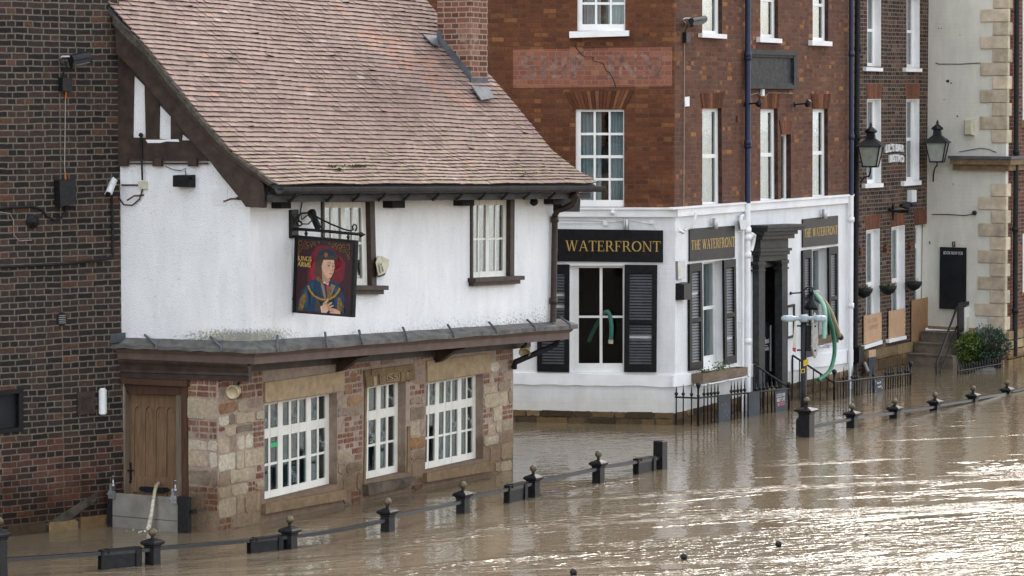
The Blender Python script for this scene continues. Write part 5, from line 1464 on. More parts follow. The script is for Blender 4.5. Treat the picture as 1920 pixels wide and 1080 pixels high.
por = art('portrait', 'p_hair', [[(.34, .72), (.37, .78), (.66, .78), (.70, .70), (.69, .56), (.64, .50), (.58, .53), (.44, .52), (.38, .50), (.32, .53), (.33, .62)]])
def pa(name, mat, polys): return art(name, mat, polys, parent=por)
pa('robe', 'p_blue', [[(.02, .02), (.05, .18), (.12, .32), (.24, .43), (.40, .50), (.62, .48), (.76, .43), (.84, .36), (.92, .20), (.97, .02)]])
pa('robe', 'p_bluehi', [[(.15, .30), (.19, .34), (.24, .18), (.20, .06)], [(.26, .40), (.31, .42), (.33, .26), (.29, .12)], [(.38, .22), (.42, .24), (.40, .04), (.36, .04)], [(.70, .36), (.74, .38), (.78, .22), (.75, .14)]])
pa('robe', 'p_bluelo', [[(.22, .34), (.25, .38), (.28, .18), (.25, .08)], [(.60, .26), (.70, .30), (.70, .10), (.60, .08)], [(.44, .20), (.48, .22), (.48, .10), (.42, .08)], [(.88, .22), (.92, .18), (.96, .02), (.90, .02)]])
pa('sleeve', 'gold_dim', [[(.06, .03), (.07, .16), (.13, .25), (.19, .29), (.20, .22), (.16, .08), (.12, .02)], [(.78, .25), (.82, .24), (.88, .12), (.85, .05), (.78, .03), (.76, .12)]])
pa('lapel', 'p_vest', [[(.44, .45), (.52, .38), (.56, .20), (.52, .22), (.48, .32)], [(.64, .42), (.72, .40), (.64, .24), (.61, .30)]])
pa('vest', 'gold_dim', [[(.56, .38), (.66, .38), (.64, .22), (.58, .20)]])
pa('collar', 'gold_dim', [[(.36, .47), (.40, .51), (.47, .46), (.52, .41), (.48, .40)]])
pa('vest', 'red', [[(.56, .42), (.61, .42), (.60, .34), (.57, .34)]])
pa('neck', 'p_skinlo', [[(.47, .56), (.62, .56), (.62, .46), (.56, .42), (.48, .46)]])
pa('linen', 'p_white', [[(.50, .43), (.58, .405), (.61, .44), (.56, .415), (.51, .45)]])
pa('face', 'p_skin', [[(.49, .74), (.46, .66), (.47, .58), (.52, .51), (.58, .49), (.64, .51), (.68, .58), (.695, .66), (.68, .75)]])
pa('shade', 'p_skinlo', [[(.47, .64), (.50, .56), (.56, .50), (.52, .51), (.47, .58)], [(.64, .69), (.68, .61), (.66, .595), (.625, .60), (.635, .61), (.655, .615)], [(.56, .675), (.62, .68), (.62, .688), (.55, .685)], [(.645, .68), (.69, .678), (.69, .686), (.65, .688)]])
pa('eye', 'p_eye', [ell(.59, .664, .022, .008, 10), ell(.668, .664, .018, .008, 10), [(.555, .70), (.625, .705), (.625, .711), (.56, .708)], [(.65, .705), (.69, .70), (.69, .706), (.65, .711)]])
pa('mouth', 'p_lip', [[(.595, .562), (.635, .568), (.672, .563), (.64, .552), (.61, .553)]])
pa('hat', 'p_eye', [[(.36, .76), (.34, .71), (.42, .735), (.55, .755), (.70, .75), (.75, .735), (.76, .80), (.70, .87), (.60, .905), (.48, .885), (.40, .85)]])
pa('hat', 'p_bluelo', [[(.39, .80), (.44, .86), (.56, .895), (.66, .87), (.71, .81), (.58, .80), (.46, .79)]])
pa('brooch', 'gold_dim', [ell(.535, .81, .035, .034, 12)]); pa('brooch', 'red', [ell(.535, .81, .014, .014, 8)])
ch_ = []
for k in range(26):
    a = math.radians(200 + 140 * k / 25); ch_.append(ell(.52 + .30 * math.cos(a), .44 + .24 * math.sin(a), .030, .024, 8))
pa('chain', 'gold_dim', ch_)
pa('chain', 'gold', [ell(.52 + .30 * math.cos(math.radians(200 + 140 * k / 25)), .44 + .24 * math.sin(math.radians(200 + 140 * k / 25)), .012, .010, 6) for k in range(26)])
pa('cuff', 'p_cuff', [[(.36, .14), (.44, .17), (.50, .10), (.46, .03), (.38, .05)], [(.86, .06), (.84, .12), (.90, .10), (.90, .02)]])
pa('linen', 'p_white', [[(.47, .10), (.495, .11), (.51, .02), (.49, .02)]])
def fing(x0, y0, x1, y1, w):
    dx, dy = x1 - x0, y1 - y0; L = math.hypot(dx, dy); nx, ny = -dy / L * w, dx / L * w
    return [(x0 + nx, y0 + ny), (x0 - nx, y0 - ny), (x1 - nx * .7, y1 - ny * .7), (x1 + dx / L * w, y1 + dy / L * w), (x1 + nx * .7, y1 + ny * .7)]
pa('hand', 'p_skin', [[(.49, .05), (.50, .12), (.56, .16), (.63, .13), (.64, .07), (.58, .02), (.52, .02)], fing(.55, .14, .60, .195, .013), fing(.59, .12, .67, .165, .013), fing(.61, .095, .70, .125, .012), fing(.61, .065, .68, .08, .011), fing(.52, .13, .56, .175, .012)])
pa('hand', 'p_skin', [[(.66, .02), (.68, .075), (.75, .085), (.83, .055), (.84, .02)], fing(.73, .075, .66, .085, .011), fing(.71, .055, .645, .06, .011), fing(.71, .035, .65, .035, .011)])
pa('finger_line', 'p_skinlo', [fing(.575, .125, .625, .175, .003), fing(.60, .105, .675, .14, .003), fing(.61, .08, .68, .10, .003), fing(.71, .065, .66, .072, .003), fing(.71, .045, .66, .047, .003)])
orn = []
def curl(cx, cy, r, a0, a1, w=.0045, n=9):
    for k in range(n):
        b0, b1 = math.radians(a0 + (a1 - a0) * k / n), math.radians(a0 + (a1 - a0) * (k + 1) / n); r0, r1 = r * (1 - .5 * k / n), r * (1 - .5 * (k + 1) / n)
        orn.append([(cx + (r0 - w) * math.cos(b0), cy + (r0 - w) * math.sin(b0)), (cx + (r0 + w) * math.cos(b0), cy + (r0 + w) * math.sin(b0)), (cx + (r1 + w) * math.cos(b1), cy + (r1 + w) * math.sin(b1)), (cx + (r1 - w) * math.cos(b1), cy + (r1 - w) * math.sin(b1))])
for mx_ in (0, 1):
    X = lambda x: (1 - x) if mx_ else x
    for cx, cy, r, a in ((.07, .93, .045, 40), (.15, .95, .03, 200), (.21, .93, .035, 20), (.28, .955, .03, 180), (.34, .94, .028, 60), (.07, .85, .035, 120), (.13, .88, .03, 300), (.05, .79, .025, 30), (.20, .885, .025, 150), (.40, .96, .02, 0), (.27, .91, .02, 90)):
        curl(X(cx), cy + .005, r, a if not mx_ else 180 - a, (a + 330) if not mx_ else 180 - a - 330)
k_ = len(orn) // 2
art('scrollwork', 'gold_dim', orn[:k_]); art('scrollwork', 'gold_dim', orn[k_:])
mb = MB(SW); fq = F_.sub(.03, .31, .705, .775)
def bl(text, q):
    x = 0; serif(mb, q, text, Z[0] + .0006, Z[0] + .0022, 1.9, .02)
bl('KINGS', F_.sub(.03, .285, .705, .768)); bl('ARMS', F_.sub(.03, .275, .625, .688))
for a in (.075,):
    mb.prism([F_.at(.07, .69), F_.at(.09, .69), F_.at(.085, .705), F_.at(.075, .705)], Z[0], Z[0] + .002)
mb.build('lettering', M['gold'], board)
# bracket: back plate, arm, scroll stay, hooks
mb = MB(SW); P = lambda u, v, o=0.0: SW.P(u, v, o)
mb.box(-.02, .045, FL.px(548, 446, OF)[1], FL.px(548, 393, OF)[1], -.08, .08); br = mb.build('bracket', M['black_rail'], HS)
mb = MB(SW); mb.tube([P(549, 429), P(600, 432.5), P(676, 439.5)], .022, 6); mb.lathe(P(674, 439.3), [(.02, 0), (.042, .02), (.012, .075), (.002, .09)], 8, axis=FL.n)
mb.build('arm', M['black_rail'], br)
mb = MB(SW)
sc_ = [P(666, 433), P(669, 427), P(668, 422), P(664, 421), P(661, 424), P(662, 431), P(658, 433), P(645, 430), P(620, 420), P(598, 409), P(588, 403), P(578, 399), P(566, 400), P(559, 404), P(555, 412), P(557, 420), P(562, 424), P(566, 421), P(565, 416), P(560, 415)]
mb.tube(sc_, .012, 6)
mb.tube([P(562, 400), P(560, 412), P(566, 420), P(578, 420), P(586, 412), P(580, 402)], .010, 6)
mb.build('scroll', M['black_rail'], br)
mb = MB(SW)
for u, v in ((574, 432), (653, 438.5)): mb.tube([P(u, v), P(u, v + 5), P(u, v + 11)], .014, 6); mb.ball(P(u, v + 6), .024, 8); mb.cut()
mb.build_split('hook', M['black_rail'], br)
mb = MB(SW); mb.tube([P(533, 561), P(549, 560.5)], .016, 6); mb.build('stay', M['black_rail'], br)
# flex and spot lamp above the sign
t = thing('sign_spotlight', 'dark spotlight leaning over the hanging sign by the upper window', 'spotlight', FL.P(585, 410, OF))
mb = MB(FL); a, b = FL.P(583, 396, OF + .10), FL.P(597, 428, OF + .24)
mb.tube([a, b], .045, 10); mb.lathe(a, [(.02, -.02), (.055, .0), (.06, .05), (.05, .08)], 10, axis=(b - a)); mb.build('lamp_body', M['black_matt'], t)
mb = MB(FL); mb.tube([FL.P(568, 372, OF + .02), FL.P(563, 398, OF + .03), FL.P(566, 412, OF + .05), FL.P(583, 398, OF + .09)], .009, 6); mb.build('flex', M['black_matt'], t)

# ------------------------------------------------------------------ fittings on the dark brick wall and the gable
def flood(name, w, u, v, sc, label, cable=None):
    t = thing(name, label, 'floodlight', w.P(u, v + 40 * sc))
    mb = MB(w); P = lambda uu, vv, o: w.P(u + uu * sc, v + vv * sc, o)
    a, b = P(0, 2, .22), P(34, -4, .22)
    mb.tube([a, b], .075 * sc, 12); fm = (b - a).normalized()
    mb.hexa([P(-2, 18, .10), P(30, 10, .10), P(38, 4, .36), P(4, 12, .36), P(-2, 6, .10), P(32, 0, .10), P(38, -2, .36), P(6, 4, .36)])
    mb.build('lamp_body', M['black_rail'], t)
    mb = MB(w); mb.hexa([P(2, 17.6, .14), P(28, 11, .14), P(36, 5.5, .35), P(8, 12, .35), P(2, 16, .14), P(28, 9.4, .14), P(36, 4.6, .35), P(8, 10.5, .35)]); mb.build('lens', M['sign_back'], t)
    mb = MB(w); mb.tube([P(-14, 8, .0), P(-22, -1, .10), P(-16, -5, .16), P(2, -5, .2)], .018 * sc, 6); mb.build('yoke', M['steel'], t)
    mb = MB(w); mb.tube([P(-8, 14, .12), P(-14, 24, .08), P(-16, 34, .05), P(-12, 48, .03)], .012 * sc, 6); mb.build('flex', M['black_matt'], t)
    return t
flood('floodlight', A, 133, 111, 1.0, 'black floodlight with steel yoke high on the dark brick wall at far left')
flood('floodlight', WR, 1296, 38, .75, 'black floodlight on the brick corner of the tall pub')
def box2(name, w, px4, o, mat, label, cat, taper=.006, group=None):
    q = Q(w, px4, o); mb = MB(w); mb.prism(hole(q), 0, o, w, taper)
    return mb, q
mb, q = box2('x', A, [(117, 145), (136, 146), (136, 172), (117, 171)], .10, 'black_rail', '', '')
single(mb, 'junction_box', M['black_rail'], 'small square black box on dark brick below the floodlight', 'junction box')
mb, q = box2('x', A, [(111, 338), (143, 336), (143, 384), (113, 387)], .14, 'black_rail', '', '')
single(mb, 'control_box', M['black_rail'], 'larger black box on dark brick at the foot of the orange flex', 'box')
mb = MB(A); mb.tube([A.P(u, v, .012) for u, v in ((124, 172), (122.5, 190), (122, 250), (121, 310), (123, 338))], .0065, 6); c1 = single(mb, 'orange_flex', M['orange'] if 0 else M['wire'], 'thin flex running straight down the brick between the two black boxes', 'cable')
mb = MB(A); mb.tube([A.P(124, 172, .015), A.P(122.5, 188, .015)], .013, 6, r1=.008); mb.build('gland', M['orange'], c1)
mb = MB(A); mb.tube([A.P(122, 325, .015), A.P(123, 338, .015)], .013, 6); mb.build('gland', M['orange'], c1)
mb = MB(A); mb.tube([A.P(u, v, .02) for u, v in ((-20, 393), (20, 389), (60, 387), (76, 391), (88, 405), (102, 413), (115, 408), (123, 398), (125, 386))], .016, 7); single(mb, 'power_cable', M['black_matt'], 'thick dark cable looping across the brick into the larger black box', 'cable')
mb = MB(A); mb.tube([A.P(u, v, .012) for u, v in ((-20, 395), (18, 400), (25, 412), (26, 440), (36, 452), (60, 450))], .005, 5); single(mb, 'thin_cable', M['wire'], 'thin pale cable bending down the brick beside the round disc', 'cable')
mb = MB(A); mb.tube([A.P(u, v, .03) for u, v in ((-20, 501.5), (60, 498), (130, 494), (200, 486), (212, 480))], .018, 7); mb.tube([A.P(212, 480, .03), A.P(211, 420, .03), A.P(210, 368, .03)], .018, 7)
single(mb, 'cable_conduit', M['black_matt'], 'dark conduit crossing the brick and turning up beside the white gable', 'conduit')
mb = MB(A); mb.lathe(A.P(60, 415, .0), [(.085, 0), (.09, .03), (.03, .045), (.02, .09)], 16, axis=A.n); single(mb, 'wall_disc', M['black_matt'], 'round dark iron disc on the brick wall', 'wall plate')
t = thing('oval_vent', 'small oval black louvred vent on the lower brick wall', 'vent', A.P(115, 598)); mb = MB(A); c = A.px(115, 598)
mb.prism([(c[0] + .075 * math.cos(k * math.pi / 10), c[1] + .09 * math.sin(k * math.pi / 10)) for k in range(20)], 0, .02); mb.build('rim', M['black_matt'], t)
mb = MB(A)
for k in range(5): mb.box(c[0] - .05, c[0] + .05, c[1] - .055 + k * .024, c[1] - .047 + k * .024, .019, .03); 
mb.build('louvre', M['sign_back'], t)
t = thing('bulkhead_lamp', 'white tube shaped lamp with a green light on brick beside the pub door', 'lamp', A.P(192, 777)); a, b = A.P(192.5, 775, .07), A.P(192.5, 731, .07)
mb = MB(A); mb.tube([a, b], .052, 12); mb.lathe(a - Vector((0, 0, .02)), [(.035, 0), (.052, .02), (.052, .021)], 12); mb.lathe(b, [(.052, 0), (.035, .02), (.034, .021)], 12); mb.box(A.px(192, 750)[0] - .03, A.px(192, 750)[0] + .03, a.z, b.z, 0, .06); mb.build('lamp_body', M['white_plastic'], t)
mb = MB(A); mb.ball(A.P(198, 740, .115), .010, 8); mb.build('indicator', M['led'], t)
mb, q = box2('x', A, [(146, 736), (179, 733), (179, 775), (146, 779)], .03, 'rust', '', '', .004)
for k in range(9): mb.bar(q, .2, .8, .12 + k * .08, .15 + k * .08, .029, .037)
single(mb, 'vent_grille', M['brown'], 'brown square metal grille on brick left of the white tube lamp', 'vent')
t = thing('security_camera', 'white security camera on a dark pole at the corner of brick and gable', 'camera', G.P(208, 368, .2)); a, b = G.P(213, 338, .12), G.P(203, 364, .42)
mb = MB(G); mb.tube([a, b], .052, 4); mb.build('housing', M['white_plastic'], t)
mb = MB(G); mb.tube([b, b + (b - a).normalized() * .02], .038, 8); mb.build('lens', M['black'], t)
mb = MB(G); mb.tube([G.P(214, 345, .1), G.P(222, 348, .02)], .018, 6); mb.build('arm', M['steel'], t)
mb = MB(GUW); mb.tube([GUW.P(u, v, .05) for u, v in ((264, 253), (265, 285), (267, 338))], .014, 6); mb.ball(GUW.P(264, 253, .05), .03, 8)
single(mb, 'gable_cable', M['black_matt'], 'black cable dropping down the gable timbers to a cream box', 'cable')
mb, q = box2('x', GUW, [(258, 340), (273.5, 340), (274, 354.5), (258.5, 354.5)], .05, '', '', ''); single(mb, 'cream_junction_box', M['ivory'], 'small cream box on the white gable wall', 'junction box')
mb = MB(GUW); mb.tube([GUW.P(228, 347, .03), GUW.P(258, 347, .03)], .012, 6); mb.tube([GUW.P(u, v, .03) for u, v in ((267, 355), (262, 373), (248, 385), (232, 384), (222, 370))], .010, 6)
single(mb, 'looped_cable', M['black_matt'], 'black cable looping left from the cream box to the brick corner', 'cable')
for u, label in ((238, 'thin flat metal strap sticking out of the gable below the cream box'), (419, 'thin flat metal strap by the white vent next to the bargeboard')):
    mb = MB(GUW); mb.tube([GUW.P(u + 32, 366 if u < 300 else 372, .0), GUW.P(u + 14, 367 if u < 300 else 373, .06), GUW.P(u, 376 if u < 300 else 378, .14)], .012, 4); single(mb, 'metal_strap', M['rust'], label, 'strap')
t = thing('gable_spotlight', 'square black spotlight on the white gable under the timber beam', 'spotlight', GUW.P(340, 352))
mb, q = box2('x', GUW, [(323, 328), (355, 328), (355, 352), (323, 351)], .14, '', '', '', .01); mb.build('lamp_body', M['black'], t)
mb = MB(GUW); mb.tube([GUW.P(355, 335, .1), GUW.P(362, 333, .1)], .02, 8); mb.build('knob', M['black'], t)
mb = MB(GUW); mb.tube([GUW.P(u, v, .02) for u, v in ((310, 312), (325, 318), (340, 320), (347, 316), (348, 328))], .005, 5); mb.build('flex', M['black_matt'], t)
mb = MB(GUW)
for k in range(8): mb.prism(GUW.pxs([(398, 353 + k * 4), (426, 353 + k * 4), (426, 355.5 + k * 4), (398, 355.5 + k * 4)][::-1], .012), 0, .012)
single(mb, 'gable_vent', M['white_rough'], 'white slatted vent on the gable beside the bargeboard', 'vent')
# alarm box with telephone number
t = thing('alarm_box', 'cream six sided alarm box with a number beside the upper left window', 'alarm box', FL.P(715, 518, OF))
P = lambda u, v, o: FL.P(u, v, OF + o)
mb = MB(FL)
back = [P(706, 481, 0), P(730, 487, 0), P(731, 500, 0), P(722, 514, 0), P(710, 518, 0), P(702, 492, 0)]
front = [P(708, 482, .10), P(719, 488, .12), P(721, 512, .12), P(710, 517, .10), P(705, 493, .09)]
frame = [P(708.5, 480.5, .03), P(730, 486, .01), P(729, 497, .01), P(724, 512, .01), P(710, 516, .06), P(703.5, 491, .06)]
mb.hexa([P(704, 492, 0), P(711, 517, 0), P(724, 511, 0), P(719, 490, 0), P(704.5, 492.5, .10), P(709.5, 517, .10), P(721, 512.5, .12), P(718, 492, .12)])
mb.hexa([P(704, 492, 0), P(719, 490, 0), P(718, 480.5, 0), P(708, 480, 0), P(704.5, 492.4, .10), P(718, 491.9, .12), P(716, 483.5, .07), P(708, 481.5, .05)])
mb.hexa([P(718, 481, 0), P(724, 511, 0), P(729, 497, 0), P(730, 487, 0), P(718, 491.5, .118), P(721.2, 512, .118), P(727, 498, .04), P(728, 488, .03)])
mb.build('cover', M['ivory'], t)
mb = MB(FL); mb.hexa([P(710, 517.2, 0), P(724, 511.2, 0), P(722, 515, 0), P(711, 520, 0), P(709.5, 517.2, .10), P(721.5, 512.8, .12), P(721.5, 516, .10), P(710.5, 520, .08)]); mb.build('foot', M['navy_plastic'], t)
mb = MB(FL)
def skew_text(txt, p0, p1, h):
    cu = bpy.data.curves.new('t', 'FONT'); cu.body = txt; cu.extrude = .02; cu.resolution_u = 2; ob = bpy.data.objects.new('t', cu); COL.objects.link(ob); bpy.context.view_layer.update(); me = ob.to_mesh()
    xs = [v.co.x for v in me.vertices]; x0, x1 = min(xs), max(xs); d = p1 - p0; n = Vector((0, 0, 1)).cross(FL.n); up = d.normalized().cross(FL.n) * -1
    mb._add([p0 + d * ((v.co.x - x0) / (x1 - x0)) + up * v.co.y * h + FL.n * (v.co.z * .1 + .001) for v in me.vertices], [list(p.vertices) for p in me.polygons])
    ob.to_mesh_clear(); bpy.data.objects.remove(ob); bpy.data.curves.remove(cu)
skew_text('01905', P(713, 495, .116), P(717, 510, .118), .045); skew_text('760664', P(708.5, 494.5, .11), P(712, 513, .112), .045)
mb.build('lettering', M['black_matt'], t)
t = thing('dome_camera', 'small dark dome camera under the eave right of the upper window', 'camera', FL.P(1003, 384, OF)); mb = MB(FL); mb.lathe(FL.P(1001, 372, OF + .12), [(.02, 0), (.055, -.02), (.065, -.07), (.04, -.10), (.005, -.115)], 12); mb.build('dome', M['black_matt'], t)
mb = MB(FL); mb.tube([FL.P(998, 371, OF), FL.P(1001, 370, OF + .12)], .015, 6); mb.build('arm', M['black_matt'], t)
# round cream speakers
def horn(P0, axis, label):
    t = thing('horn_lamp', label, 'lamp', P0); ax = Vector(axis).normalized()
    mb = MB(); mb.lathe(P0 - ax * .12, [(.05, 0), (.075, .03), (.082, .12), (.092, .125), (.092, .14), (.078, .142), (.074, .10)], 18, axis=ax); mb.build('shade', M['lampcream'], t)
    mb = MB(); mb.lathe(P0 - ax * .03, [(.076, 0), (.076, .006)], 18, axis=ax)
    mb.build('lens', M['gold_dim'] if 0 else M['stone'], t)
    mb = MB(); mb.tube([P0 - ax * .1, P0 - ax * .16 + Vector((0, 0, .05)), P0 - ax * .22 + Vector((0, 0, .10))], .02, 6); mb.build('bracket', M['black_matt'], t)
horn(FL.P(437, 735, .20), (-.30, -.9, -.12), 'cream drum lamp on the stone corner beside the pub door')
horn(FL.P(984, 660, .18), (-.1, -.75, -.5), 'cream drum lamp under the right end of the lead canopy')
single((lambda m: (m.bar(lw1 if 0 else w1.sub(0, 1, 0, 1), .20, .285, .515, .565, -.147, -.142), m)[1])(MB(FL)), 'green_label', M['tag_green'], 'small bright green label stuck inside the left stone floor window', 'label')

# ------------------------------------------------------------------ flood barrier at the door
FB = thing('flood_barrier', 'grey aluminium flood barrier clamped across the pub doorway', 'flood barrier', G.P(272, 989, .1))
fb = Q(G, [(207, 924), (337, 934), (334, 997), (207, 986)], .30)
for b0, b1 in ((-.4, .30), (.32, 1.0)):
    mb = MB(G); mb.bar(fb, 0, 1, b0, b1, .26, .30); mb.build('panel', M['barrier'], FB)
mb = MB(G); mb.bar(fb, -.03, .03, -.5, 1.03, .2, .33); mb.build('post', M['black_rail'], FB)
mb = MB(G); pq_ = Q(G, [(333, 931), (352, 933), (352, 997), (333, 996)], .33); mb.bar(pq_, 0, 1, -.4, 1, .25, .33); mb.bar(pq_, 1, 1.35, .50, .62, .2, .27); mb.build('post', M['black_rail'], FB)
for a, dv in ((.035, 0), (.93, 0)):
    mb = MB(G); c = fb.at(a, 1)
    mb.box(c[0] - .05, c[0] + .05, c[1] - .07, c[1] + .03, .301, .335); mb.box(c[0] - .04, c[0] + .0, c[1] + .03, c[1] + .12, .27, .32); mb.lathe(G.pt(c[0] + .015, c[1] + .08, .31), [(.022, 0), (.022, .04), (.012, .041), (.012, .14), (.018, .141), (.018, .15)], 8); mb.box(c[0] - .06, c[0] + .06, c[1] - .02, c[1] - .0, .335, .35)
    mb.build('clamp', M['steel'], FB)
t = thing('drain_hose', 'pale hose pumping water out of the letter flap over the flood barrier', 'hose', G.P(290, 936, .3))
mb = MB(G); mb.tube([G.P(297, 906, -.1), G.P(296, 908, .0), G.P(293, 911, .16), G.P(290, 922, .30), G.P(288, 936, .36)], .024, 9); mb.build('hose_pipe', M['hose_buff'], t)
mb = MB(G); pts = [G.P(288, 936, .36), G.P(286, 948, .38), G.P(284, 962, .39), G.P(281, 978, .40), G.P(278, 993, .41)]
mb.tube(pts, .022, 8, r1=.034); mb.build('water_jet', M['splash'], t); mb = MB(G)
for k in range(26):
    a = random.uniform(0, 6.28); r = abs(random.gauss(0, .10)); P_ = G.P(278, 994, .41) + Vector((math.cos(a) * r * 1.6, math.sin(a) * r, 0)); P_.z = .006
    mb.ball(P_, random.uniform(.008, .022), 6, .5)
mb.build('splash', M['splash'], t, kind='stuff')

# ------------------------------------------------------------------ quay railings with ball topped posts
def post(parent, u, v, vtop=None, hcap=None, ballv=None, w=.135, plainpost=False, h=None, mat='black_rail'):
    P = water(u, v); d = P.y
    zat = lambda vv: HC - ((vv - 540) / F * CP + SP) / (CP - (vv - 540) / F * SP) * d if False else depth_pt(u, vv, d).z
    mb = MB(Wall(P, FL.d)); r = w / 2
    if plainpost:
        zt_ = zat(vtop); mb.lathe(P - Vector((0, 0, .8)), [(r, 0), (r, .8 + zt_ - .015), (r * .85, .8 + zt_)], sq=True, rot=ANG); return mb.build('post', M[mat], parent)
    zc_ = zat(hcap); zb_ = zat(ballv)
    mb.lathe(P - Vector((0, 0, .8)), [(r, 0), (r, .8 + zc_ - .075), (r * 1.12, .8 + zc_ - .06), (r * 1.12, .8 + zc_ - .05), (r * 1.55, .8 + zc_ - .03), (r * 1.6, .8 + zc_ - .005), (r * 1.3, .8 + zc_ + .012), (r * .5, .8 + zc_ + .035), (r * .3, .8 + zc_ + .04)], sq=True, rot=ANG)
    mb.lathe(Vector((P.x, P.y, zc_ + .03)), [(r * .42, 0), (r * .34, .02), (r * .28, max(.03, zb_ - zc_ - .06)), (r * .5, max(.04, zb_ - zc_ - .05)), (r * .5, max(.045, zb_ - zc_ - .042))], 12)
    p = mb.build('post', M[mat], parent)
    m2 = MB(); m2.ball(Vector((P.x, P.y, zb_)), .052, 18); m2.build('ball_finial', M['brass'], p)
    return p, P
ANG = math.atan2(FL.d.y, FL.d.x) + math.pi / 4
RN = thing('quay_railing', 'near black quay railing with brass ball finials, half sunk before the stone floor pub', 'railing', water(726, 996))
near = [(-1, 1087, 1000, 977), (286.5, 1058, 1015, 998), (543.6, 1028.5, 992.5, 974), (727, 996, 957.5, 940.5), (868, 962, 925, 909), (1000, 932, 894, 878.5), (1122, 905, 867, 851.5)]
NP = []
for u, v, c, b in near: NP.append(post(RN, u, v, hcap=c, ballv=b)[1])
post(RN, 1238, 879, vtop=826, plainpost=True, w=.16); NP.append(water(1238, 879))
railv = [(1052, 1029), (1029, 1014.5), (1005.5, 973.5), (970, 939.5), (936, 907), (905, 879), (877.5, 857)]
railv = [(1050, 1030), (1028.5, 1006), (1006, 974), (969, 940), (935, 906), (904, 878.5), (877, 858)]
for i in range(7):
    a, b = NP[i].copy(), NP[i + 1].copy(); a.z = depth_pt(near[i][0], railv[i][0], a.y).z; b.z = depth_pt(0, railv[i][1], b.y).z
    ctrl = [a, (a + b) / 2 - Vector((0, 0, .03 if i == 2 else .008)), b]; dd = (b - a).normalized(); sd = Vector((dd.y, -dd.x, 0))
    mb = MB(Wall(a, b - a))
    for k in range(8):
        f0, f1 = k / 8, (k + 1) / 8; g = lambda f: a + (b - a) * f - Vector((0, 0, (.10 if i == 2 else .02) * f * (1 - f)))
        p, q_ = g(f0), g(f1); U = Vector((0, 0, .022)); S = sd * .035
        mb.hexa([p - S - U, q_ - S - U, q_ + S - U, p + S - U, p - S + U, q_ - S + U, q_ + S + U, p + S + U])
    mb.build('rail', M['rail'], RN)
# flat panels hung from the rail
for i, (px4, lab) in enumerate((([(191, 1033), (266, 1026), (266, 1061), (190, 1066)], 'black panel hung on the near rail at the far left'), ([(470.5, 1011.5), (531.5, 1003), (531, 1031), (470.5, 1036)], 'black panel on the near rail before the left pub window'), ([(955.5, 911), (989.5, 903.5), (989, 933), (955, 940)], 'black panel on the near rail before the end of the pub wall'), ([(1197, 861), (1230, 855.5), (1230, 879), (1197, 884)], 'black panel on the near rail beside the plain square post'))):
    k = (0, 1, 4, 6)[i]; a, b = NP[k], NP[k + 1]; w = Wall(a, b - a); q = Q(w, px4, .045)
    t = thing('rail_panel', lab, 'panel', w.pt(*q.at(.5, .5), .045), 'black panels hung on the near rail')
    mb = MB(w); mb.bar(q, .0, 1, -.3, .93, -.03, .03); mb.build('plate', M['black_rail'], t)
    mb = MB(w)
    for r in ((0, .06, -.3, 1), (.86, 1, -.3, 1), (0, 1, .90, 1.02)): mb.bar(q, *r, -.05, .05)
    mb.build('frame', M['black_rail'], t)
    mb = MB(w); mb.bar(q, .16, .20, .80, 1.06, -.06, .056); mb.build('strap', M['black_rail'], t)
RF = thing('quay_railing', 'far black quay railing with brass balls running right before the corner pub', 'railing', water(1677, 784))
far = [(1512, 819, 767.5, 750.5), (1597.5, 802, 774, 762.3), (1677.5, 784, 764, 752.8), (1753, 768.5, 752, 740.7), (1824.5, 753, 740, 728.2), (1888, 738, 729, 717.8), (1958, 724, 712, 701)]
FP = []
for k, (u, v, c, b) in enumerate(far): FP.append(post(RF, u, v, hcap=c, ballv=b, w=.20 if k == 0 else .15)[1])
frv = [(803, 785), (783.5, 774), (773, 762.5), (760.5, 750), (747.5, 737.5), (734.5, 722)]
for i in range(6):
    a, b = FP[i].copy(), FP[i + 1].copy(); a.z = depth_pt(0, frv[i][0], a.y).z; b.z = depth_pt(0, frv[i][1], b.y).z
    dd = (b - a).normalized(); S = Vector((dd.y, -dd.x, 0)) * .045; U = Vector((0, 0, .022)); mb = MB(Wall(a, b - a))
    mb.hexa([a - S - U, b - S - U, b + S - U, a + S - U, a - S + U, b - S + U, b + S + U, a + S + U]); mb.build('rail', M['rail'], RF)
# drowned bollard tops
for u, v, r, lab in ((1075.5, 1078, .045, 'black bollard ball nearest the bottom edge, just above the water'), (1282.5, 1049, .044, 'black bollard ball above the water, middle of the submerged row'), (1460, 1025, .044, 'black bollard ball standing clear in the white ripples'), (1626, 1003, .042, 'black bollard ball almost drowned, only its crown showing')):
    P = water(u, v); mb = MB(); dz = .035 if u != 1626 else -.02
    mb.ball(P + Vector((0, 0, dz)), r, 16); mb.lathe(P - Vector((0, 0, .9)), [(.045, 0), (.05, .9 + dz - .06), (.022, .9 + dz - .04), (.022, .9 + dz - .02)], 12)
    mb.build('bollard', M['black_rail'], None, base=Vector((P.x, P.y, -.9)), label=lab, cat='bollard', group='bollards drowned by the river')

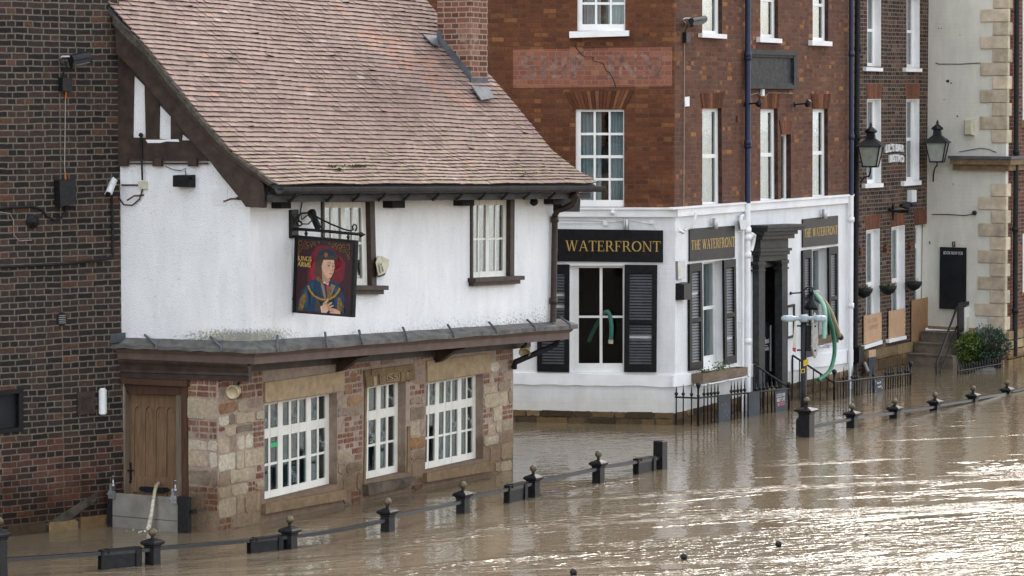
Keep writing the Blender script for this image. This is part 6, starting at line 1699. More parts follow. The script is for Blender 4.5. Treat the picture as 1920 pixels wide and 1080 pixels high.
# ------------------------------------------------------------------ spear topped iron railings
def spear(mb, P, h, zt_=.20, r=.011):
    mb.lathe(P, [(r, 0), (r, h), (.017, h + .005), (.012, h + .02), (.030, h + .05), (.034, h + .065), (.017, h + .085), (.011, h + .10), (.014, h + .115), (.003, h + zt_ + .02)], 8)
def knob(mb, P, h, r=.019):
    mb.lathe(P, [(r, 0), (r, h + .02), (r * 1.4, h + .03), (r * 1.4, h + .05), (r, h + .06), (r, h + .16), (r * 1.5, h + .19), (r * 2.3, h + .22), (r * 2.4, h + .25), (r * .8, h + .28)], 10)
def zpt(P, v): return depth_pt(0, v, P.y).z
IR = thing('iron_railing', 'black spear topped iron railing before the window left of the pub door', 'railing', water(1309, 798))
a, b, c = water(1266, 797), water(1309, 799), water(1479, 768)
za, zb_, zc_ = zpt(a, 744.5), zpt(b, 746.5), zpt(c, 728.5)
mb = MB(); mb.tube([Vector((a.x, a.y, za)), Vector((b.x, b.y, zb_)), Vector((b.x, b.y, zb_)) + (c - b) * .02, Vector((c.x, c.y, zc_))], .017, 6); mb.build('rail', M['black_rail'], IR)
for u in (1268, 1281, 1296.5):
    f = (u - 1266) / 43; P = a + (b - a) * f; mb = MB(); spear(mb, P - Vector((0, 0, .4)), za + .4, .21); mb.build('bar', M['black_rail'], IR)
WI = Wall(b, c - b)
for u in (1320, 1327, 1333.5, 1340, 1346, 1371, 1377, 1383, 1389.5, 1396, 1417, 1425, 1432, 1439, 1447, 1455):
    s = WI.px(u, 780)[0]; P = WI.pt(s, -.4); z = zb_ + (zc_ - zb_) * s / (c - b).length; mb = MB(); spear(mb, P, z + .4, .21 if u < 1400 else .14); mb.build('bar', M['black_rail'], IR)
for P, z in ((b, zb_), (c, zc_)): mb = MB(); knob(mb, P - Vector((0, 0, .4)), z + .4 - (.16 if P is c else 0)); mb.build('post', M['black_rail'], IR)
# sloping handrail left of the steps
def handrail(name, label, p0, p1, n, w, o0, o1, dst=None):
    t = thing(name, label, 'handrail', p0); mb = MB(); mb.tube([p0, p1], .020, 7); mb.build('rail', M['black_rail'], t)
    for k in range(n):
        f = k / max(1, n - 1); P = p0 + (p1 - p0) * f; mb = MB(); mb.tube([Vector((P.x, P.y, -.3)), P], .013 if 0 < k else .02, 6); mb.build('bar', M['black_rail'], t)
p0 = WR.P(1414, 683, .08); p1 = Vector((c.x, c.y, zpt(c, 727)))
handrail('step_handrail', 'black handrail sloping down left of the corner pub doorway', p0, p1, 5, WR, 0, 0)
p0 = WR.P(1486, 666, .06); d_ = water(1564, 750); p1 = Vector((d_.x, d_.y, zpt(d_, 718)))
handrail('step_handrail', 'black handrail sloping down right of the corner pub doorway', p0, p1, 7, WR, 0, 0)
IR2 = thing('iron_railing', 'black spear topped iron railing before the window right of the pub door', 'railing', d_)
e = water(1707, 722); z0, z1 = zpt(d_, 717), zpt(e, 700.5)
mb = MB(); mb.tube([Vector((d_.x, d_.y, z0)), Vector((e.x, e.y, z1))], .018, 6); mb.build('rail', M['black_rail'], IR2)
WI2 = Wall(d_, e - d_); us = [1571.5, 1576.5, 1581.5, 1587, 1592, 1597.5, 1602, 1606.5, 1611.5, 1616.5, 1627, 1632, 1637, 1660.5, 1665.5, 1670, 1674.5, 1679, 1683.5, 1688, 1692.5, 1697.5, 1702]
for k, u in enumerate(us):
    s = WI2.px(u, 735)[0]; P = WI2.pt(s, -.4); z = z0 + (z1 - z0) * s / (e - d_).length; mb = MB()
    if k in (0, 1, 3, 4, 8, 9, 10, 17, 20, 11): mb.lathe(P, [(.013, 0), (.013, z + .4)], 8)
    else: spear(mb, P, z + .4, .26, .013)
    mb.build('bar', M['black_rail'], IR2)
for P, z in ((d_, z0), (e, z1)): mb = MB(); knob(mb, P - Vector((0, 0, .4)), z + .40 - .03, .021); mb.build('post', M['black_rail'], IR2)
# inner iron bars between the two
# chalkboards tied to the railings
def cboard(w, px4, label, lines=(), mat='board', o=.05, tie=True):
    q = Q(w, px4, o); t = thing('chalkboard', label, 'chalkboard', w.pt(*q.at(.5, 0), o), None)
    mb = MB(w); mb.bar(q, 0, 1, -.15, 1, o - .02, o); mb.bar(q, 0, .05, -.15, 1, o - .03, o + .006); mb.bar(q, .05, 1, .985, 1, o - .03, o + .005); mb.build('panel', M[mat], t)
    for txt, r, m_ in lines:
        mb = MB(w); sans(mb, q.sub(*r), txt, o + .0003, .003, bold=.01); mb.build('lettering', M[m_], t)
    return t, q
t, q = cboard(WI, [(1347, 744), (1370, 740), (1369.5, 787), (1347, 793)], 'grey chalkboard with smudged chalk, leftmost of the three on the left iron railing')
mb = MB(WI)
for a, b in ((.25, .62), (.32, .66), (.55, .66), (.62, .6), (.45, .36), (.55, .37), (.72, .40), (.28, .16), (.36, .18), (.46, .15), (.7, .17), (.62, .2)): mb.bar(q, a, a + random.uniform(.04, .09), b, b + random.uniform(.02, .06), .0502, .0508)
mb.build('chalk_smudge', M['chalk_faint'], t)
cboard(WI, [(1403.5, 737), (1424.5, 734), (1424.5, 778), (1403.5, 783)], 'blank grey chalkboard in the middle of the left iron railing')
cboard(WI, [(1453, 733.5), (1474, 730), (1474.5, 768), (1454, 774)], 'grey chalkboard about a live match at the right end of the left iron railing', [('CATCH THE', (.12, .88, .68, .85), 'chalk'), ('NEXT LIVE', (.15, .86, .47, .64), 'chalk'), ('MATCH', (.2, .82, .26, .43), 'pink_chalk')])
t, q = cboard(WI2, [(1639.5, 713), (1656, 709), (1656, 733), (1639.5, 737)], 'small grey chalkboard on the right iron railing')
mb = MB(WI2)
for a, b in ((.1, .85), (.85, .2), (.12, .1)): mb.bar(q, a, a + .07, b, b + .07, .05, .052)
for k in range(9): a = .3 + .05 * k; mb.bar(q, a, a + .035, .66 + .02 * math.sin(k * 2), .76 + .03 * math.sin(k), .05, .0515); mb.bar(q, a + .08, a + .11, .34 + .02 * math.sin(k * 3), .46, .05, .0515)
mb.build('chalk_scrawl', M['chalk'], t)
# big chalkboard on the cream wall
t, q = cboard(WB, [(1762.5, 463), (1811.5, 464.5), (1811, 565.7), (1761.5, 563.6)], 'tall black chalkboard on the cream wall beside the steps', [('BOOK NOW FOR', (.14, .88, .865, .925), 'chalk')], 'board_black')
mb = MB(WB); mb.tube([WB.P(1787, 463, .02), WB.P(1786, 454, .05), WB.P(1790, 453, .07), WB.P(1790, 463, .05)], .016, 6); mb.build('hook', M['rust'], t)

# ------------------------------------------------------------------ lanterns, lamps, spots on the facades
def lantern(w, C, label, arm, sc=1.0):
    t = thing('wall_lantern', label, 'lantern', C, 'black wall lanterns on the bistro'); ra = math.atan2(WB.d.y, WB.d.x) + math.pi / 4 + .35
    h = .40 * sc; r0, r1 = .135 * sc, .215 * sc
    mb = MB(); mb.lathe(C, [(r0 * .93, .012), (r1 * .93, h - .005)], sq=True, rot=ra); gl_ = mb.build('glass', M['frosted'], t)
    mb = MB(); mb.lathe(C, [(r0 * 1.06, -.02), (r0 * 1.06, .012)], sq=True, rot=ra)
    for k in range(4):
        a = ra + k * math.pi / 2; d = Vector((math.cos(a), math.sin(a), 0)) * math.sqrt(2); mb.tube([C + d * r0, C + d * r1 + Vector((0, 0, h))], .014, 6)
    mb.build('frame', M['black_rail'], t)
    mb = MB(); mb.lathe(C + Vector((0, 0, h)), [(r1 * 1.22, -.005), (r1 * 1.2, .015), (.085 * sc, .16 * sc), (.075 * sc, .27 * sc)], sq=True, rot=ra)
    mb.lathe(C + Vector((0, 0, h + .27 * sc)), [(.10 * sc, -.0), (.13 * sc, .02), (.12 * sc, .05), (.05 * sc, .11 * sc), (.02 * sc, .13 * sc), (.035 * sc, .155 * sc), (.02 * sc, .18 * sc), (.004, .22 * sc)], 12)
    mb.build('cap', M['black_rail'], t)
    mb = MB(); mb.tube([C - Vector((0, 0, .02)), C - Vector((0, 0, .09))] + arm, .016, 6); mb.build('bracket', M['black_rail'], t)
CL = LB.P(1632.5, 312, .55); wl = LB.P(1614, 345, .0)
lantern(LB, CL, 'black lantern on a scroll bracket left of the white bar lettering', [CL + Vector((-.02, .1, -.2)), wl + (CL - wl) * .4 + Vector((0, 0, .0)), wl + Vector((0, 0, .05)), wl - Vector((0, 0, .08))])
CR = WB.P(1757, 303, .45); wr = WB.P(1750, 330, .0)
lantern(WB, CR, 'black lantern standing off the cream wall right of the white bar lettering', [CR + Vector((-.03, .06, -.12)), wr + Vector((0, -.1, .1)), wr, wr - Vector((0, 0, .12))])
def updown(w, u, v, label):
    t = thing('updown_light', label, 'wall light', w.P(u, v), 'steel cylinder wall lights'); P = w.P(u, v, .09)
    mb = MB(); mb.lathe(P - Vector((0, 0, .09)), [(.048, 0), (.05, .004), (.05, .176), (.048, .18)], 12); mb.build('cylinder', M['steel'], t); mb = MB(); mb.tube([w.P(u, v, .0), P], .02, 6); mb.build('arm', M['white_plastic'], t)
updown(WL, 1174, 421, 'steel cylinder wall light over the lane side name board'); updown(WR, 1341, 419, 'steel cylinder wall light over the left river side name board'); updown(WR, 1546, 401, 'steel cylinder wall light over the right river side name board')
def spot(w, u, v, label, dirn=1):
    t = thing('arm_spotlight', label, 'spotlight', w.P(u, v)); P = w.P(u, v, .02); E_ = w.P(u + 26, v - 2, .42)
    mb = MB(); mb.lathe(w.P(u, v, 0), [(.05, 0), (.045, .03)], 10, axis=w.n); mb.tube([P, E_], .016, 6); mb.build('arm', M['black_rail'], t)
    mb = MB(); ax = Vector((-.5, -.5, -.7)) if dirn else Vector((.4, -.4, .8)); mb.lathe(E_ - ax.normalized() * .05, [(.02, -.02), (.042, 0), (.05, .11)], 10, axis=ax); mb.build('head', M['black_rail'], t)
spot(WR, 1398, 195, 'black arm spotlight below the plaque near the blue pipe'); spot(WR, 1489, 196, 'black arm spotlight at the right below the plaque', 0)
t = thing('gooseneck_lamp', 'black gooseneck lamp with a bell shade beside the pub doorway', 'lamp', WR.P(1483, 550))
mb = MB(); mb.lathe(WR.P(1482, 550, .0), [(.035, 0), (.02, .03)], 10, axis=WR.n); mb.tube([WR.P(1482, 550, .02), WR.P(1500, 549, .18), WR.P(1508, 543, .26), WR.P(1515, 538, .32), WR.P(1522, 539, .38), WR.P(1525, 550, .40), WR.P(1523, 560, .40)], .014, 7); mb.build('arm', M['black_rail'], t)
P = WR.P(1522, 560, .40); mb = MB(); mb.lathe(P, [(.14, -.20), (.13, -.13), (.07, -.05), (.035, .0), (.03, .03)], 16, axis=Vector((.10, .0, 1))); mb.build('shade', M['black'], t)
mb, q = box2('x', WR, [(1282, 532), (1297, 529), (1297, 563), (1282, 563.5)], .16, '', '', '', .02); single(mb, 'wall_speaker', M['black_rail'], 'black speaker box on the white wall beside the first shutter', 'speaker')
t = thing('wall_camera', 'white camera on a bent arm above the corner of the white storey', 'camera', WR.P(1283, 430)); mb = MB(); mb.tube([WR.P(1284, 432, .02), WR.P(1296, 425, .1), WR.P(1302, 414, .16), WR.P(1305, 400, .16)], .028, 7); mb.build('arm', M['white_plastic'], t); mb = MB(); mb.tube([WR.P(1271, 431, .2), WR.P(1281, 436, .12)], .032, 6); mb.build('housing', M['white_plastic'], t)
mb = MB(WL); mb.tube([WL.P(u, v, .02) for u, v in ((1000, 410), (1060, 412), (1130, 414), (1145, 416), (1185, 413), (1222, 420), (1232, 430), (1260, 414), (1300, 410))[:7]], .006, 5)
mb.tube([WL.P(u, v, .02) for u, v in ((1050, 418), (1130, 418), (1138, 408), (1150, 400))], .005, 5)
single(mb, 'white_cable', M['white_rough'], 'thin white cables looping along the white wall above the wide name board', 'cable')
t = thing('dome_camera', 'small white dome camera on the cornice over the wide name board', 'camera', WL.P(1149, 402)); mb = MB(); mb.lathe(WL.P(1149, 396, .10), [(.04, 0), (.042, -.03), (.028, -.06), (.004, -.075)], 12); mb.build('dome', M['white_plastic'], t); mb = MB(); mb.tube([WL.P(1149, 395, .05), WL.P(1149, 395, .13)], .03, 8); mb.build('mount', M['white_plastic'], t)
for u, v, lab in ((1135, 419, 'small white cable box left of the cylinder light on the lane face'), (1221, 416, 'small white cable box right of the cylinder light on the lane face')):
    mb, q = box2('x', WL, [(u - 5, v - 4), (u + 5, v - 4), (u + 5, v + 4), (u - 5, v + 4)], .04, '', '', ''); single(mb, 'cable_box', M['white_plastic'], lab, 'cable box')
mb = MB(WR); mb.tube([WR.P(1283.5, 40 + 40, .012), WR.P(1283, 200, .012), WR.P(1282, 391, .012)], .007, 5); single(mb, 'drop_cable', M['wire'], 'thin pale cable hanging down the purple brick below the floodlight', 'cable')
mb, q = box2('x', WR, [(1287, 60), (1294.5, 60), (1294.5, 80), (1287, 80)], .07, '', '', ''); single(mb, 'lamp_gear_box', M['black_rail'], 'small black gear box below the floodlight on the tall pub', 'box')
mb, q = box2('x', WR, [(1429.5, 167), (1434, 167), (1434, 180), (1429.5, 180)], .04, '', '', ''); single(mb, 'white_sensor', M['white_plastic'], 'tiny white sensor just below the black plaque', 'sensor')
mb = MB(WR); mb.tube([WR.P(u, v, .014) for u, v in ((1407, 178), (1420, 174), (1428, 181), (1436, 180), (1441, 174), (1487, 175), (1487, 208))], .006, 5); single(mb, 'plaque_cable', M['wire'], 'thin pale cable looping under the black plaque', 'cable')
mb = MB(WR); mb.prism([(lambda c: (c[0] + .05 * math.cos(k * math.pi / 8) * .8, c[1] + .065 * math.sin(k * math.pi / 8)))(WR.px(1383, 222)) for k in range(16)], 0, .02); single(mb, 'oval_tie_plate', M['rust'], 'small oval tie plate on brick left of the blue pipe', 'tie plate')
t = thing('notice_frame', 'empty grey notice frame on the white wall right of the pub door', 'notice board', WR.P(1484, 635)); q = Q(WR, [(1476, 573), (1491, 570), (1491, 632), (1476, 636)], .04); mb = MB(WR)
for r in ((0, .14, 0, 1), (.86, 1, 0, 1), (.14, .86, .93, 1), (.14, .86, 0, .07)): mb.bar(q, *r, 0, .04)
mb.build('frame', M['grey_black'], t); mb = MB(WR); mb.bar(q, .14, .86, .07, .93, 0, .015); mb.build('backing', M['white_plastic'], t)
# bistro wall fittings
t = thing('alarm_siren', 'white alarm siren with a blue foot under the upper right bistro window', 'alarm', LB.P(1714, 381)); mb, q = box2('x', LB, [(1709.5, 356), (1719, 355.5), (1719, 379), (1709.5, 380)], .10, '', '', '', .012); mb.build('cover', M['white_plastic'], t); mb, q = box2('x', LB, [(1709.5, 380), (1719, 379), (1718, 383), (1710, 384)], .09, '', '', ''); mb.build('foot', M['navy_plastic'], t)
t = thing('projector_bracket', 'black iron bracket carrying a dark projector lamp on the bistro', 'bracket lamp', LB.P(1676, 400)); mb = MB(LB); mb.tube([LB.P(1675, 383, .02), LB.P(1675, 413, .02)], .025, 6); mb.tube([LB.P(1668, 393, .05), LB.P(1675, 396, .05), LB.P(1706, 397, .55)], .035, 6); mb.build('arm', M['black_rail'], t)
mb = MB(LB); mb.hexa([LB.P(1687, 388, .2), LB.P(1702, 394, .3), LB.P(1706, 392, .5), LB.P(1692, 386, .4), LB.P(1685, 384, .2), LB.P(1700, 378, .3), LB.P(1707, 378, .5), LB.P(1692, 382, .4)]); mb.build('lamp_body', M['black_matt'], t)
for u, v, lab in ((1620, 546, 'hanging basket left of the left bistro window'), (1665, 541, 'hanging basket before the middle bistro window'), (1713, 533, 'bare hanging basket before the boarded bistro doorway')):
    P = LB.P(u, v - 5, .22); t = thing('hanging_basket', lab, 'hanging basket', P - Vector((0, 0, .18)), 'half round wall baskets on the bistro')
    mb = MB(); mb.lathe(P, [(.03, -.19), (.11, -.15), (.17, -.07), (.185, .0), (.165, .0)], 12); mb.build('basket', M['black_matt'], t)
    mb = MB()
    for k in range(46 if u < 1700 else 14):
        a = random.uniform(0, 6.28); r = random.uniform(0, .15); b = P + Vector((math.cos(a) * r, math.sin(a) * r, .0)); d = Vector((random.gauss(.2, .5), random.gauss(0, .5), random.uniform(.1, .8))) * .13; s_ = Vector((random.uniform(-1, 1), random.uniform(-1, 1), 0)).normalized() * .010
        mb.tint = random.random(); mb._add([b - s_, b + s_, b + d + s_ * .3, b + d - s_ * .3], [[0, 1, 2, 3]])
    mb.build('plant', M['dry'], t, recalc=False, kind='stuff')
for k, (u, v, lab) in enumerate(((1616, 471, 'rusty bracket on brick at the left edge of the bistro'), (1664, 466, 'rusty bracket on brick between the two bistro windows'), (1709, 461, 'rusty bracket on brick beside the bistro doorway'), (1746, 455, 'rusty bracket in the corner by the cream wall'))):
    mb = MB(LB); q = Q(LB, [(u - 2, v - 7), (u + 2.5, v - 7.5), (u + 2.5, v + 7), (u - 2, v + 7.5)], .06); mb.prism(hole(q), 0, .06); mb.tube([LB.P(u - 1, v - 4, .06), LB.P(u - 4, v - 1, .10), LB.P(u - 1, v + 4, .08)], .012, 5)
    single(mb, 'basket_bracket', M['rust'], lab, 'bracket', 'rusty brackets on the bistro')
# plywood flood boards
def plyb(px4, lab, mat='ply', lines=()):
    q = Q(LB, px4, .05); t = thing('plywood_board', lab, 'plywood board', LB.pt(*q.at(.5, 0), .05)); mb = MB(LB); mb.bar(q, 0, 1, 0, 1, .032, .05); mb.build('sheet', M[mat], t)
    for txt, r in lines: mb = MB(LB); sans(mb, q.sub(*r), txt, .0502, .001); mb.build('lettering', M['ply_ink'], t)
    mb = MB(LB)
    for b in (.08, .28, .48, .68, .88):
        for a in (.05, .95): mb.ball(q.P(a, b, .051), .008, 6); mb.cut()
    mb.build_split('screw', M['rust'], t)
M['ply_ink'] = plain('faded_pen', (.27, .17, .12), .8, .3, 60)
plyb([(1620.5, 592), (1653, 586), (1653, 637.5), (1620.5, 645.5)], 'pale plywood board with faint lettering across the left bistro window', 'ply', [('DO ONE', (.2, .75, .70, .86)), ('DUMMEST', (.28, .82, .46, .62))])
plyb([(1667, 583.5), (1698, 578), (1697, 629.5), (1667, 636)], 'plain pale plywood board across the middle bistro window')
plyb([(1710, 564), (1741.5, 557), (1742, 640), (1710, 649)], 'tall darker plywood board closing the bistro doorway', 'ply_dark')
# cabinet, plank
t = thing('meter_cabinet', 'tall black metal cabinet beside the black pipe of the bistro', 'cabinet', LB.P(1617, 680, .1)); mb, q = box2('x', LB, [(1610.5, 651), (1620, 649), (1620, 679), (1610.5, 681)], .30, '', '', '', .005); mb.build('body', M['black_rail'], t); mb = MB(LB); mb.tube([LB.P(1621, 680, .2), LB.P(1628, 697, .3)], .045, 4); mb.build('chute', M['sign_back'], t)
t = thing('leaning_sign', 'narrow dark board with a pink top leaning on the bistro plinth', 'board', LB.P(1635, 708, .2)); q = Q(LB, [(1629.5, 657), (1642, 655), (1642, 708), (1629, 711)], .22); mb = MB(LB); mb.bar(q, 0, 1, -.2, .75, .19, .22); mb.build('panel', M['board'], t); mb = MB(LB); mb.bar(q, 0, 1, .752, 1, .19, .222); mb.build('top_panel', M['ply'], t)
# ivory bell box on cream wall, handrail, menu case, shrubs, low railing
t = thing('bell_box', 'ivory alarm bell box high on the cream wall', 'alarm box', WB.P(1818, 256)); P = lambda u, v, o: WB.P(u, v, o)
mb = MB(WB); mb.hexa([P(1808, 255, 0), P(1828, 255, 0), P(1820.5, 251.5, .16), P(1809, 251.5, .16), P(1808, 224, 0), P(1828, 224, 0), P(1820.5, 226, .16), P(1809, 226, .16)]); mb.build('cover', M['ivory'], t)
mb = MB(WB); mb.tube([WB.P(u, v, .02) for u, v in ((1798, 285), (1820, 281), (1838, 278), (1855, 280), (1868, 286))], .008, 5); single(mb, 'ledge_cable', M['black_matt'], 'thin dark cable arching over the stone ledge on the cream wall', 'cable')
mb = MB(WB); mb.tube([WB.P(u, v, .02) for u, v in ((1748, 402), (1775, 402), (1810, 404), (1828, 401))], .009, 5); mb.ball(WB.P(1827, 399, .06), .05, 10); single(mb, 'wall_bell', M['black_matt'], 'small black bell with its cable on the cream wall above the chalkboard', 'bell')
t = thing('step_handrail', 'slanting dark handrail of the stone steps by the cream wall', 'handrail', water(1757, 702))
B0 = water(1756, 703); T0 = WB.P(1797, 569, .5); dB = (B0 - WB.O).dot(WB.n)
mb = MB(); mb.tube([Vector((B0.x, B0.y, -.3)), Vector((B0.x, B0.y, zpt(B0, 681))), T0, WB.P(1806, 567, .3)], .024, 7); mb.build('rail', M['black_rail'], t)
mb = MB(); mb.tube([WB.P(1763, 699, dB - .1), WB.P(1794, 612, .45)], .017, 7); mb.build('rail', M['black_rail'], t)
mb = MB(); mb.tube([WB.P(1738, 618.5, .3), WB.P(1770, 620, .15), WB.P(1796, 622, .1)], .025, 7); mb.ball(WB.P(1738, 618.5, .3), .045, 10); single(mb, 'white_grab_pipe', M['white_plastic'], 'short white pipe with a knob above the stone steps', 'pipe')
MW = Wall(WB.P(1797, 600, .62), LB.d); t = thing('menu_case', 'black framed menu case standing behind the shrubs', 'menu case', MW.pt(0, 0, 0)); q = Q(MW, [(1797, 569), (1829, 562.5), (1829, 660), (1797, 668)], 0)
mb = MB(MW)
for r in ((0, .32, 0, 1.0), (.86, 1, 0, 1), (.32, .86, .93, 1), (.32, .86, .0, .25)): mb.bar(q, *r, -.03, .0)
mb.build('frame', M['black_rail'], t)
mb = MB(MW); mb.bar(q, .38, .84, .28, .90, -.02, .003); mb.build('door', M['white_plastic'], t)
mb = MB(MW); mb.bar(q, .46, .78, .32, .70, -.01, .006); mb.build('menu_sheet', M['ivory'], t)
def shrub(C, rx, ry, rz, n, ls, mat, label, seed):
    R = random.Random(seed); t = thing('shrub', label, 'shrub', C)
    mb = MB(); lv = MB()
    for k in range(7):
        a = R.uniform(0, 6.28); e_ = C + Vector((math.cos(a) * rx * .6, math.sin(a) * ry * .6, rz * R.uniform(1.0, 1.6))); mb.tube([C, (C + e_) / 2 + Vector((0, 0, .05)), e_], .014, 5, r1=.004)
    mb.build('stem', M['brown'], t)
    tips = []
    for k in range(n // 9):
        while True:
            p = Vector((R.uniform(-1, 1), R.uniform(-1, 1), R.uniform(-1, 1)))
            if .35 < p.length < 1: break
        lump_ = 1 + .22 * math.sin(p.x * 6 + seed) * math.cos(p.z * 5 + p.y * 4)
        c = C + Vector((p.x * rx * lump_, p.y * ry * lump_, rz + p.z * rz * lump_)); tips.append((c, p))
    for c, p in tips:
        bt = min(1, max(0, .5 + .5 * p.length * (.6 * p.z + .3) - .15 + R.gauss(0, .12)))
        for j in range(9):
            d = (p.normalized() * .7 + Vector((R.gauss(0, .6), R.gauss(0, .6), R.gauss(.25, .6)))).normalized(); s_ = d.cross(Vector((R.gauss(0, 1), R.gauss(0, 1), R.gauss(0, 1)))).normalized()
            L_ = ls * R.uniform(.6, 1.2); b = c + Vector((R.gauss(0, .03), R.gauss(0, .03), R.gauss(0, .03))); m_ = b + d * L_ * .5
            lv.tint = min(1, max(0, bt + R.gauss(0, .13))); lv._add([b, m_ + s_ * L_ * .2, b + d * L_, m_ - s_ * L_ * .2], [[0, 1, 2, 3]])
    lv.build('foliage', M[mat], t, recalc=False)
Cd = WB.P(1854, 672, .40); Cd.z = .05
shrub(Cd, .38, .32, .40, 3000, .075, 'leaf_dark', 'dark blue green shrub beside the corner of sandstone quoins', 3)
Cl = WB.P(1817, 680, .65); Cl.z = .05
shrub(Cl, .30, .28, .33, 2400, .085, 'leaf', 'yellow green shrub in front of the menu case', 5)
g0, g1 = water(1796, 703), water(1876, 690); t = thing('low_railing', 'low black railing round the two shrubs', 'railing', (g0 + g1) / 2); z0, z1 = zpt(g0, 696), zpt(g1, 682)
mb = MB(); mb.tube([Vector((g0.x, g0.y, z0)), Vector((g1.x, g1.y, z1))], .016, 6); mb.build('rail', M['black_rail'], t)
for k in range(17):
    f = k / 16; P = g0 + (g1 - g0) * f; z = z0 + (z1 - z0) * f; mb = MB(); mb.lathe(P - Vector((0, 0, .3)), [(.013, 0), (.013, z + .3 + .10), (.006, z + .3 + .14)], 6); mb.build('bar', M['black_rail'], t)
mb = MB(); P = water(1837, 696); mb.hexa([P + Vector(v) for v in ((-.25, -.15, -.05), (.3, -.2, -.05), (.32, .25, -.05), (-.2, .2, -.05), (-.25, -.15, .02), (.3, -.2, .05), (.32, .25, .07), (-.2, .2, .04))]); single(mb, 'floating_lid', M['lead'], 'flat grey lid lying on the water before the low railing', 'lid')

# ------------------------------------------------------------------ lamp post, hoses, planters
B0 = water(1506, 815); LP = thing('lamp_post', 'black lamp post with a pale grey twin lamp head standing in the flood', 'lamp post', B0)
zt_ = depth_pt(0, 598, B0.y).z
mb = MB(); mb.lathe(B0 - Vector((0, 0, .6)), [(.052, 0), (.052, .6 + zt_)], 12); mb.build('pole', M['black_rail'], LP)
mb = MB(); mb.lathe(B0 - Vector((.03, 0, .6)), [(.075, 0), (.075, .6 + depth_pt(0, 788, B0.y).z), (.055, .62 + depth_pt(0, 785, B0.y).z)], sq=True, rot=.4); mb.build('base_box', M['black_rail'], LP)
HW = Wall(Vector((B0.x, B0.y, 0)), (1, .0, 0)); 
for sgn, uo in ((-1, 1465), (1, 1550)):
    mb = MB(HW); sE = HW.px(uo, 596)[0]; n = 8; r = []
    secs = [(0.04 * sgn, .05, .032), (.14 * sgn, .06, .034), (sE * .55, .11, .050), (sE * .80, .12, .052), (sE * .95, .08, .040), (sE, .02, .015)]
    rings = []
    for s, hw, hh in secs: rings.append([HW.pt(s, zt_ + .01 + hh * zz, hw * oo) for oo, zz in ((-1, -.35), (-.9, -1), (.9, -1), (1, -.35), (.8, .6), (.3, 1), (-.3, 1), (-.8, .6))])
    mb.sm = True
    for i_ in range(len(rings) - 1): mb._add(rings[i_] + rings[i_ + 1], [[k, (k + 1) % 8, (k + 1) % 8 + 8, k + 8] for k in range(8)])
    mb._add(rings[-1], [list(range(8))]); mb._add(rings[0], [list(range(8))[::-1]])
    mb.build('lamp_head', M['lamp_grey'], LP)
mb = MB(); mb.lathe(B0 + Vector((0, 0, zt_ - .05)), [(.075, 0), (.08, .02), (.08, .10), (.06, .12)], 12); mb.build('hub', M['lamp_grey'], LP)
for px4, m_ in (([(1506.5, 676), (1515.5, 673), (1515.5, 684), (1506.5, 687)], 'yellow'), ([(1502.5, 692), (1509, 691), (1509, 699), (1502.5, 700)], 'yellow')):
    mb = MB(HW); mb.prism(HW.pxs(px4, .056)[::-1], .045, .056); mb.build('sticker', M[m_], LP)
mb = MB(HW); mb.prism(HW.pxs([(1504, 693.5), (1507.5, 693), (1507.5, 698), (1504, 698.5)][::-1], .058), .056, .058); mb.build('sticker', M['black_matt'], LP)
# sign seen from behind on the post
SGd = Vector((.35, .94, 0)); SGw = Wall(Vector((B0.x, B0.y, 0)) + Vector((.22, .1, 0)), SGd)
t = thing('road_sign', 'grey backed road sign seen edge on behind the lamp post', 'road sign', SGw.pt(0, 1.5))
qs = SGw.pxs([(1523, 604), (1528, 586), (1532, 605), (1533, 640), (1531, 665), (1528, 671), (1525, 668), (1522, 650)], .0)
mb = MB(SGw); mb.prism(qs[::-1], -.012, .012); mb.build('plate', M['sign_back'], t)
mb = MB(HW); mb.prism(HW.pxs([(1508, 610), (1521, 611), (1520, 655), (1508, 656)][::-1], .0), -.10, .02); mb.build('light_box', M['black_rail'], t)
mb = MB(HW)
for v in (611, 656.5): mb.tube([HW.P(1494, v, .0), HW.P(1505, v, .0), HW.P(1520, v, .05), HW.P(1530, v + 1, .05)], .016, 6); mb.cut()
mb.build_split('bracket', M['black_rail'], t)
t = thing('banner', 'narrow pale banner with a red foot hung left of the lamp post', 'banner', HW.P(1489, 662)); mb = MB(HW)
for k in range(6):
    f0, f1 = k / 6, (k + 1) / 6; ua, ub = 1489.5 - 1.5 * f0, 1492.5; va, vb = 600 + 52 * f0, 600 + 52 * f1
    mb.prism(HW.pxs([(1490 - 4 * f0, va), (1492.3, va), (1492.3, vb), (1490 - 4 * f1, vb)][::-1], .05), .04, .05)
mb.build('cloth', M['p_white'], t); mb = MB(HW); mb.prism(HW.pxs([(1486, 652), (1492.3, 652), (1492, 661), (1486.5, 658)][::-1], .05), .04, .0501); mb.build('hem', M['red'], t)
# hoses from the right hand window
def hose(pts, r, mat, label, w=WR):
    mb = MB(); pp = [w.P(u, v, o) for u, v, o in pts]; out = []
    for i_ in range(len(pp) - 1):
        a, b, c_, d2 = pp[max(i_ - 1, 0)], pp[i_], pp[i_ + 1], pp[min(i_ + 2, len(pp) - 1)]
        for k in range(5):
            t_ = k / 5; out.append(.5 * ((2 * b) + (c_ - a) * t_ + (2 * a - 5 * b + 4 * c_ - d2) * t_ ** 2 + (3 * b - a - 3 * c_ + d2) * t_ ** 3))
    out.append(pp[-1]); mb.tube(out, r, 10); return single(mb, 'hose', M[mat], label, 'hose', 'hoses hung out of the pub windows')
hose([(1523, 548, -.1), (1527, 550, .1), (1536, 558, .3), (1544, 572, .4), (1547, 590, .42), (1546, 612, .40), (1545, 634, .38)], .042, 'hose_mint', 'pale mint hose hanging straight beside the lamp head')
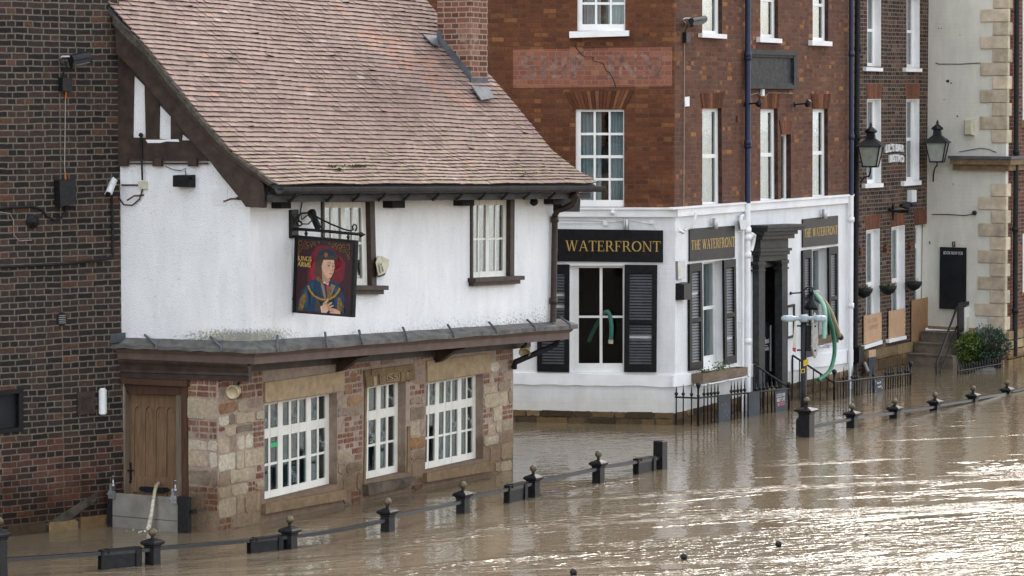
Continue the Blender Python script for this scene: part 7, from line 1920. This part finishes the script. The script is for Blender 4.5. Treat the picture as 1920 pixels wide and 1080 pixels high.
hose([(1527, 548, -.1), (1533, 552, .1), (1546, 565, .25), (1557, 584, .3), (1566, 606, .32), (1574, 630, .32)], .042, 'hose_olive', 'olive buff hose arching out to the right below the name board')
hose([(1530, 560, -.1), (1548, 575, .3), (1555, 598, .40), (1562, 625, .42), (1565, 655, .45), (1561, 682, .50), (1552, 700, .55), (1534, 713, .6)], .040, 'hose_green', 'dark green hose curving down to the right hand railing')
mb = MB(); a_ = WR.P(1574, 629, .32); b_ = WR.P(1577, 634, .32); mb.tube([a_, b_], .055, 10); single(mb, 'hose_coupling', M['grey_black'], 'dark coupling on the end of the olive hose', 'coupling')
hose([(1104, 640, -.35), (1112, 622, -.30), (1122, 603, -.22), (1132, 588, -.12), (1139, 584.5, .0), (1143, 590, .07), (1146, 605, .09), (1146.5, 622, .09), (1145.5, 636, .09)], .036, 'hose_teal', 'green hose bent over the middle bar of the big lane window', WL)
mb = MB(); mb.tube([WL.P(1145.5, 637, .09), WL.P(1145, 644, .09)], .045, 10); single(mb, 'hose_nozzle', M['hose_buff'], 'brass coloured nozzle at the end of the green window hose', 'nozzle')
def planter(px4, label, bits):
    q = Q(WR, px4, .26); t = thing('window_planter', label, 'planter', WR.pt(*q.at(.5, 0), .13), 'timber window boxes'); mb = MB(WR)
    mb.bar(q, 0, 1, 0, 1, .235, .26); mb.bar(q, 0, 1, 0, 1, .03, .055); mb.bar(q, 0, .025, 0, 1, .055, .235); mb.bar(q, .975, 1, 0, 1, .055, .235); mb.bar(q, .025, .975, .0, .8, .055, .2349); mb.build('trough', M['timber_box'], t)
    mb = MB(WR)
    for a in (.08, .52, .98)[:3]: mb.tube([q.P(a, -.1, .0), q.P(a, -.12, .30), q.P(a, -.04, .31)], .018, 6)
    mb.bar(q, -.02, 1.02, -.22, -.12, .10, .28); mb.build('shelf_bracket', M['white_rough'], t)
    mb = MB(WR)
    for a, h, nn in bits:
        for k in range(nn):
            b = q.P(a + random.gauss(0, .03), .95, .15 + random.gauss(0, .03)); d = Vector((random.gauss(0, .5), random.gauss(0, .5), random.uniform(.3, 1))) * h; s_ = Vector((random.uniform(-1, 1), random.uniform(-1, 1), random.uniform(-.5, .5))).normalized() * .022
            c0 = b + d * random.uniform(.2, 1); mb.tint = random.random(); mb._add([c0 - s_, c0 + Vector((0, 0, .015)), c0 + s_ + Vector((0, 0, .01)), c0 - Vector((0, 0, .012))], [[0, 1, 2, 3]])
    mb.build('plant', M['leaf'], t, recalc=False)
planter([(1318, 701.5), (1402, 688), (1402, 703), (1318, 719)], 'weathered timber window box with sprouting plants left of the pub door', [(.12, .10, 40), (.22, .08, 20), (.42, .12, 30), (.52, .20, 70)])
planter([(1531, 634), (1560, 628), (1560, 641), (1531, 648)], 'short timber window box behind the hoses right of the pub door', [(.2, .05, 12)])
# ------------------------------------------------------------------ water, sky, light, camera
mb = MB()
def sheet(name, x0, x1, y0, y1, z, mat):
    mb = MB(); mb._add([(x0, y0, z), (x1, y0, z), (x1, y1, z), (x0, y1, z)], [[0, 1, 2, 3]])
    return mb.build(name, mat, None, base=Vector((0, 0, 0)), kind='structure', recalc=False)
sheet('flood_water', -400, 400, -60, 500, 0, M['water'])
sheet('ground', -420, 420, -80, 520, -1.2, M['concrete'])

wd = bpy.data.worlds.new('World'); SC.world = wd; wd.use_nodes = True
nt = wd.node_tree; bg = nt.nodes['Background']
SUN_EL, SUN_AZ = math.radians(34), math.radians(17)      # azimuth measured clockwise from the view direction
sky = nt.nodes.new('ShaderNodeTexSky'); sky.sky_type = 'NISHITA'; sky.sun_disc = False
sky.sun_elevation = SUN_EL; sky.sun_rotation = SUN_AZ
sky.air_density = 1.0; sky.dust_density = 3.0; sky.ozone_density = 1.0
tc = nt.nodes.new('ShaderNodeTexCoord'); mp = nt.nodes.new('ShaderNodeMapping'); mp.inputs['Scale'].default_value = (1, 1, 2.5)
ns = nt.nodes.new('ShaderNodeTexNoise'); ns.inputs['Scale'].default_value = 2.2; ns.inputs['Detail'].default_value = 6
rm = nt.nodes.new('ShaderNodeValToRGB'); rm.color_ramp.elements[0].position = .36; rm.color_ramp.elements[1].position = .62
mx = nt.nodes.new('ShaderNodeMix'); mx.data_type = 'RGBA'
L = nt.links.new
L(tc.outputs['Generated'], mp.inputs['Vector']); L(mp.outputs[0], ns.inputs['Vector']); L(ns.outputs['Fac'], rm.inputs['Fac'])
L(rm.outputs['Color'], mx.inputs[0]); L(sky.outputs[0], mx.inputs[6]); mx.inputs[7].default_value = (10.5, 10.7, 11.0, 1)
L(mx.outputs[2], bg.inputs['Color']); bg.inputs['Strength'].default_value = .125

sl = bpy.data.lights.new('sun', 'SUN'); sl.energy = 1.3; sl.angle = math.radians(17); sl.color = (1, .95, .88)
so = bpy.data.objects.new('sun', sl); COL.objects.link(so)
dirv = Vector((math.cos(SUN_EL) * math.sin(SUN_AZ), math.cos(SUN_EL) * math.cos(SUN_AZ), math.sin(SUN_EL)))
so.rotation_euler = (-dirv).to_track_quat('-Z', 'Y').to_euler(); so.location = dirv * 60

cd = bpy.data.cameras.new('camera'); co = bpy.data.objects.new('camera', cd); COL.objects.link(co)
cd.sensor_width = 36; cd.lens = 36 * F / 1920; cd.clip_end = 2000; cd.clip_start = .5
co.location = CAM; co.rotation_euler = (math.pi / 2 - PITCH, 0, 0)
SC.camera = co
SC.view_settings.view_transform = 'Standard'; SC.view_settings.look = 'None'
SC.view_settings.exposure = 1.15; SC.view_settings.gamma = 1.0
SC.render.engine = 'CYCLES'
SC.cycles.max_bounces = 6; SC.cycles.transparent_max_bounces = 12; SC.cycles.caustics_reflective = False
SC.cycles.use_denoising = True
